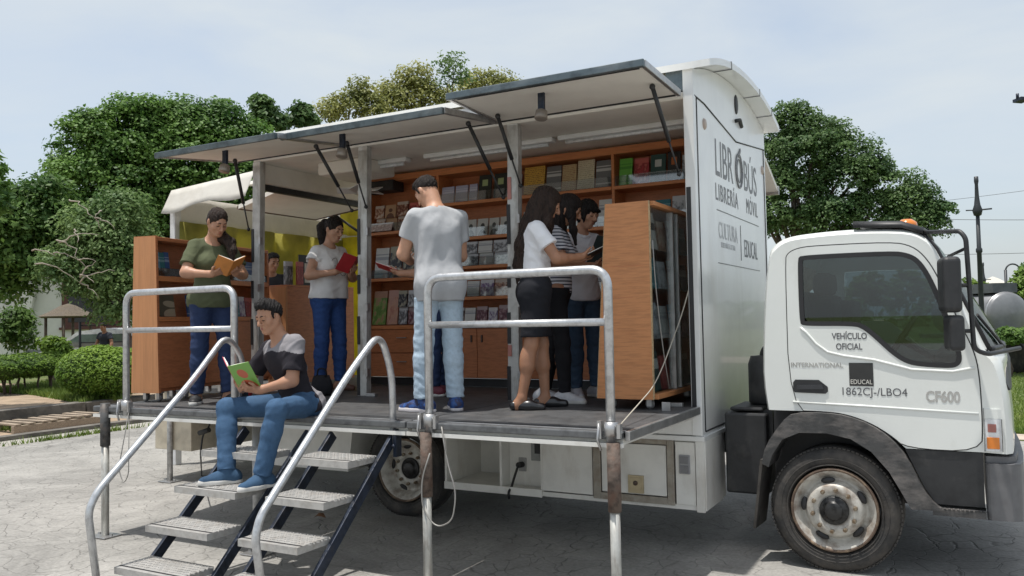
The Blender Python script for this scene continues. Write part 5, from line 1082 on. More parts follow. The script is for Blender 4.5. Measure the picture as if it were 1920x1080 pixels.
        if kind == 'long':
            for pts, rs in hr['locks']: X.chain([hg(*p) for p in pts], [r*hs for r in rs], 0.03)
        if kind == 'bob':
            X.ell(hp(0, -0.025, -0.02), he(0.088, 0.085, 0.088), HR, 0.02)
            X.plane(hp(0, 0, -0.085), HR@v3(0, 0.35, -1), 0.01); X.ell(hp(0, 0.11, -0.06), he(0.068, 0.10, 0.10), HR, 0.01, 'sub')
            X.cap(hp(-0.045, 0.083, 0.052), hp(0.045, 0.083, 0.052), 0.016*hs, None, 0.015); X.cap(hp(0.0, 0.092, 0.058), hp(0.03, 0.092, 0.035), 0.013*hs, 0.008*hs, 0.01)
            for q in (-1, 1): X.chain([hp(q*0.07, 0.035, 0.03), hp(q*0.073, 0.042, -0.04), hp(q*0.068, 0.045, -0.075)], [0.018*hs, 0.014*hs, 0.006*hs], 0.01)
    emit('hair', X, hm, amp=hr.get('amp', 0.0035), seed=9, it=1, dirs=hr.get('dirs', ((95, 40, 18), (-70, 85, 12), (60, 60, -25))))
    def world(p): return Vector(RW@np.array(p, float)+T)
    def wdir(d): return Vector(RW@np.array(d, float))
    return dict(root=P, wri={q: world(wri[q]) for q in wri}, world=world, dir=wdir, head=world(hc), sp=lambda x, y, z: world(sp(x, y, z)), hp=lambda x, y, z: world(hp(x, y, z)), shirt=shirt)

def open_book(c, spine, normal, w, h, cov, label, open_ang=0.45, cov2=None, th=0.012):
    """opened book: c = middle of the spine, spine = direction up the spine, normal = towards the reader"""
    s = Vector(spine).normalized(); n = Vector(normal); n = (n-s*n.dot(s)).normalized(); r = s.cross(n)
    P = thing('open_book', c, label, 'book'); c = Vector(c)
    for q, m in ((1, cov), (-1, cov2 or cov)):
        d = (r*q*math.cos(open_ang)+n*math.sin(open_ang)); nn = (n*math.cos(open_ang)-r*q*math.sin(open_ang))
        obj('cover', MB().obox(c+d*w/2-nn*0.003, d*(w/2), s*(h/2), nn*0.0016), m, P)
        pg = MB(); k = 6; pts = []
        for i in range(k+1):
            t = i/k; hgt = th*(math.sin(min(1, t*3)*math.pi/2))*(1-0.55*t)
            pts.append((c+d*(w-0.006)*t, nn*hgt))
        vs = []
        for p, hh in pts: vs += [p-s*(h/2-0.004), p+s*(h/2-0.004), p-s*(h/2-0.004)+hh, p+s*(h/2-0.004)+hh]
        fs = []
        for i in range(k): a = i*4; b = a+4; fs += [(a+2, b+2, b+3, a+3), (a, a+1, b+1, b), (a, b, b+2, a+2), (a+1, a+3, b+3, b+1)]
        fs += [(k*4, k*4+1, k*4+3, k*4+2), (0, 2, 3, 1)]; pg.add(vs, fs); obj('pages', pg, PAPER, P)
    return P
# ------------------------------------------------------------------ the people
DENIM = {k: dirt(cloth('denim_'+k, c, rough=0.8, bump=0.25, bs=300, vs=40, var=0.08), c2, 0.4, 0.85, 4, (1, 1, 0.4), 0.4) for k, c, c2 in (('blue', (0.032, 0.075, 0.23), (0.05, 0.12, 0.32)), ('navy', (0.024, 0.040, 0.100), (0.04, 0.07, 0.15)), ('pale', (0.42, 0.53, 0.63), (0.60, 0.68, 0.74)), ('mid', (0.045, 0.10, 0.19), (0.10, 0.185, 0.30)), ('dusk', (0.05, 0.085, 0.14), (0.10, 0.15, 0.22)))}
def grip(w, d, n, **k): return dict(w=w, d=d, n=n, **k)
HEAD = lambda dx, dy: math.atan2(-dx, dy)          # heading for a world direction

# woman in green, left
G = make_person('woman in an olive green T-shirt and dark blue jeans reading an orange book', (-5.56, 4.90, ZD), HEAD(0.86, -0.34), dict(
    s=0.965, heavy=0.30, skin='mid', lean=0.06, head=(0.10, 0.55, 0.0), feet={1: (0.12, -0.02, 0, -0.5), -1: (-0.10, 0.10, 0, 0.1)},
    hands={1: grip((0.10, 0.28, 1.06), (-0.55, 0.80, 0.25), (-0.5, -0.2, 0.9), curl=0.45, pole=(0.9, -0.5, -0.6)), -1: grip((-0.09, 0.30, 1.07), (0.45, 0.80, 0.25), (0.5, -0.2, 0.9), curl=0.45, pole=(-0.8, -0.4, -0.8))},
    shirt=dict(mat=[cloth('olive_jersey', (0.095, 0.108, 0.058), var=0.1)], sleeve=0.72, hem=-0.10, g=0.016, neck=(0.055, 0.50, 0.085), amp=0.006, seed=4, belly=0.055),
    lower=dict(mat=[DENIM['navy']], amp=0.004), shoe=dict(mat=pm('shoe_black', (0.02, 0.02, 0.022), 0.6), solem=pm('sole_white', (0.62, 0.61, 0.58), 0.6), low=1, high=0, sole=0.024),
    hair=dict(kind='tied', col='brown', tail=[(0, -0.07, 0.02), (-0.03, -0.085, -0.06), (-0.065, -0.04, -0.13), (-0.09, 0.05, -0.18), (-0.085, 0.10, -0.26), (-0.07, 0.125, -0.35)], rs=[0.062, 0.058, 0.048, 0.044, 0.036, 0.016], line=0.118, th=0.008)))
open_book(G['world']((0.0, 0.415, 1.10)), G['dir']((0, 0.62, 0.45)), G['dir']((0, -0.5, 0.85)), 0.125, 0.19, pm('book_orange', (0.62, 0.24, 0.05), 0.45), 'open orange book in the hands of the woman in green', 0.5)

# woman in the white tee
W1 = make_person('woman in a white printed T-shirt and bright blue jeans reading a red book', (-5.42, 6.20, ZD), HEAD(0.90, -0.15), dict(
    s=0.985, heavy=0.32, skin='light', lean=0.02, head=(0.06, 0.36, 0.0), feet={1: (0.10, -0.03, 0, -0.3), -1: (-0.09, 0.04, 0, 0.2)},
    hands={1: grip((0.10, 0.21, 1.13), (-0.50, 0.80, 0.30), (-0.6, -0.2, 0.9), curl=0.45, pole=(0.9, -0.5, -0.6)), -1: grip((-0.06, 0.25, 1.11), (0.35, 0.85, 0.35), (0.5, -0.3, 0.9), curl=0.45, pole=(-0.8, -0.3, -0.8))},
    shirt=dict(mat=[cloth('white_jersey', (0.78, 0.77, 0.76), var=0.04)], sleeve=0.42, hem=-0.03, g=0.018, neck=(0.035, 0.52, 0.080), amp=0.008, seed=8, drape=0.105),
    lower=dict(mat=[DENIM['blue']], amp=0.005, g=0.009), shoe=dict(mat=pm('sandal_brown', (0.13, 0.06, 0.04), 0.6), low=1, high=0, w=0.9),
    hair=dict(kind='pony', col='dark', tail=[(0.01, -0.115, 0.075), (0.015, -0.150, 0.03), (0.01, -0.155, -0.05), (0, -0.145, -0.13), (0, -0.135, -0.19)], tw=0.058, line=0.116, th=0.010)))
def front_of(P, x, z):                             # the garment's front surface at a height
    V = np.array([v.co for v in P['shirt'].data.vertices]); o_, f_ = np.array(P['world']((0, 0, 0))), np.array(P['dir']((0, 1, 0))); r_ = np.array(P['dir']((1, 0, 0))); W_ = V-o_
    k = (np.abs(W_@r_-x) < 0.03) & (np.abs(W_[:, 2]-z) < 0.02); return P['world']((x, (W_[k]@f_).max()+0.001, z))
pr_m = MB()
for q in range(2):
    for k in range(2):
        c = front_of(W1, -0.055+0.11*q, 1.23-0.09*k); ri = [c+W1['dir']((0.035*math.cos(a), -0.012*abs(math.cos(a)), 0.038*math.sin(a))) for a in [2*math.pi*j/12 for j in range(13)]]; pr_m.tube(ri, 0.0022, 5)
for k in range(3): c = front_of(W1, 0.04-0.045*k, 1.15+0.02*(k % 2)); pr_m.ell(c, (0.010, 0.004, 0.013), 8, 6)
obj('shirt_print', pr_m, pm('print_dark', (0.10, 0.07, 0.075), 0.8), W1['shirt'])
open_book(W1['world']((0.02, 0.365, 1.19)), W1['dir']((0, 0.55, 0.60)), W1['dir']((0, -0.7, 0.75)), 0.13, 0.20, pm('book_red', (0.42, 0.03, 0.035), 0.4), 'open red book in the hands of the woman in the white T-shirt', 0.5)

# man in grey, from behind
GM = make_person('man in a light grey T-shirt and pale jeans standing with his back turned', (-3.34, 5.00, ZD), HEAD(-0.68, 0.56), dict(
    s=1.03, fem=False, skin='light', lean=0.07, head=(0.50, 0.62, 0.0), feet={1: (0.115, 0.02, 0, -0.15), -1: (-0.13, 0.03, 0, 0.75)}, hs=0.95,
    hands={1: grip((0.10, 0.33, 1.10), (-0.35, 0.85, 0.25), (-0.6, -0.2, 0.8), curl=0.5, pole=(0.5, -0.5, -1)), -1: grip((-0.12, 0.34, 1.10), (0.30, 0.88, 0.20), (0.6, -0.2, 0.8), curl=0.5, pole=(-0.7, -0.5, -0.9))},
    shirt=dict(mat=[cloth('grey_jersey', (0.41, 0.42, 0.435), var=0.05)], sleeve=0.58, hem=-0.17, g=0.018, sg=0.018, neck=(0.02, 0.53, 0.075), amp=0.006, seed=12, drape=0.080, dirs=((9, 5, 16), (26, 7, 6), (17, -13, 10), (-20, 10, 12))),
    lower=dict(mat=[DENIM['pale']], amp=0.004, g=0.013, ankle=0.050), shoe=dict(mat=dirt(pm('shoe_blue', (0.02, 0.075, 0.25), 0.5), (0.02, 0.02, 0.06), 0.45, 0.55, 25), solem=pm('sole_pale', (0.66, 0.62, 0.62), 0.6), lace=PAPER, sole=0.028, w=1.06),
    hair=dict(kind='short', col='dark', th=0.006, top=0.9, line=0.085)))
open_book(GM['world']((-0.02, 0.46, 1.13)), GM['dir']((0, 0.7, 0.3)), GM['dir']((0, -0.4, 0.9)), 0.14, 0.21, pm('book_gold', (0.60, 0.42, 0.06), 0.45), 'open yellow book held by the grey-shirted man', 0.25)

# person almost wholly behind him
HM = make_person('person in dark jeans and maroon sneakers hidden behind the grey-shirted man', (-4.04, 6.08, ZD), HEAD(-0.88, -0.30), dict(
    s=0.95, fem=False, skin='mid', lean=0.05, head=(0.0, 0.5, 0.0), h=0.007, feet={1: (0.09, 0.0, 0, -0.1), -1: (-0.09, 0.05, 0, 0.1)},
    hands={1: grip((0.10, 0.33, 1.07), (-0.3, 0.9, 0.2), (-0.5, -0.2, 0.9), curl=0.5), -1: grip((-0.10, 0.34, 1.07), (0.3, 0.9, 0.2), (0.5, -0.2, 0.9), curl=0.5)},
    shirt=dict(mat=[cloth('plum_jersey', (0.10, 0.06, 0.09))], sleeve=0.6, hem=-0.1), lower=dict(mat=[DENIM['navy']]),
    shoe=dict(mat=pm('shoe_maroon', (0.16, 0.03, 0.05), 0.6), solem=pm('sole_white', (0.62, 0.61, 0.58), 0.6), lace=PAPER, sole=0.03), hair=dict(kind='short', col='black')))
open_book(HM['world']((0.0, 0.47, 1.10)), HM['dir']((0, 0.7, 0.25)), HM['dir']((0, -0.3, 0.9)), 0.14, 0.21, pm('book_scarlet', (0.45, 0.025, 0.03), 0.4), 'open red book held out by the person hidden behind the grey-shirted man', 0.3)

# seated man
def yoke(c, pel, sp, sh, elb):
    top = sp(0, 0, 0.42)[2]; side = np.abs(c[:, 0]-pel[0])
    m = ((c[:, 2] > top-0.02-0.25*np.abs(side-0.06)) & (side < 0.20)) | ((c[:, 0] > pel[0]-9) & (c[:, 1] < pel[1]-0.035+0.15*(c[:, 2]-pel[2])) & (c[:, 2] < top))
    return m.astype(int)
SM = make_person('man in a black and grey T-shirt sitting on the deck edge reading', (-4.175, 4.42, 0), HEAD(-0.06, -1.0), dict(
    seated=True, s=0.96, legs=1.12, fem=False, skin='mid', h=0.005, pelvis=(0.0, -0.03, ZD+0.10), lean=0.26, turn=-0.10, side=0.15, head=(0.02, 0.30, 0.03), hs=1.0,
    feet={1: (0.17, 0.46, 0.638, -0.55), -1: (-0.17, 0.46, 0.638, -0.05)}, knee_pole={1: (0.75, 0.8, 1), -1: (-0.5, 0.8, 1)},
    hands={1: grip((0.25, 0.26, 1.245), (-0.55, 0.80, 0.20), (-0.5, -0.5, 0.8), curl=0.6, pole=(1.0, -0.5, -0.5)), -1: grip((0.09, 0.25, 1.24), (0.55, 0.80, 0.18), (0.4, -0.5, 0.8), curl=0.7, pole=(-1.0, -0.4, -0.7), thumb=0.3)},
    shirt=dict(mat=[cloth('black_jersey', (0.022, 0.020, 0.026), var=0.1), cloth('heather_grey', (0.26, 0.25, 0.265), var=0.1)], sleeve=0.74, hem=-0.10, g=0.018, sg=0.024, neck=(0.05, 0.505, 0.078), amp=0.008, seed=21, mi=yoke),
    lower=dict(mat=[DENIM['mid']], amp=0.0028, g=0.012, ankle=0.05), shoe=dict(mat=cloth('canvas_blue', (0.045, 0.095, 0.17), var=0.2), solem=pm('sole_white', (0.62, 0.61, 0.58), 0.6), sole=0.03, w=1.12, lace=cloth('lace_blue', (0.06, 0.11, 0.19)), hh=0.01),
    hair=dict(kind='short', col='black', th=0.012, top=1.3, line=0.080, amp=0.005)))
cg, cr_ = cover('cover_seated_green', (0.17, 0.36, 0.07), (0.45, 0.10, 0.05), 'portrait'), pm('book_pink_red', (0.58, 0.05, 0.09), 0.4)
ob = open_book(SM['world']((0.19, 0.38, 1.33)), SM['dir']((-0.10, 0.55, 0.75)), SM['dir']((-0.05, -0.8, 0.5)), 0.15, 0.21, cr_, 'open book with a green and a red cover in the hands of the seated man', 0.55, cg)

# three girls
GA = make_person('girl with very long dark hair, white blouse and black skirt reading', (-2.76, 5.38, ZD), HEAD(0.80, 0.52), dict(
    s=0.95, skin='tan', lean=0.04, head=(-0.10, 0.50, 0.0), feet={1: (0.085, -0.12, 0, -0.15), -1: (-0.09, 0.07, 0, 0.0)},
    hands={1: grip((0.07, 0.33, 1.09), (-0.30, 0.90, 0.25), (-0.6, -0.1, 0.9), curl=0.5, pole=(0.9, -0.6, -0.8)), -1: grip((-0.07, 0.35, 1.08), (0.3, 0.9, 0.25), (0.5, -0.1, 0.9), curl=0.5, pole=(-0.8, -0.4, -0.9))},
    shirt=dict(mat=[cloth('white_blouse', (0.78, 0.79, 0.82), var=0.03)], sleeve=0.60, hem=0.02, g=0.018, sg=0.024, neck=(0.03, 0.53, 0.07), amp=0.008, seed=31), face=True,
    lower=dict(mat=[cloth('black_skirt', (0.016, 0.017, 0.022), var=0.1)], skirt=0.86, amp=0.003, g=0.008), shoe=dict(mat=pm('shoe_patent', (0.015, 0.015, 0.017), 0.3, coat=0.4), low=1, high=0, w=0.95),
    hair=dict(kind='long', col='brown', th=0.016, line=0.10, locks=[([(0, -0.04, 0.06), (0, -0.085, -0.03), (0, -0.145, -0.16), (0.0, -0.20, -0.32), (0.0, -0.225, -0.48), (0, -0.225, -0.70)], [0.076, 0.074, 0.070, 0.062, 0.054, 0.020]), ([(0.06, 0.02, 0.05), (0.072, 0.015, -0.05), (0.078, -0.01, -0.16), (0.07, -0.05, -0.27)], [0.036, 0.036, 0.036, 0.018]), ([(0.045, -0.05, 0.0), (0.06, -0.09, -0.16), (0.05, -0.19, -0.34), (0.035, -0.215, -0.60)], [0.046, 0.046, 0.042, 0.018]), ([(-0.055, 0.02, 0.04), (-0.072, 0.02, -0.05), (-0.080, 0.01, -0.16), (-0.075, 0.0, -0.28)], [0.035, 0.034, 0.034, 0.018])], dirs=((80, 60, 3), (-90, 70, 5), (50, -90, 4)))))
bk_ = GA['world']((0.0, 0.46, 1.115)); open_book(bk_, GA['dir']((0, 0.75, 0.35)), GA['dir']((0, -0.4, 0.9)), 0.10, 0.16, SEAL, 'small open black book held by the girl with very long hair', 0.3)
STR = cloth('striped_jersey', (0.60, 0.61, 0.65), var=0.03)
def stripes(m, c2, freq, duty):
    N, L, b = nodes(m); old = b.inputs['Base Color'].links[0].from_socket; tc = N.new('ShaderNodeTexCoord'); sp = N.new('ShaderNodeSeparateXYZ'); L.new(tc.outputs['Object'], sp.inputs[0])
    a = N.new('ShaderNodeMath'); a.operation = 'MULTIPLY'; a.inputs[1].default_value = freq; L.new(sp.outputs[2], a.inputs[0]); f = N.new('ShaderNodeMath'); f.operation = 'FRACT'; L.new(a.outputs[0], f.inputs[0])
    g = N.new('ShaderNodeMath'); g.operation = 'LESS_THAN'; g.inputs[1].default_value = duty; L.new(f.outputs[0], g.inputs[0]); mx = N.new('ShaderNodeMix'); mx.data_type = 'RGBA'; L.new(g.outputs[0], mx.inputs[0]); L.new(old, mx.inputs[6]); mx.inputs[7].default_value = (*c2, 1); L.new(mx.outputs[2], b.inputs['Base Color'])
stripes(STR, (0.04, 0.045, 0.07), 38, 0.38)
GB = make_person('girl in a striped top and black leggings between the other two girls', (-2.80, 5.84, ZD), HEAD(0.86, 0.22), dict(
    s=0.955, skin='tan', lean=0.05, head=(0.0, 0.50, 0.0), feet={1: (0.09, 0.06, 0, -0.25), -1: (-0.10, -0.14, 0, 0.0)},
    hands={1: grip((0.09, 0.30, 1.04), (-0.3, 0.9, 0.2), (-0.5, -0.1, 0.9), curl=0.5), -1: grip((-0.08, 0.31, 1.04), (0.3, 0.9, 0.2), (0.5, -0.1, 0.9), curl=0.5)},
    shirt=dict(mat=[STR], sleeve=0.6, hem=-0.04, g=0.017, amp=0.006, seed=41), lower=dict(mat=[cloth('black_leggings', (0.014, 0.014, 0.017), var=0.1)], amp=0.002, g=0.006),
    shoe=dict(mat=pm('shoe_white', (0.62, 0.62, 0.64), 0.55), solem=pm('sole_white', (0.62, 0.61, 0.58), 0.6), sole=0.026),
    hair=dict(kind='long', col='dark', th=0.014, line=0.108, locks=[([(0, -0.05, 0.05), (0, -0.08, -0.05), (0, -0.105, -0.18), (0, -0.12, -0.33)], [0.072, 0.074, 0.068, 0.03]), ([(0.06, 0.02, 0.04), (0.07, 0.025, -0.06), (0.075, 0.04, -0.18), (0.075, 0.06, -0.30)], [0.032, 0.032, 0.028, 0.012])], dirs=((80, 60, 3), (-90, 70, 5), (50, -90, 4)))))
POLO = cloth('white_polo', (0.74, 0.75, 0.80), var=0.04)
GC = make_person('girl with a short dark bob in a white polo shirt and blue jeans', (-2.80, 6.30, ZD), HEAD(0.80, -0.50), dict(
    s=0.955, skin='light', lean=0.04, head=(0.20, 0.36, -0.04), feet={1: (0.09, 0.03, 0, -0.35), -1: (-0.09, 0.05, 0, 0.1)},
    hands={1: grip((0.11, 0.30, 1.05), (-0.25, 0.9, 0.3), (-0.5, -0.2, 0.9), curl=0.5), -1: grip((-0.10, 0.33, 1.06), (0.25, 0.9, 0.3), (0.5, -0.2, 0.9), curl=0.5)},
    shirt=dict(mat=[POLO], sleeve=0.6, hem=-0.10, g=0.018, neck=(0.035, 0.52, 0.07), collar=POLO, amp=0.006, seed=51), lower=dict(mat=[DENIM['dusk']], amp=0.005),
    shoe=dict(mat=pm('shoe_greywhite', (0.5, 0.5, 0.54), 0.55), solem=pm('sole_white', (0.62, 0.61, 0.58), 0.6), sole=0.026, lace=PAPER),
    hair=dict(kind='bob', col='black', th=0.014, line=0.06, amp=0.004)))
open_book(GC['world']((0.0, 0.47, 1.14)), GC['dir']((0, 0.5, 0.65)), GC['dir']((0, -0.75, 0.6)), 0.19, 0.26, pm('book_slate', (0.035, 0.06, 0.065), 0.4), 'large open dark book held by the girl in the white polo', 0.35)
# someone in the rear doorway
make_person('dark-haired person behind the wheeled bookcase, mostly hidden', (-7.28, 7.30, ZD), HEAD(0.75, -0.55), dict(
    s=0.88, fem=False, skin='tan', h=0.008, head=(0.3, 0.3, 0), feet={1: (0.09, 0, 0), -1: (-0.09, 0.04, 0)},
    hands={1: grip((0.25, 0.10, 0.80), (0, 0.2, -1), (-1, 0, 0), curl=0.3), -1: grip((-0.25, 0.10, 0.80), (0, 0.2, -1), (1, 0, 0), curl=0.3)},
    shirt=dict(mat=[cloth('dark_jersey', (0.03, 0.03, 0.035))], sleeve=0.6), lower=dict(mat=[DENIM['navy']]), shoe=dict(mat=SEAL), hair=dict(kind='short', col='black', th=0.014)))
# bags left on the deck
def bag(px, w, h, d, mat, label, hd=0.5):
    p = PZ(*px, ZD); t = thing('bag', p, label, 'bag'); a = Vector((math.cos(hd), math.sin(hd), 0)); b = Vector((-a.y, a.x, 0)); m = MB(); n = 10; rows = [(0.0, 0.92, 0.8), (0.15, 1.0, 1.0), (0.5, 1.02, 1.05), (0.8, 0.92, 0.75), (1.0, 0.80, 0.25)]; vs = []
    for z, kx, ky in rows:
        for k in range(4*n):
            an = 2*math.pi*k/(4*n); c, s_ = math.cos(an), math.sin(an); vs.append(p+a*(math.copysign(abs(c)**0.55, c)*w/2*kx)+b*(math.copysign(abs(s_)**0.55, s_)*d/2*ky)+Vector((0, 0, 0.004+z*h+0.012*math.sin(an*5+z*4))))
    q = 4*n; m.add(vs, [(i*q+k, i*q+(k+1) % q, (i+1)*q+(k+1) % q, (i+1)*q+k) for i in range(4) for k in range(q)]+[tuple(range(q))[::-1], tuple(range(4*q, 5*q))], True); obj('sack', m, mat, t)
    obj('handle', MB().tube(fillet([p+a*w*-0.25+Vector((0, 0, h*0.95)), p+a*w*-0.2+Vector((0, 0, h*1.45)), p+a*w*0.2+Vector((0, 0, h*1.4)), p+a*w*0.25+Vector((0, 0, h*0.95))], 0.05), 0.008, 6), mat, t)
bag((448, 744), 0.24, 0.13, 0.12, dirt(cloth('bag_red', (0.42, 0.03, 0.035)), (0.6, 0.58, 0.56), 0.5, 0.54, 14), 'small red and white bag on the deck behind the seated man')
bag((604, 742), 0.18, 0.17, 0.12, cloth('bag_black', (0.02, 0.02, 0.024)), 'black bag standing on the deck beside the feet of the woman in white')
# ------------------------------------------------------------------ ground
def ground_mat():
    m = pm('stamped_concrete', (0.325, 0.315, 0.295), 0.85, var=0.1, vs=0.7, det=8); N, L, b = nodes(m)
    old = b.inputs['Base Color'].links[0].from_socket
    tc = N.new('ShaderNodeTexCoord'); no = N.new('ShaderNodeTexNoise'); no.inputs['Scale'].default_value = 1.6; no.inputs['Detail'].default_value = 4
    L.new(tc.outputs['Object'], no.inputs['Vector'])
    ad = N.new('ShaderNodeVectorMath'); ad.operation = 'MULTIPLY_ADD'; ad.inputs[1].default_value = (0.55, 0.55, 0); L.new(no.outputs['Color'], ad.inputs[0]); L.new(tc.outputs['Object'], ad.inputs[2])
    def cracks(scale, w):
        v = N.new('ShaderNodeTexVoronoi'); v.feature = 'DISTANCE_TO_EDGE'; v.inputs['Scale'].default_value = scale; L.new(ad.outputs[0], v.inputs['Vector'])
        r = N.new('ShaderNodeMapRange'); r.inputs[1].default_value = 0.0; r.inputs[2].default_value = w; r.inputs[3].default_value = 1.0; r.inputs[4].default_value = 0.0; L.new(v.outputs['Distance'], r.inputs[0]); return r.outputs[0]
    k1 = cracks(4.9, 0.026)
    n2 = N.new('ShaderNodeTexNoise'); n2.inputs['Scale'].default_value = 0.55; n2.inputs['Detail'].default_value = 6; L.new(tc.outputs['Object'], n2.inputs['Vector'])
    mr = N.new('ShaderNodeMapRange'); mr.inputs[1].default_value = 0.40; mr.inputs[2].default_value = 0.62; mr.inputs[3].default_value = 0.12; mr.inputs[4].default_value = 0.9; L.new(n2.outputs[0], mr.inputs[0])
    mu = N.new('ShaderNodeMath'); mu.operation = 'MULTIPLY'; L.new(k1, mu.inputs[0]); L.new(mr.outputs[0], mu.inputs[1])
    mx = N.new('ShaderNodeMix'); mx.data_type = 'RGBA'; L.new(mu.outputs[0], mx.inputs[0]); L.new(old, mx.inputs[6]); mx.inputs[7].default_value = (0.14, 0.135, 0.125, 1)
    n3 = N.new('ShaderNodeTexNoise'); n3.inputs['Scale'].default_value = 38; n3.inputs['Detail'].default_value = 4; L.new(tc.outputs['Object'], n3.inputs['Vector'])
    m3 = N.new('ShaderNodeMapRange'); m3.inputs[1].default_value = 0.3; m3.inputs[2].default_value = 0.7; m3.inputs[3].default_value = 0.82; m3.inputs[4].default_value = 1.12; L.new(n3.outputs[0], m3.inputs[0])
    hs = N.new('ShaderNodeMix'); hs.data_type = 'RGBA'; hs.blend_type = 'MULTIPLY'; hs.inputs[0].default_value = 1.0; L.new(mx.outputs[2], hs.inputs[6])
    n5 = N.new('ShaderNodeTexNoise'); n5.inputs['Scale'].default_value = 0.9; n5.inputs['Detail'].default_value = 9; n5.inputs['Roughness'].default_value = 0.7; n5.inputs['Distortion'].default_value = 0.8; L.new(tc.outputs['Object'], n5.inputs['Vector'])
    m5 = N.new('ShaderNodeMapRange'); m5.inputs[1].default_value = 0.38; m5.inputs[2].default_value = 0.62; m5.inputs[3].default_value = 0.72; m5.inputs[4].default_value = 1.08; L.new(n5.outputs[0], m5.inputs[0]); m6 = N.new('ShaderNodeMath'); m6.operation = 'MULTIPLY'; L.new(m3.outputs[0], m6.inputs[0]); L.new(m5.outputs[0], m6.inputs[1]); m3 = m6
    cm = N.new('ShaderNodeCombineColor'); [L.new(m3.outputs[0], cm.inputs[i]) for i in range(3)]; L.new(cm.outputs[0], hs.inputs[7]); L.new(hs.outputs[2], b.inputs['Base Color'])
    bp = N.new('ShaderNodeBump'); bp.inputs['Strength'].default_value = 0.5; bp.inputs['Distance'].default_value = 0.02; bp.invert = True; L.new(k1, bp.inputs['Height'])
    b2 = N.new('ShaderNodeBump'); b2.inputs['Strength'].default_value = 0.25; b2.inputs['Distance'].default_value = 0.02; L.new(n3.outputs[0], b2.inputs['Height']); L.new(bp.outputs[0], b2.inputs['Normal']); L.new(b2.outputs[0], b.inputs['Normal']); return m
def sheet(name, pts, z, mat):
    return obj(name, MB().add([(x, y, z) for x, y in pts], [tuple(range(len(pts)))]), mat, None, kind='structure')
EARTH = dirt(pm('bare_earth', (0.36, 0.27, 0.19), 0.95, var=0.15, vs=3, bump=0.3, bs=25), (0.24, 0.19, 0.13), 0.45, 0.75, 1.2)
LAWN = dirt(pm('lawn_base', (0.095, 0.13, 0.030), 0.95, var=0.2, vs=5, bump=0.5, bs=40), (0.17, 0.15, 0.06), 0.5, 0.8, 0.5)
PATHM = dirt(pm('pale_path', (0.47, 0.39, 0.32), 0.9, var=0.1, vs=4), (0.35, 0.29, 0.23), 0.5, 0.8, 1)
KERBM = dirt(pm('dark_kerb', (0.17, 0.155, 0.135), 0.9, var=0.2, vs=6, bump=0.3), (0.07, 0.065, 0.06), 0.45, 0.7, 2.5)
STRIPM = dirt(pm('pale_strip', (0.34, 0.325, 0.29), 0.9, var=0.12, vs=6, bump=0.3), (0.2, 0.18, 0.15), 0.5, 0.8, 2)
sheet('ground', [(-600, -600), (600, -600), (600, 900), (-600, 900)], -0.012, LAWN)
sheet('pavement', [(-12.35, -40), (60, -40), (60, 12.55), (-2.0, 12.7), (-12.35, 13.5)], 0.0, ground_mat())
sheet('gutter_strip', [(-13.0, -40), (-12.36, -40), (-12.36, 40), (-13.0, 40)], -0.004, STRIPM)
obj('gutter_rail', MB().box(-13.22, -13.01, -40, 40, -0.01, 0.06), KERBM, kind='structure')
sheet('verge', [(-14.7, -40), (-13.221, -40), (-13.221, 40), (-14.7, 40)], -0.008, EARTH)
kb = MB()
y = -10.0
while y < 40: kb.box(-15.0, -14.70, y, y+1.96, -0.01, 0.30+random.uniform(-.01, .01)); y += 2.0
obj('kerb', kb, KERBM, kind='structure', bevel=0.015)
sheet('park_ground', [(-400, -60), (-15.001, -60), (-15.001, 300), (-400, 300)], 0.285, EARTH)
sheet('grass_bank', [(-80, 14.5), (-30, 12.2), (-22, 13.0), (-21, 30), (-80, 80)], 0.290, LAWN)
sheet('lawn', [(-30, 12.72), (60, 12.56), (60, 300), (-30, 300)], 0.004, LAWN)
sheet('lawn_path', [(-30, 30.2), (60, 30.2), (60, 35.0), (-30, 35.0)], 0.010, PATHM)
sheet('far_path', [(-2.0, 12.72), (60, 12.57), (60, 13.15), (-2.0, 13.3)], 0.012, PATHM)

# ------------------------------------------------------------------ plants
def leaf_mat(name, c1, c2, tr=0.42):
    m = pm(name, c1, 0.55, col2=c2, c2t=(0.1, 0.9), rand=True, spec=0.35); N, L, b = nodes(m)
    rp = b.inputs['Base Color'].links[0].from_node; ge = rp.inputs[0].links[0].from_socket; tc = N.new('ShaderNodeTexCoord'); nz = N.new('ShaderNodeTexNoise'); nz.inputs['Scale'].default_value = 0.9; nz.inputs['Detail'].default_value = 3; L.new(tc.outputs['Object'], nz.inputs['Vector'])
    m1 = N.new('ShaderNodeMath'); m1.operation = 'MULTIPLY_ADD'; m1.inputs[1].default_value = 1.7; m1.inputs[2].default_value = -0.62; L.new(nz.outputs['Fac'], m1.inputs[0]); m2 = N.new('ShaderNodeMath'); m2.operation = 'MULTIPLY_ADD'; m2.inputs[1].default_value = 0.55; L.new(ge, m2.inputs[0]); L.new(m1.outputs[0], m2.inputs[2]); L.new(m2.outputs[0], rp.inputs[0])
    t = N.new('ShaderNodeBsdfTranslucent'); L.new(rp.outputs[0], t.inputs[0]); mx = N.new('ShaderNodeMixShader'); mx.inputs[0].default_value = tr
    o = N['Material Output']; L.new(b.outputs[0], mx.inputs[1]); L.new(t.outputs[0], mx.inputs[2]); L.new(mx.outputs[0], o.inputs[0]); return m
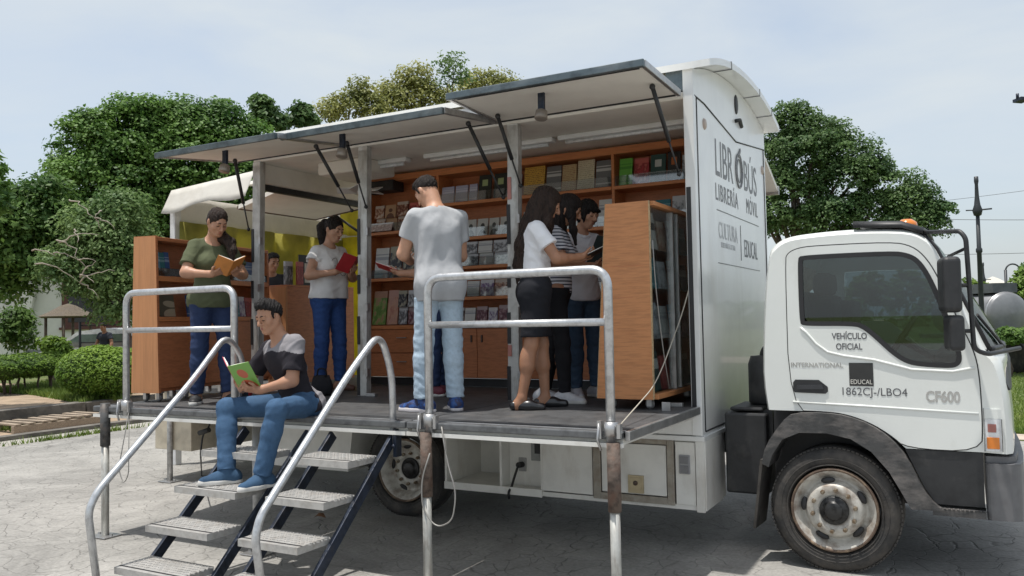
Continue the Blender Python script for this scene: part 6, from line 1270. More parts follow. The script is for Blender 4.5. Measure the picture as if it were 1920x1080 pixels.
def leaves(pos, nrm, size, name, mat, asp=0.5, rng=RNG, bend=0.25):
    """one folded diamond per leaf"""
    n = len(pos); nr = nrm+rng.normal(0, 0.42, (n, 3)); nr /= np.linalg.norm(nr, axis=1)[:, None]
    a = np.cross(nr, rng.normal(0, 1, (n, 3))); a /= np.linalg.norm(a, axis=1)[:, None]; b = np.cross(nr, a)
    s = (size*rng.uniform(0.6, 1.35, n))[:, None]
    V = np.stack([pos-a*s*0.5, pos+b*s*asp*0.5-nr*s*bend*0.2, pos+a*s*0.5-nr*s*bend*0.3, pos-b*s*asp*0.5-nr*s*bend*0.2], 1).reshape(-1, 3)
    me = np_mesh(name, V, np.arange(n*4).reshape(n, 4), [mat]); me.polygons.foreach_set('use_smooth', np.zeros(n, bool)); return me
def lobe_points(lobes, n, clump, spread, rng=RNG, inner=0.62, lowcut=-0.75):
    """leaf positions in clumps over the shells of many overlapping lobes; lobes: (x, y, z, rx, ry, rz)"""
    L = np.array(lobes, float); w = (L[:, 3]*L[:, 5]+L[:, 3]*L[:, 4]); w /= w.sum(); nc = max(1, n//clump)
    k = rng.choice(len(L), nc, p=w); d = rng.normal(0, 1, (nc, 3)); d /= np.linalg.norm(d, axis=1)[:, None]; d[:, 2] = np.where(d[:, 2] < lowcut, -d[:, 2], d[:, 2])
    r = rng.uniform(inner, 1.0, nc)**0.6; c = L[k, :3]+d*L[k, 3:]*r[:, None]
    idx = np.repeat(np.arange(nc), clump); dv = rng.normal(0, 1, (len(idx), 3)); dv /= np.linalg.norm(dv, axis=1)[:, None]; dv[:, 2] = np.where(dv[:, 2] < -0.35, -dv[:, 2], dv[:, 2]); p = c[idx]+dv*(spread*1.75*rng.uniform(0.55, 1.35, nc)[idx]*rng.uniform(0.55, 1.05, len(idx))**0.5)[:, None]*np.array([1, 1, 0.75]); o_ = p-c[idx]; nn = d[idx]*0.3+np.array([0, 0, 0.45])+o_/np.maximum(np.linalg.norm(o_, axis=1), 1e-6)[:, None]*0.6; return p, nn
BARK = dirt(pm('bark', (0.14, 0.105, 0.08), 0.95, var=0.3, vs=8, stretch=(6, 6, 1), bump=0.6, bs=20), (0.22, 0.2, 0.17), 0.5, 0.8, 3)
BARKP = pm('bare_branch', (0.42, 0.37, 0.31), 0.9, var=0.2, vs=9)
def limb(m, a, b, r0, r1, wob=0.12, n=6):
    a, b = Vector(a), Vector(b); pts = []; L = (b-a).length
    for i in range(n+1):
        t = i/n; pts.append(a.lerp(b, t)+Vector((random.uniform(-1, 1), random.uniform(-1, 1), random.uniform(-.5, .5)))*wob*L*0.15*(0 if i in (0, n) else 1)+Vector((0, 0, L*0.12*math.sin(t*math.pi))))
    m.tube(pts, [r0+(r1-r0)*i/n for i in range(n+1)], 7)
def tree(name, label, base, fork, lobes, n, size, mat, trunk_r, clump=22, spread=0.28, group='trees around the square', inner=0.62, bark=None, cat='tree', asp=0.5):
    lobes = list(lobes)
    if n > 50000:                                             # ragged sprigs round the outline
        for l in list(lobes):
            for _ in range(7):
                d = Vector((random.gauss(0, 1), random.gauss(0, 1), abs(random.gauss(0.2, 0.8)))).normalized(); k = random.uniform(0.14, 0.26); q = random.uniform(0.95, 1.16); lobes.append((l[0]+d.x*l[3]*q, l[1]+d.y*l[4]*q, l[2]+d.z*l[5]*q, l[3]*k, l[3]*k, l[3]*k*0.8))
    t = thing(name, base, label, cat, group); m = MB(); base = Vector(base); fork = Vector(fork)
    m.tube([base, base.lerp(fork, 0.5)+Vector((0.05, 0.03, 0)), fork], [trunk_r*1.25, trunk_r, trunk_r*0.85], 12)
    for l in [l for l in lobes if l[3] > 0.35]: limb(m, fork, (l[0], l[1], l[2]), trunk_r*0.5, trunk_r*0.08)
    obj('trunk', m, bark or BARK, t)
    p, nn = lobe_points(lobes, n, clump, spread, inner=inner); obj('crown', leaves(p, nn, size, 'crown', mat, asp), [], t); return t
def at_d(px, D, zoff=0): return PD(px[0], px[1], D)
def lobes_px(spec, D, depth=1.0):
    """spec: (x, y, radius) read off the photograph in pixels, at a real distance D (+ offset)"""
    out = []
    for x, y, r, *dd in spec:
        d = D+(dd[0] if dd else 0); p = PD(x, y, d); R = r*d/FPX*1.02; out.append((p.x, p.y, p.z, R, R*depth, R*0.9))
    return out
LF_D = leaf_mat('leaf_dark', (0.04, 0.105, 0.022), (0.19, 0.33, 0.07)); LF_M = leaf_mat('leaf_mid', (0.045, 0.11, 0.022), (0.17, 0.28, 0.065))
LF_Y = leaf_mat('leaf_yellowish', (0.15, 0.18, 0.05), (0.4, 0.4, 0.13)); LF_R = leaf_mat('leaf_right', (0.042, 0.098, 0.032), (0.165, 0.26, 0.085)); LF_G = leaf_mat('leaf_grey', (0.07, 0.145, 0.042), (0.23, 0.33, 0.12))
LF_H = leaf_mat('leaf_hedge', (0.085, 0.175, 0.022), (0.25, 0.38, 0.055)); LF_B = leaf_mat('leaf_bright', (0.10, 0.19, 0.03), (0.22, 0.32, 0.06))
# the big dark tree on the left
D = 27.0; p = PD(330, 640, D)
tree('broadleaf_tree', 'large dark green broadleaf tree rising behind the left flap of the truck', (p.x, p.y, 0.28), (p.x, p.y, 2.6), lobes_px([
    (179, 288, 54), (174, 368, 66), (249, 278, 70), (315, 253, 52), (353, 263, 54), (414, 263, 52), (437, 306, 57), (259, 359, 88), (353, 342, 88), (428, 368, 74), (146, 438, 61), (221, 456, 79), (324, 438, 83), (418, 447, 70), (306, 228, 26), (343, 218, 22), (414, 223, 22), (174, 243, 24), (268, 228, 26), (212, 243, 26), (376, 238, 26), (465, 278, 39), (136, 333, 33), (475, 333, 44)], D, 0.9), 150000, 0.115, LF_D, 0.32, 90, 0.27, inner=0.72, asp=0.65)
# shrubs and trees in front of it
D = 23.0; p = PD(-70, 650, D)
tree('bushy_tree', 'mid green bushy tree at the far left edge in front of the white house', (p.x, p.y, 0.28), (p.x, p.y, 1.7), lobes_px([(30, 430, 60), (80, 400, 55), (20, 500, 60), (-30, 450, 70), (60, 465, 50), (0, 545, 34), (-20, 400, 50), (110, 440, 45)], D, 1.0), 30000, 0.14, LF_M, 0.16, 60, 0.22) #, 24, 0.2)
D = 21.0; p = PD(243, 660, D)
tree('loose_tree', 'grey-green loose tree with bare pale branches behind the hedges', (p.x, p.y, 0.28), (p.x, p.y, 1.5), lobes_px([(200, 470, 50), (230, 520, 50), (175, 530, 48), (130, 505, 40), (225, 575, 42), (235, 440, 40), (160, 440, 40), (225, 400, 36)], D, 1.0), 26000, 0.10, LF_G, 0.08, 50, 0.19, inner=0.5)
br = MB()
for a, b in (((65, 495), (150, 530)), ((150, 530), (215, 508)), ((150, 530), (185, 560)), ((105, 450), (165, 505)), ((110, 455), (185, 440)), ((130, 375), (178, 408)), ((178, 408), (215, 430)), ((178, 408), (190, 430)), ((150, 520), (180, 490)), ((100, 475), (145, 487)), ((145, 487), (180, 490)), ((150, 515), (176, 530)), ((60, 470), (105, 480)), ((140, 430), (145, 455)), ((190, 395), (178, 408))):
    D_ = 19.6; limb(br, PD(*a, D_), PD(*b, D_+random.uniform(-.4, .4)), 0.017, 0.005, 0.6, 6)
tag(obj('bare_branches', br, BARKP), 'dead pale branches sticking out of the loose grey-green tree', 'branches')
D = 25.0; p = PD(32, 660, D)
tree('shrub', 'small leafy shrub in front of the white house wall', (p.x, p.y, 0.28), (p.x, p.y, 0.6), lobes_px([(32, 632, 24), (18, 612, 18), (45, 615, 18), (30, 597, 16), (8, 632, 18), (40, 650, 16)], D, 1.0), 2600, 0.13, LF_M, 0.03, 14, 0.12, cat='shrub', group='shrubs')
D = 24.5; p = PD(100, 660, D)
tree('shrub', 'low bright shrub between the cloud hedge and the round topiary', (p.x, p.y, 0.28), (p.x, p.y, 0.5), lobes_px([(105, 655, 18), (92, 645, 12), (120, 665, 14)], D, 1.0), 2000, 0.12, LF_H, 0.04, 14, 0.08, cat='shrub', group='shrubs')
D = 18.0; p = PD(5, 360, D)
tree('broadleaf_tree', 'tree mostly outside the left edge with one leafy sprig against the sky', (p.x-1.5, p.y, 0.28), (p.x-1.2, p.y, 2.4), lobes_px([(-4, 365, 18), (-40, 380, 40), (-60, 330, 50)], D, 1.0), 3000, 0.16, LF_D, 0.1, 18, 0.12)
# tall yellowish trees behind the truck
D = 34.0; p = PD(790, 640, D)
tree('yellowish_tree', 'tall yellow-green tree with an airy crown behind the truck roof', (p.x, p.y, 0), (p.x, p.y, 5.0), lobes_px([(770, 185, 42), (740, 205, 40), (800, 170, 30), (815, 200, 40), (760, 150, 20), (725, 175, 20), (790, 140, 16), (850, 210, 40)], D, 1.0), 9500, 0.15, LF_Y, 0.25, 16, 0.24, inner=0.35)
D = 36.0; p = PD(900, 640, D)
tree('yellowish_tree', 'yellow-green tree seen just above the right-hand flap edge', (p.x, p.y, 0), (p.x, p.y, 5.0), lobes_px([(900, 165, 30), (935, 158, 22), (880, 175, 25), (960, 175, 25)], D, 1.0), 4200, 0.15, LF_Y, 0.22, 14, 0.26, inner=0.3)
D = 33.0; p = PD(640, 640, D)
tree('yellowish_tree', 'loose yellow-green tree rising above the middle flap', (p.x, p.y, 0), (p.x, p.y, 4.6), lobes_px([(655, 205, 32), (685, 185, 22), (620, 215, 25), (670, 165, 14), (700, 215, 30)], D, 1.0), 4500, 0.15, LF_Y, 0.22, 14, 0.24, inner=0.3)
D = 31.0; p = PD(850, 640, D)
tree('bare_topped_tree', 'thin sparse grey-green treetop standing above the yellowish trees', (p.x, p.y, 0), (p.x, p.y, 6.5), lobes_px([(850, 125, 24), (838, 150, 22), (866, 150, 20), (835, 110, 10), (860, 108, 12), (820, 125, 8)], D, 1.0), 900, 0.14, LF_G, 0.10, 5, 0.14, inner=0.2)
D = 30.0; p = PD(500, 640, D)
tree('slender_tree', 'slender dark green tree tip between the large tree and the middle flap', (p.x, p.y, 0), (p.x, p.y, 4.0), lobes_px([(492, 205, 20), (500, 225, 26), (485, 190, 10), (520, 235, 16)], D, 1.0), 2200, 0.22, LF_R, 0.14, 12, 0.16, inner=0.2)
D = 30.5; p = PD(570, 640, D)
tree('slender_tree', 'second slender dark green tree tip, nearer the yellowish trees', (p.x, p.y, 0), (p.x, p.y, 4.0), lobes_px([(568, 215, 16), (575, 230, 18), (545, 230, 12), (562, 205, 8)], D, 1.0), 1800, 0.22, LF_R, 0.14, 12, 0.14, inner=0.2)
# right-hand tree
D = 33.0; p = PD(1500, 640, D)
tree('spreading_tree', 'broad spreading dark green tree behind the truck cab', (p.x, p.y, 0), (p.x, p.y, 2.4), lobes_px([
    (1490, 239, 34), (1470, 264, 38), (1530, 259, 38), (1570, 264, 30), (1500, 314, 64), (1590, 304, 43), (1620, 314, 32), (1580, 364, 60), (1660, 359, 38), (1480, 394, 68), (1560, 424, 60), (1640, 414, 51), (1700, 389, 36), (1735, 409, 30), (1755, 399, 17), (1690, 434, 34), (1750, 429, 17), (1600, 464, 34), (1480, 209, 12), (1495, 204, 10), (1440, 314, 51), (1430, 414, 51), (1660, 324, 17), (1720, 364, 18), (1560, 249, 13)], D, 0.8), 85000, 0.115, LF_R, 0.28, 90, 0.26, inner=0.62, asp=0.65)
# hedges
def topiary(name, label, lobes, n, size, mat, stems, group, spread=0.03):
    t = thing(name, (lobes[0][0], lobes[0][1], 0.285), label, 'hedge', group); L = np.array(lobes); p, nn = lobe_points(lobes, n, 6, spread, inner=0.93, lowcut=-0.98)
    keep = np.ones(len(p), bool)
    obj('foliage', leaves(p[keep], nn[keep]*1.5, size, 'foliage', mat, 0.45), [], t)
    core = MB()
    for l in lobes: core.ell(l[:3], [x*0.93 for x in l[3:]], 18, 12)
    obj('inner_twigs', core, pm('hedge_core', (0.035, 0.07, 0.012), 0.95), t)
    m = MB()
    for x, y, h, r in stems: m.tube([(x, y, 0.28), (x+random.uniform(-.05, .05), y, 0.28+h*0.5), (x+random.uniform(-.12, .12), y, 0.28+h)], r, 7)
    if stems: obj('stem', m, BARK, t)
    return t
c = PD(186, 696, 18.6)
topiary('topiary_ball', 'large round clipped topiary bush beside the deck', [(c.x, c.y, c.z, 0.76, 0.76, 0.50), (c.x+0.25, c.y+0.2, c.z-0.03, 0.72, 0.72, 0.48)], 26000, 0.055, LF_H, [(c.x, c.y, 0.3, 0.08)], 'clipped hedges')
def cloud(label, pix, D):
    lb = [(lambda p, d: (p.x, p.y, p.z, rx*d/FPX, rx*d/FPX, rz*d/FPX))(PD(x, y, D+o), D+o) for x, y, rx, rz, o in pix]; st = []
    for l in lb:
        for k in range(3): st.append((l[0]+random.uniform(-.5, .5)*l[3], l[1]+random.uniform(-.3, .3)*l[3], max(0.2, l[2]-0.2-0.28), 0.022))
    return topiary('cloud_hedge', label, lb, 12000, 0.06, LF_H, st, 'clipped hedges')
cloud('long low clipped hedge on bare stems at the left edge', [(0, 690, 45, 20, 0), (50, 686, 48, 20, 0.3), (-50, 694, 45, 20, 0)], 21.5)
cloud('small clipped hedge on bare stems next to the long low hedge', [(100, 682, 26, 18, 0)], 22.0)
# grass tufts
def tufts(name, n, fx, hgt, mat, wid=0.012):
    p = fx(n); m = len(p); a = RNG.uniform(0, 6.28, m); l = RNG.uniform(0.5, 1.2, m)*hgt; tilt = RNG.normal(0, 0.4, (m, 2)); d = np.stack([np.cos(a), np.sin(a), np.zeros(m)], 1)*wid
    tip = p+np.stack([tilt[:, 0]*l, tilt[:, 1]*l, l], 1); V = np.stack([p-d, p+d, tip], 1).reshape(-1, 3)
    return obj(name, np_mesh(name, V, np.arange(m*3).reshape(m, 3), [mat]), [], None, kind='stuff')
GRS = leaf_mat('grass_blade', (0.09, 0.16, 0.025), (0.22, 0.29, 0.06), 0.3)
def in_poly(poly, n, z):                                     # random ground points inside an outline surveyed on the photograph
    P_ = np.array([PZ(x, y, z)[:2] for x, y in poly]); lo, hi = P_.min(0), P_.max(0); q = RNG.uniform(lo, hi, (n, 2)); c = np.zeros(n, bool); j = len(P_)-1
    for i in range(len(P_)):
        a, b = P_[i], P_[j]; m = ((a[1] > q[:, 1]) != (b[1] > q[:, 1])) & (q[:, 0] < (b[0]-a[0])*(q[:, 1]-a[1])/(b[1]-a[1]+1e-9)+a[0]); c ^= m; j = i
    q = q[c]; return np.concatenate([q, np.full((len(q), 1), z)], 1)
def patch(n): return in_poly([(-20, 735), (70, 722), (150, 706), (235, 700), (240, 752), (190, 750), (150, 757), (60, 741)], n*2, 0.287)
tag(tufts('grass', 30000, patch, 0.13, GRS, 0.014), 'rough bright green grass in front of the round topiary bush', 'grass')
def rlawn(n): q = RNG.uniform(0, 1, (n, 2)); y = 13.3+17*q[:, 1]**1.7; x = 0.0+5.5*(q[:, 0])*(y/20); return np.stack([x, y, np.full(n, 0.004)], 1)
tag(tufts('grass', 40000, rlawn, 0.055, GRS, 0.010), 'mown lawn grass in front of the truck bumper', 'grass')
def kerbg(n): q = RNG.uniform(0, 1, (n, 2)); x = np.where(q[:, 0] < 0.4, -12.4+RNG.normal(0, .03, n), -14.62+np.abs(RNG.normal(0, .22, n))); y = 5+9*q[:, 1]; k = np.sin(y*1.7)+RNG.normal(0, .7, n) > 0.35; return np.stack([x, y, np.full(n, 0.0)], 1)[k]
tag(tufts('weeds', 7000, kerbg, 0.10, GRS, 0.010), 'thin weeds growing along the kerb and gutter', 'weeds')
# dry leaf on the paving
dl = MB(); c = PZ(598, 972, 0.02); dl.add([c+Vector(v) for v in ((-.06, 0, 0), (0, -.03, .03), (.07, .01, .01), (.01, .05, .035), (0, 0, .05))], [(0, 1, 4), (1, 2, 4), (2, 3, 4), (3, 0, 4)])
obj('dry_leaf', dl, pm('dead_leaf', (0.18, 0.09, 0.045), 0.8), label='curled brown dead leaf on the paving under the steps', cat='leaf')

# ------------------------------------------------------------------ far things on the left
PLASTER = dirt(pm('white_plaster', (0.62, 0.61, 0.57), 0.85, var=0.05, vs=1), (0.42, 0.4, 0.36), 0.5, 0.8, 0.6)
h0 = PD(60, 660, 48.0); hx, hy = h0.x, h0.y; rgt = Vector((math.cos(YAW+0.25), math.sin(YAW+0.25), 0)); bk = Vector((-rgt.y, rgt.x, 0))
HO = thing('house', (hx, hy, 0.28), 'white plastered house with a brown framed window behind the trees on the left', 'house')
def hp_(a, b, z): return Vector((hx, hy, z))+rgt*a+bk*b
def hbox(name, a0, a1, b0, b1, z0, z1, mat, par): return obj(name, MB().add([hp_(a, b, z) for z in (z0, z1) for a, b in ((a0, b0), (a1, b0), (a1, b1), (a0, b1))], [(0,3,2,1),(4,5,6,7),(0,1,5,4),(1,2,6,5),(2,3,7,6),(3,0,4,7)]), mat, par)
BRN = pm('brown_frame', (0.10, 0.035, 0.025), 0.6)
hbox('wall', -9, 4.4, 0, 6, 0.28, 4.6, PLASTER, HO); hbox('roof', -9.3, 4.7, -0.4, 6.4, 4.601, 4.9, pm('roof_tile', (0.25, 0.11, 0.07), 0.8), HO)
w = hbox('window', 1.35, 4.15, -0.05, 0.0, 1.8, 4.3, BRN, HO); hbox('pane', 1.65, 3.85, -0.07, -0.051, 2.05, 4.1, pm('dark_pane', (0.02, 0.02, 0.025), 0.15), w)
hbox('window_sill', 1.25, 4.25, -0.16, 0.0, 1.68, 1.799, BRN, w)
hbox('plinth', -9, 4.4, -0.06, -0.001, 0.28, 0.7, pm('plinth_grey', (0.25, 0.25, 0.25), 0.9), HO)
bu = MB(); bu.prism([(0.6, 0.28), (-1.6, 0.28), (0.9, 4.2), (1.2, 4.2)], lambda u, v, d: hp_(u-0.9, d, v), -0.45, -0.07); obj('buttress', bu, PLASTER, HO)
kc = PD(128, 650, 33.0)
KI = thing('thatched_shelter', (kc.x, kc.y, 0.28), 'small shelter with a brown thatched roof in front of the white house', 'shelter')
for dx_ in (-0.5, 0.5):
    for dy_ in (-0.5, 0.5): obj('post', MB().tube([(kc.x+dx_, kc.y+dy_, 0.28), (kc.x+dx_, kc.y+dy_, 2.2)], 0.05, 8), BARK, KI)
obj('roof', MB().lathe([(0.85, 0.0), (0.95, 0.05), (0.6, 0.22), (0.25, 0.42), (0.0, 0.5)], (kc.x, kc.y, 2.1), (0, 0, 1), 14, False), dirt(pm('thatch', (0.15, 0.12, 0.085), 0.95, var=0.3, vs=6, stretch=(5, 5, 1), bump=0.5), (0.12, 0.1, 0.08), 0.45, 0.7, 4), KI)
# parked white car
cc = PD(205, 640, 29.0); CA = thing('parked_car', (cc.x, cc.y, 0.28), 'white rounded car parked behind the round topiary bush', 'car'); u1 = Vector((math.cos(YAW), math.sin(YAW), 0)); u2 = Vector((-u1.y, u1.x, 0))
cp = [(-2.0, 0.30), (-2.05, 0.7), (-1.3, 0.85), (-0.6, 1.36), (0.2, 1.46), (1.0, 1.36), (1.6, 0.95), (2.05, 0.85), (2.1, 0.35)]
obj('body', MB().prism(cp, lambda u, v, d: Vector((cc.x, cc.y, 0.25+v))+u1*u+u2*d, -0.8, 0.8), pm('car_white', (0.75, 0.76, 0.78), 0.25, coat=0.5), CA, 0.12, seg=3)
obj('window', MB().prism([(-1.15, 0.88), (-0.52, 1.28), (0.9, 1.28), (1.4, 0.92)], lambda u, v, d: Vector((cc.x, cc.y, 0.25+v))+u1*u+u2*d, -0.815, -0.79), GLASSD, CA)
for a in (-1.25, 1.3): obj('wheel', MB().lathe([(0, -0.02), (0.2, -0.02), (0.3, 0.0), (0.31, 0.2), (0, 0.2)], Vector((cc.x, cc.y, 0.58))+u1*a-u2*0.82, u2, 20), TYRE, CA)
fc = [PD(x, 640, 27.0) for x in (150, 195, 240, 285)]; FN = thing('railing_fence', (fc[0].x, fc[0].y, 0.28), 'thin dark railing behind the round topiary bush', 'fence')
for p_ in fc: obj('post', MB().tube([(p_.x, p_.y, 0.28), (p_.x, p_.y, 1.9)], 0.035, 8), SEAL, FN)
fr_ = MB()
for z in (0.9, 1.3, 1.8): fr_.tube([(fc[0].x, fc[0].y, z), (fc[-1].x, fc[-1].y, z)], 0.016, 6)
obj('rail', fr_, SEAL, FN)
DARK = cloth('dark_clothes', (0.04, 0.045, 0.06))
pz = PD(197, 660, 25.5)
make_person('distant dark-clothed person behind the round topiary bush', (pz.x, pz.y, 0.285), HEAD(0.3, -0.9), dict(s=0.92, fem=False, skin='tan', h=0.012, face=False, feet={1: (0.09, 0, 0), -1: (-0.09, 0.04, 0)}, hands={1: grip((0.25, 0.12, 0.80), (0, 0.3, -1), (-1, 0, 0)), -1: grip((-0.25, 0.12, 0.80), (0, 0.3, -1), (1, 0, 0))}, shirt=dict(mat=[DARK]), lower=dict(mat=[DARK]), shoe=dict(mat=SEAL), hair=dict(kind='short')))
# old pallet by the kerb
pc = Vector((-14.15, 8.9, 0)); PL = thing('wooden_pallet', pc, 'weathered wooden pallet lying in the gutter by the kerb', 'pallet'); WD = dirt(pm('grey_wood', (0.36, 0.29, 0.22), 0.9, var=0.2, vs=9, stretch=(1, 8, 8), bump=0.2), (0.2, 0.16, 0.12), 0.5, 0.8, 4)
for k in range(8): obj('slat', MB().obox(pc+Vector((0.0, -0.75+k*0.21, 0.13+0.004*k)), (0.40, 0.03*(k % 3-1), 0), (-0.004, 0.055, 0), (0, 0, 0.012)), WD, PL)
for dx_ in (-0.36, 0.36): obj('bearer', MB().box(pc.x+dx_-0.04, pc.x+dx_+0.04, pc.y-0.85, pc.y+0.8, -0.008, 0.115), WD, PL)

# ------------------------------------------------------------------ the tent behind the rear of the truck
TENTW = dirt(cloth('tent_white', (0.70, 0.68, 0.63), rough=0.7, var=0.03, bump=0.05, bs=15), (0.5, 0.45, 0.37), 0.55, 0.85, 1.5, amount=0.5); TENTY = dirt(cloth('tent_yellow', (0.80, 0.70, 0.07), rough=0.7, var=0.1, vs=2, bump=0.1, bs=8), (0.34, 0.30, 0.05), 0.45, 0.75, 1.2, amount=0.7)
def veil(m, tr):
    N, L, b = nodes(m); t = N.new('ShaderNodeBsdfTranslucent'); L.new(b.inputs['Base Color'].links[0].from_socket, t.inputs[0]); mx = N.new('ShaderNodeMixShader'); mx.inputs[0].default_value = tr; L.new(b.outputs[0], mx.inputs[1]); L.new(t.outputs[0], mx.inputs[2]); L.new(mx.outputs[0], N['Material Output'].inputs[0])
veil(TENTY, 0.6); veil(TENTW, 0.3)
TN = thing('canopy_tent', (-8.2, 8.4, 0), 'white-roofed canopy tent with yellow side curtains behind the rear of the truck', 'tent')
tx0, tx1, ty0, ty1, te = -8.62, -6.9, 7.0, 10.2, 3.33
def sheet_cloth(name, f, nu, nv, mat, th=0.004):
    m = MB(); vs = [f(i/nu, j/nv) for j in range(nv+1) for i in range(nu+1)]; m.add(vs, [(j*(nu+1)+i, j*(nu+1)+i+1, (j+1)*(nu+1)+i+1, (j+1)*(nu+1)+i) for j in range(nv) for i in range(nu)], True); o = obj(name, m, mat, TN); so_ = o.modifiers.new('thickness', 'SOLIDIFY'); so_.thickness = th; return o
sheet_cloth('roof', lambda u, v: Vector((tx0+(tx1-tx0)*u, ty0+(ty1-ty0)*v, te+0.30*math.sin(math.pi*min(1, max(0, v*1.0)))+0.16*u*(1-abs(2*v-1))-0.05*math.sin(math.pi*u*2)**2*(1-abs(2*v-1)))), 16, 16, TENTW)
def wave(u): return 0.03*math.sin(u*31)+0.02*math.sin(u*53+1)
sheet_cloth('valance', lambda u, v: Vector((tx0+(tx1-tx0)*u, ty1+wave(u)*v*0.6, te+0.02-0.36*v)), 40, 4, TENTW)
sheet_cloth('valance', lambda u, v: Vector((tx0+(tx1-tx0-0.3)*u, ty0-0.02-0.16*v+wave(u*0.5)*v*0.4, te+0.05+0.1*u-(0.30+0.03*math.sin(u*9))*v)), 40, 4, TENTW)
sheet_cloth('valance', lambda u, v: Vector((tx0-0.02+wave(u)*v*0.5, ty0+(ty1-ty0)*u, te-0.38*v)), 40, 4, TENTW)
sheet_cloth('side_curtain', lambda u, v: Vector((tx0+(tx1-tx0)*u, ty1-0.12+wave(u), te-0.30-2.6*v)), 40, 8, TENTY)
OLIVE = dirt(cloth('tent_olive', (0.52, 0.48, 0.13), rough=0.7, var=0.12, vs=2, bump=0.1, bs=8), (0.18, 0.20, 0.05), 0.45, 0.75, 1.2, amount=0.7); veil(OLIVE, 0.5)
sheet_cloth('side_curtain', lambda u, v: Vector((tx0+0.10+wave(u), ty0+(ty1-ty0-0.06)*u, te-0.34-2.5*v)), 40, 8, OLIVE)
sheet_cloth('side_curtain', lambda u, v: Vector((tx1+0.02-0.12*u+wave(u*1.3)*1.2, ty1-0.1-1.9*u, te+0.05-(0.55 if u > 0.62 else 2.4)*v)), 46, 8, TENTY)
for x, y in ((tx0+0.02, ty0+0.02), (tx0+0.02, ty1-0.08), (tx1, ty1-0.08)): obj('leg', MB().box(x-0.045, x+0.045, y-0.045, y+0.045, 0.0, te), pm('tent_leg', (0.66, 0.66, 0.66), 0.45), TN, 0.006)

# ------------------------------------------------------------------ far things on the right
POSTB = pm('lamp_post_black', (0.025, 0.03, 0.035), 0.5)
def lamp_post(px, D, ytop, label):
    b0 = PD(px, 640, D); top = PD(px, ytop, D).z; L_ = thing('lamp_post', (b0.x, b0.y, 0), label, 'lamp post', 'lamp posts in the square'); x, y = b0.x, b0.y
    obj('post', MB().lathe([(0.16, 0), (0.16, 0.5), (0.10, 0.6), (0.065, 0.75), (0.055, top*0.62), (0.075, top*0.62+0.03), (0.075, top*0.62+0.1), (0.052, top*0.62+0.14), (0.045, top-1.0), (0.0, top-0.99)], (x, y, 0), (0, 0, 1), 14), POSTB, L_)
    lan = MB().lathe([(0.05, top-1.0), (0.09, top-0.98), (0.12, top-0.86), (0.075, top-0.72), (0.05, top-0.5), (0.04, top-0.2), (0.055, top-0.12), (0.05, top), (0, top)], (x, y, 0), (0, 0, 1), 12)
    lan.tube([(x-0.02, y, top-0.85), (x+0.32, y, top-0.84)], 0.02, 6); lan.tube([(x-0.26, y, top-0.84), (x, y, top-0.85)], 0.016, 6); obj('lantern', lan, POSTB, L_)
lamp_post(1843, 24.0, 330, 'tall black lamp post with a slim lantern to the right of the cab')
lamp_post(1849, 47.0, 492, 'farther thin lamp post just beside the tall black one')
def crook(px, D, label):
    b0 = PD(px, 640, D); x, y = b0.x, b0.y; top = PD(px, 495, D).z; L_ = thing('crook_lamp', (x, y, 0), label, 'lamp post', 'lamp posts in the square')
    obj('post', MB().tube([(x, y, 0), (x, y, top-0.25)], 0.06, 8), POSTB, L_); r = Vector((math.cos(YAW), math.sin(YAW), 0)); a = MB()
    a.tube([Vector((x, y, top-0.3))+r*(0.32-0.32*math.cos(t))+Vector((0, 0, 0.3*math.sin(t))) for t in [math.pi*k/10 for k in range(11)]], 0.035, 7); a.tube([Vector((x, y, top-0.3))+r*0.64, Vector((x, y, top-0.5))+r*0.64], 0.02, 6); obj('arm', a, POSTB, L_)
    obj('lantern', MB().lathe([(0.03, 0.3), (0.16, 0.22), (0.20, 0.0), (0.12, -0.12), (0, -0.14)], Vector((x, y, top-0.8))+r*0.64, (0, 0, 1), 10), POSTB, L_)
crook(1891, 42.0, 'short lamp post with a curled arm and hanging lantern above the tank')
# tank on its stand
tcn = PD(1891, 588, 26.0); TK = thing('tank_trailer', (tcn.x, tcn.y, 0), 'pale grey cylindrical tank on a dark frame beyond the lawn', 'tank'); R_ = 0.58; ax = Vector((-0.55, 0.83, 0)).normalized()
e0 = Vector(tcn)
prf = [(0.0, -0.14), (0.2, -0.125), (0.4, -0.08), (0.52, -0.03), (R_, 0.02), (R_, 2.6), (0.45, 2.7), (0, 2.75)]
obj('tank', MB().lathe(prf, e0, ax, 32), dirt(pm('tank_grey', (0.22, 0.225, 0.235), 0.4, 0.3, var=0.08, vs=3), (0.3, 0.3, 0.3), 0.5, 0.8, 2, amount=0.6), TK)
side_ = Vector((-ax.y, ax.x, 0)); fr2 = MB(); fr2.obox(e0+ax*1.2-Vector((0, 0, R_+0.06)), ax*2.2, side_*0.5, (0, 0, 0.06)); fr2.obox(e0+ax*1.0+Vector((0, 0, R_+0.12)), ax*0.9, side_*0.35, (0, 0, 0.13))
obj('frame', fr2, pm('tank_frame', (0.09, 0.1, 0.11), 0.6), TK)
lb_ = MB(); 
obj('band', MB().lathe([(R_+0.002, 0.06), (R_+0.015, 0.07), (R_+0.015, 0.12), (R_+0.002, 0.13)], e0, ax, 32), ALU, TK)
for a in (0.3, 2.2): obj('wheel', MB().lathe([(0, -0.02), (0.2, -0.02), (0.42, 0.0), (0.43, 0.2), (0, 0.2)], Vector((e0.x, e0.y, 0.43))+ax*a-side_*0.5, side_, 18), TYRE, TK)
dn = Vector((ax.y, -ax.x, 0)); 
lt_ = lettering('GAS L.P.', e0-ax*0.125-side_*0.20+Vector((0, 0, 0.22)), side_*-1, 0.10, INKG, TK, 0.4); bpy.data.objects.remove(lt_)
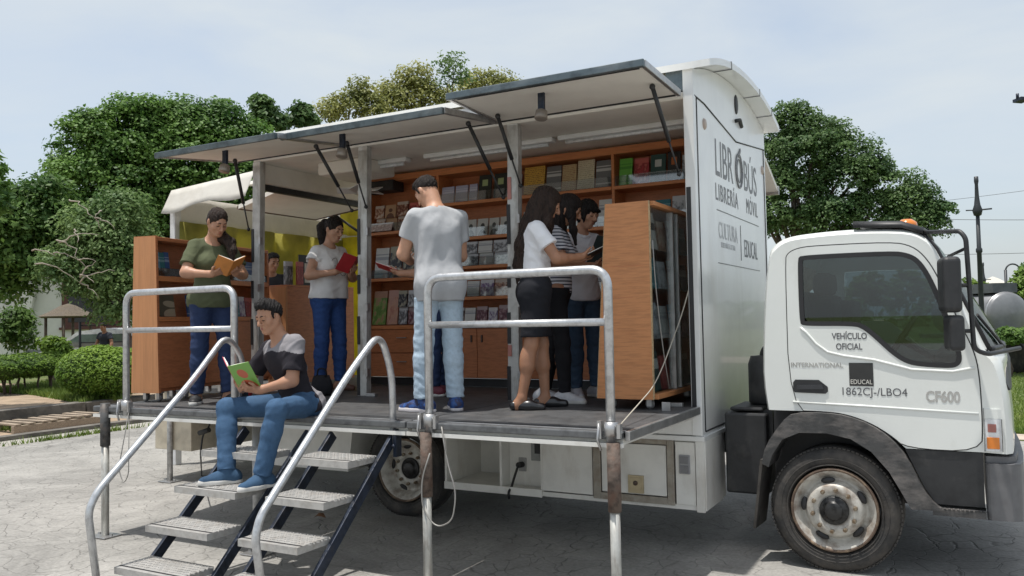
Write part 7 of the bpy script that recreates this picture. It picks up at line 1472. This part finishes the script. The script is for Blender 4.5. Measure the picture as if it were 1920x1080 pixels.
tp = PD(1866, 440, 55.0); TP = thing('party_tent', (PD(1862, 620, 55).x, PD(1862, 620, 55).y, 0), 'far white tent roof behind the tall lamp post', 'tent'); q0 = PD(1862, 532, 55.0)
obj('roof', MB().lathe([(1.1, 0), (0.75, 0.12), (0.35, 0.3), (0.0, 0.42)], (q0.x, q0.y, q0.z), (0, 0, 1), 4, False), TENTW, TP)
for i in (-1, 1): obj('leg', MB().tube([(q0.x+i*0.7, q0.y, 0), (q0.x+i*0.7, q0.y, q0.z)], 0.04, 6), ALU, TP)
D = 30.0
def bush(label, px, D, spec, n, mat, size=0.16): 
    p = PD(px, 640, D); tree('shrub', label, (p.x, p.y, 0), (p.x, p.y, 0.4), lobes_px(spec, D, 1.0), n, size, mat, 0.05, 14, 0.1, cat='shrub', group='shrubs', inner=0.5)
bush('bright green shrub seen just right of the windscreen', 1838, 34.0, [(1838, 545, 16), (1828, 560, 18), (1842, 575, 20), (1830, 600, 20), (1815, 540, 14)], 3000, LF_B)
for k, (lb, spec) in enumerate((('green shrub seen through the cab window, farther left', [(1560, 560, 26), (1535, 575, 22), (1585, 575, 22)]), ('green tree seen through the cab window, in its middle', [(1630, 540, 28), (1655, 555, 26), (1605, 550, 20)]), ('green tree seen through the cab window, nearest the mirrors', [(1700, 535, 28), (1730, 550, 24), (1675, 560, 22)]))): bush(lb, spec[0][0], 40.0+k, spec, 2600, LF_B, 0.22)
bush('green tree crown at the right edge above the tank', 1915, 30.0, [(1915, 545, 18), (1925, 525, 16), (1935, 560, 30), (1918, 565, 12)], 3000, LF_B)
bush('low shrub under the tank frame', 1890, 25.0, [(1885, 632, 12), (1900, 636, 14), (1915, 634, 12), (1870, 638, 10)], 1800, LF_M, 0.12)
bush('dark sprig of a tree at the right edge beside the curled lamp', 1930, 34.0, [(1922, 512, 9), (1935, 505, 14), (1928, 525, 8)], 500, LF_D, 0.14)
# wires, and the street lamp head at the right edge
for k, (a, b, dr) in enumerate((((1500, 402, 46), (2100, 410, 46), 0.15), ((1500, 470, 50), (2100, 466, 50), 0.25), ((1500, 398, 60), (2100, 330, 60), 0.3))):
    obj('overhead_wire', MB().tube(sag(PD(*a), PD(*b), dr), 0.012, 5), SEAL, label=('upper thin wire crossing the sky behind the lamp post', 'lower thin wire crossing behind the tank and lamp post', 'faint slanting wire in the sky behind the right-hand tree')[k], cat='wire', group=None)
sl = PD(1922, 188, 14.0); SLP = thing('street_lamp', (sl.x+1.6, sl.y+0.9, 0), 'end of a street lamp arm poking in at the upper right edge', 'street lamp')
obj('arm', MB().tube([(sl.x+1.6, sl.y+0.9, 0), (sl.x+1.6, sl.y+0.9, sl.z), (sl.x, sl.y, sl.z)], 0.035, 8), STEELB, SLP); h_ = PD(1908, 187, 14.0)
obj('lamp_head', MB().obox((Vector(h_)+Vector(sl))/2, (Vector(sl)-Vector(h_))*0.6, Vector((-0.05, 0.08, 0)), (0, 0, 0.022)).tube([Vector(h_)+Vector((0, 0, 0.02)), Vector(h_)+Vector((0, 0, 0.09))], 0.02, 8), STEELB, SLP)
# a far-off wood along the horizon
def belt():
    lobes = []
    for k in range(150):
        a = rad(-75+150*k/149)+YAW; d = random.uniform(105, 125); r = random.uniform(2.2, 3.6); lobes.append((-math.sin(a)*d, math.cos(a)*d, r*0.35, r*1.2, r*1.2, r*0.75))
    p, nn = lobe_points(lobes, 26000, 20, 0.5, inner=0.6); return leaves(p, nn, 0.85, 'distant_trees', LF_M, 0.7)
obj('distant_trees', belt(), [], None, label='low far-off line of trees along the horizon', cat='woods', kind='stuff')
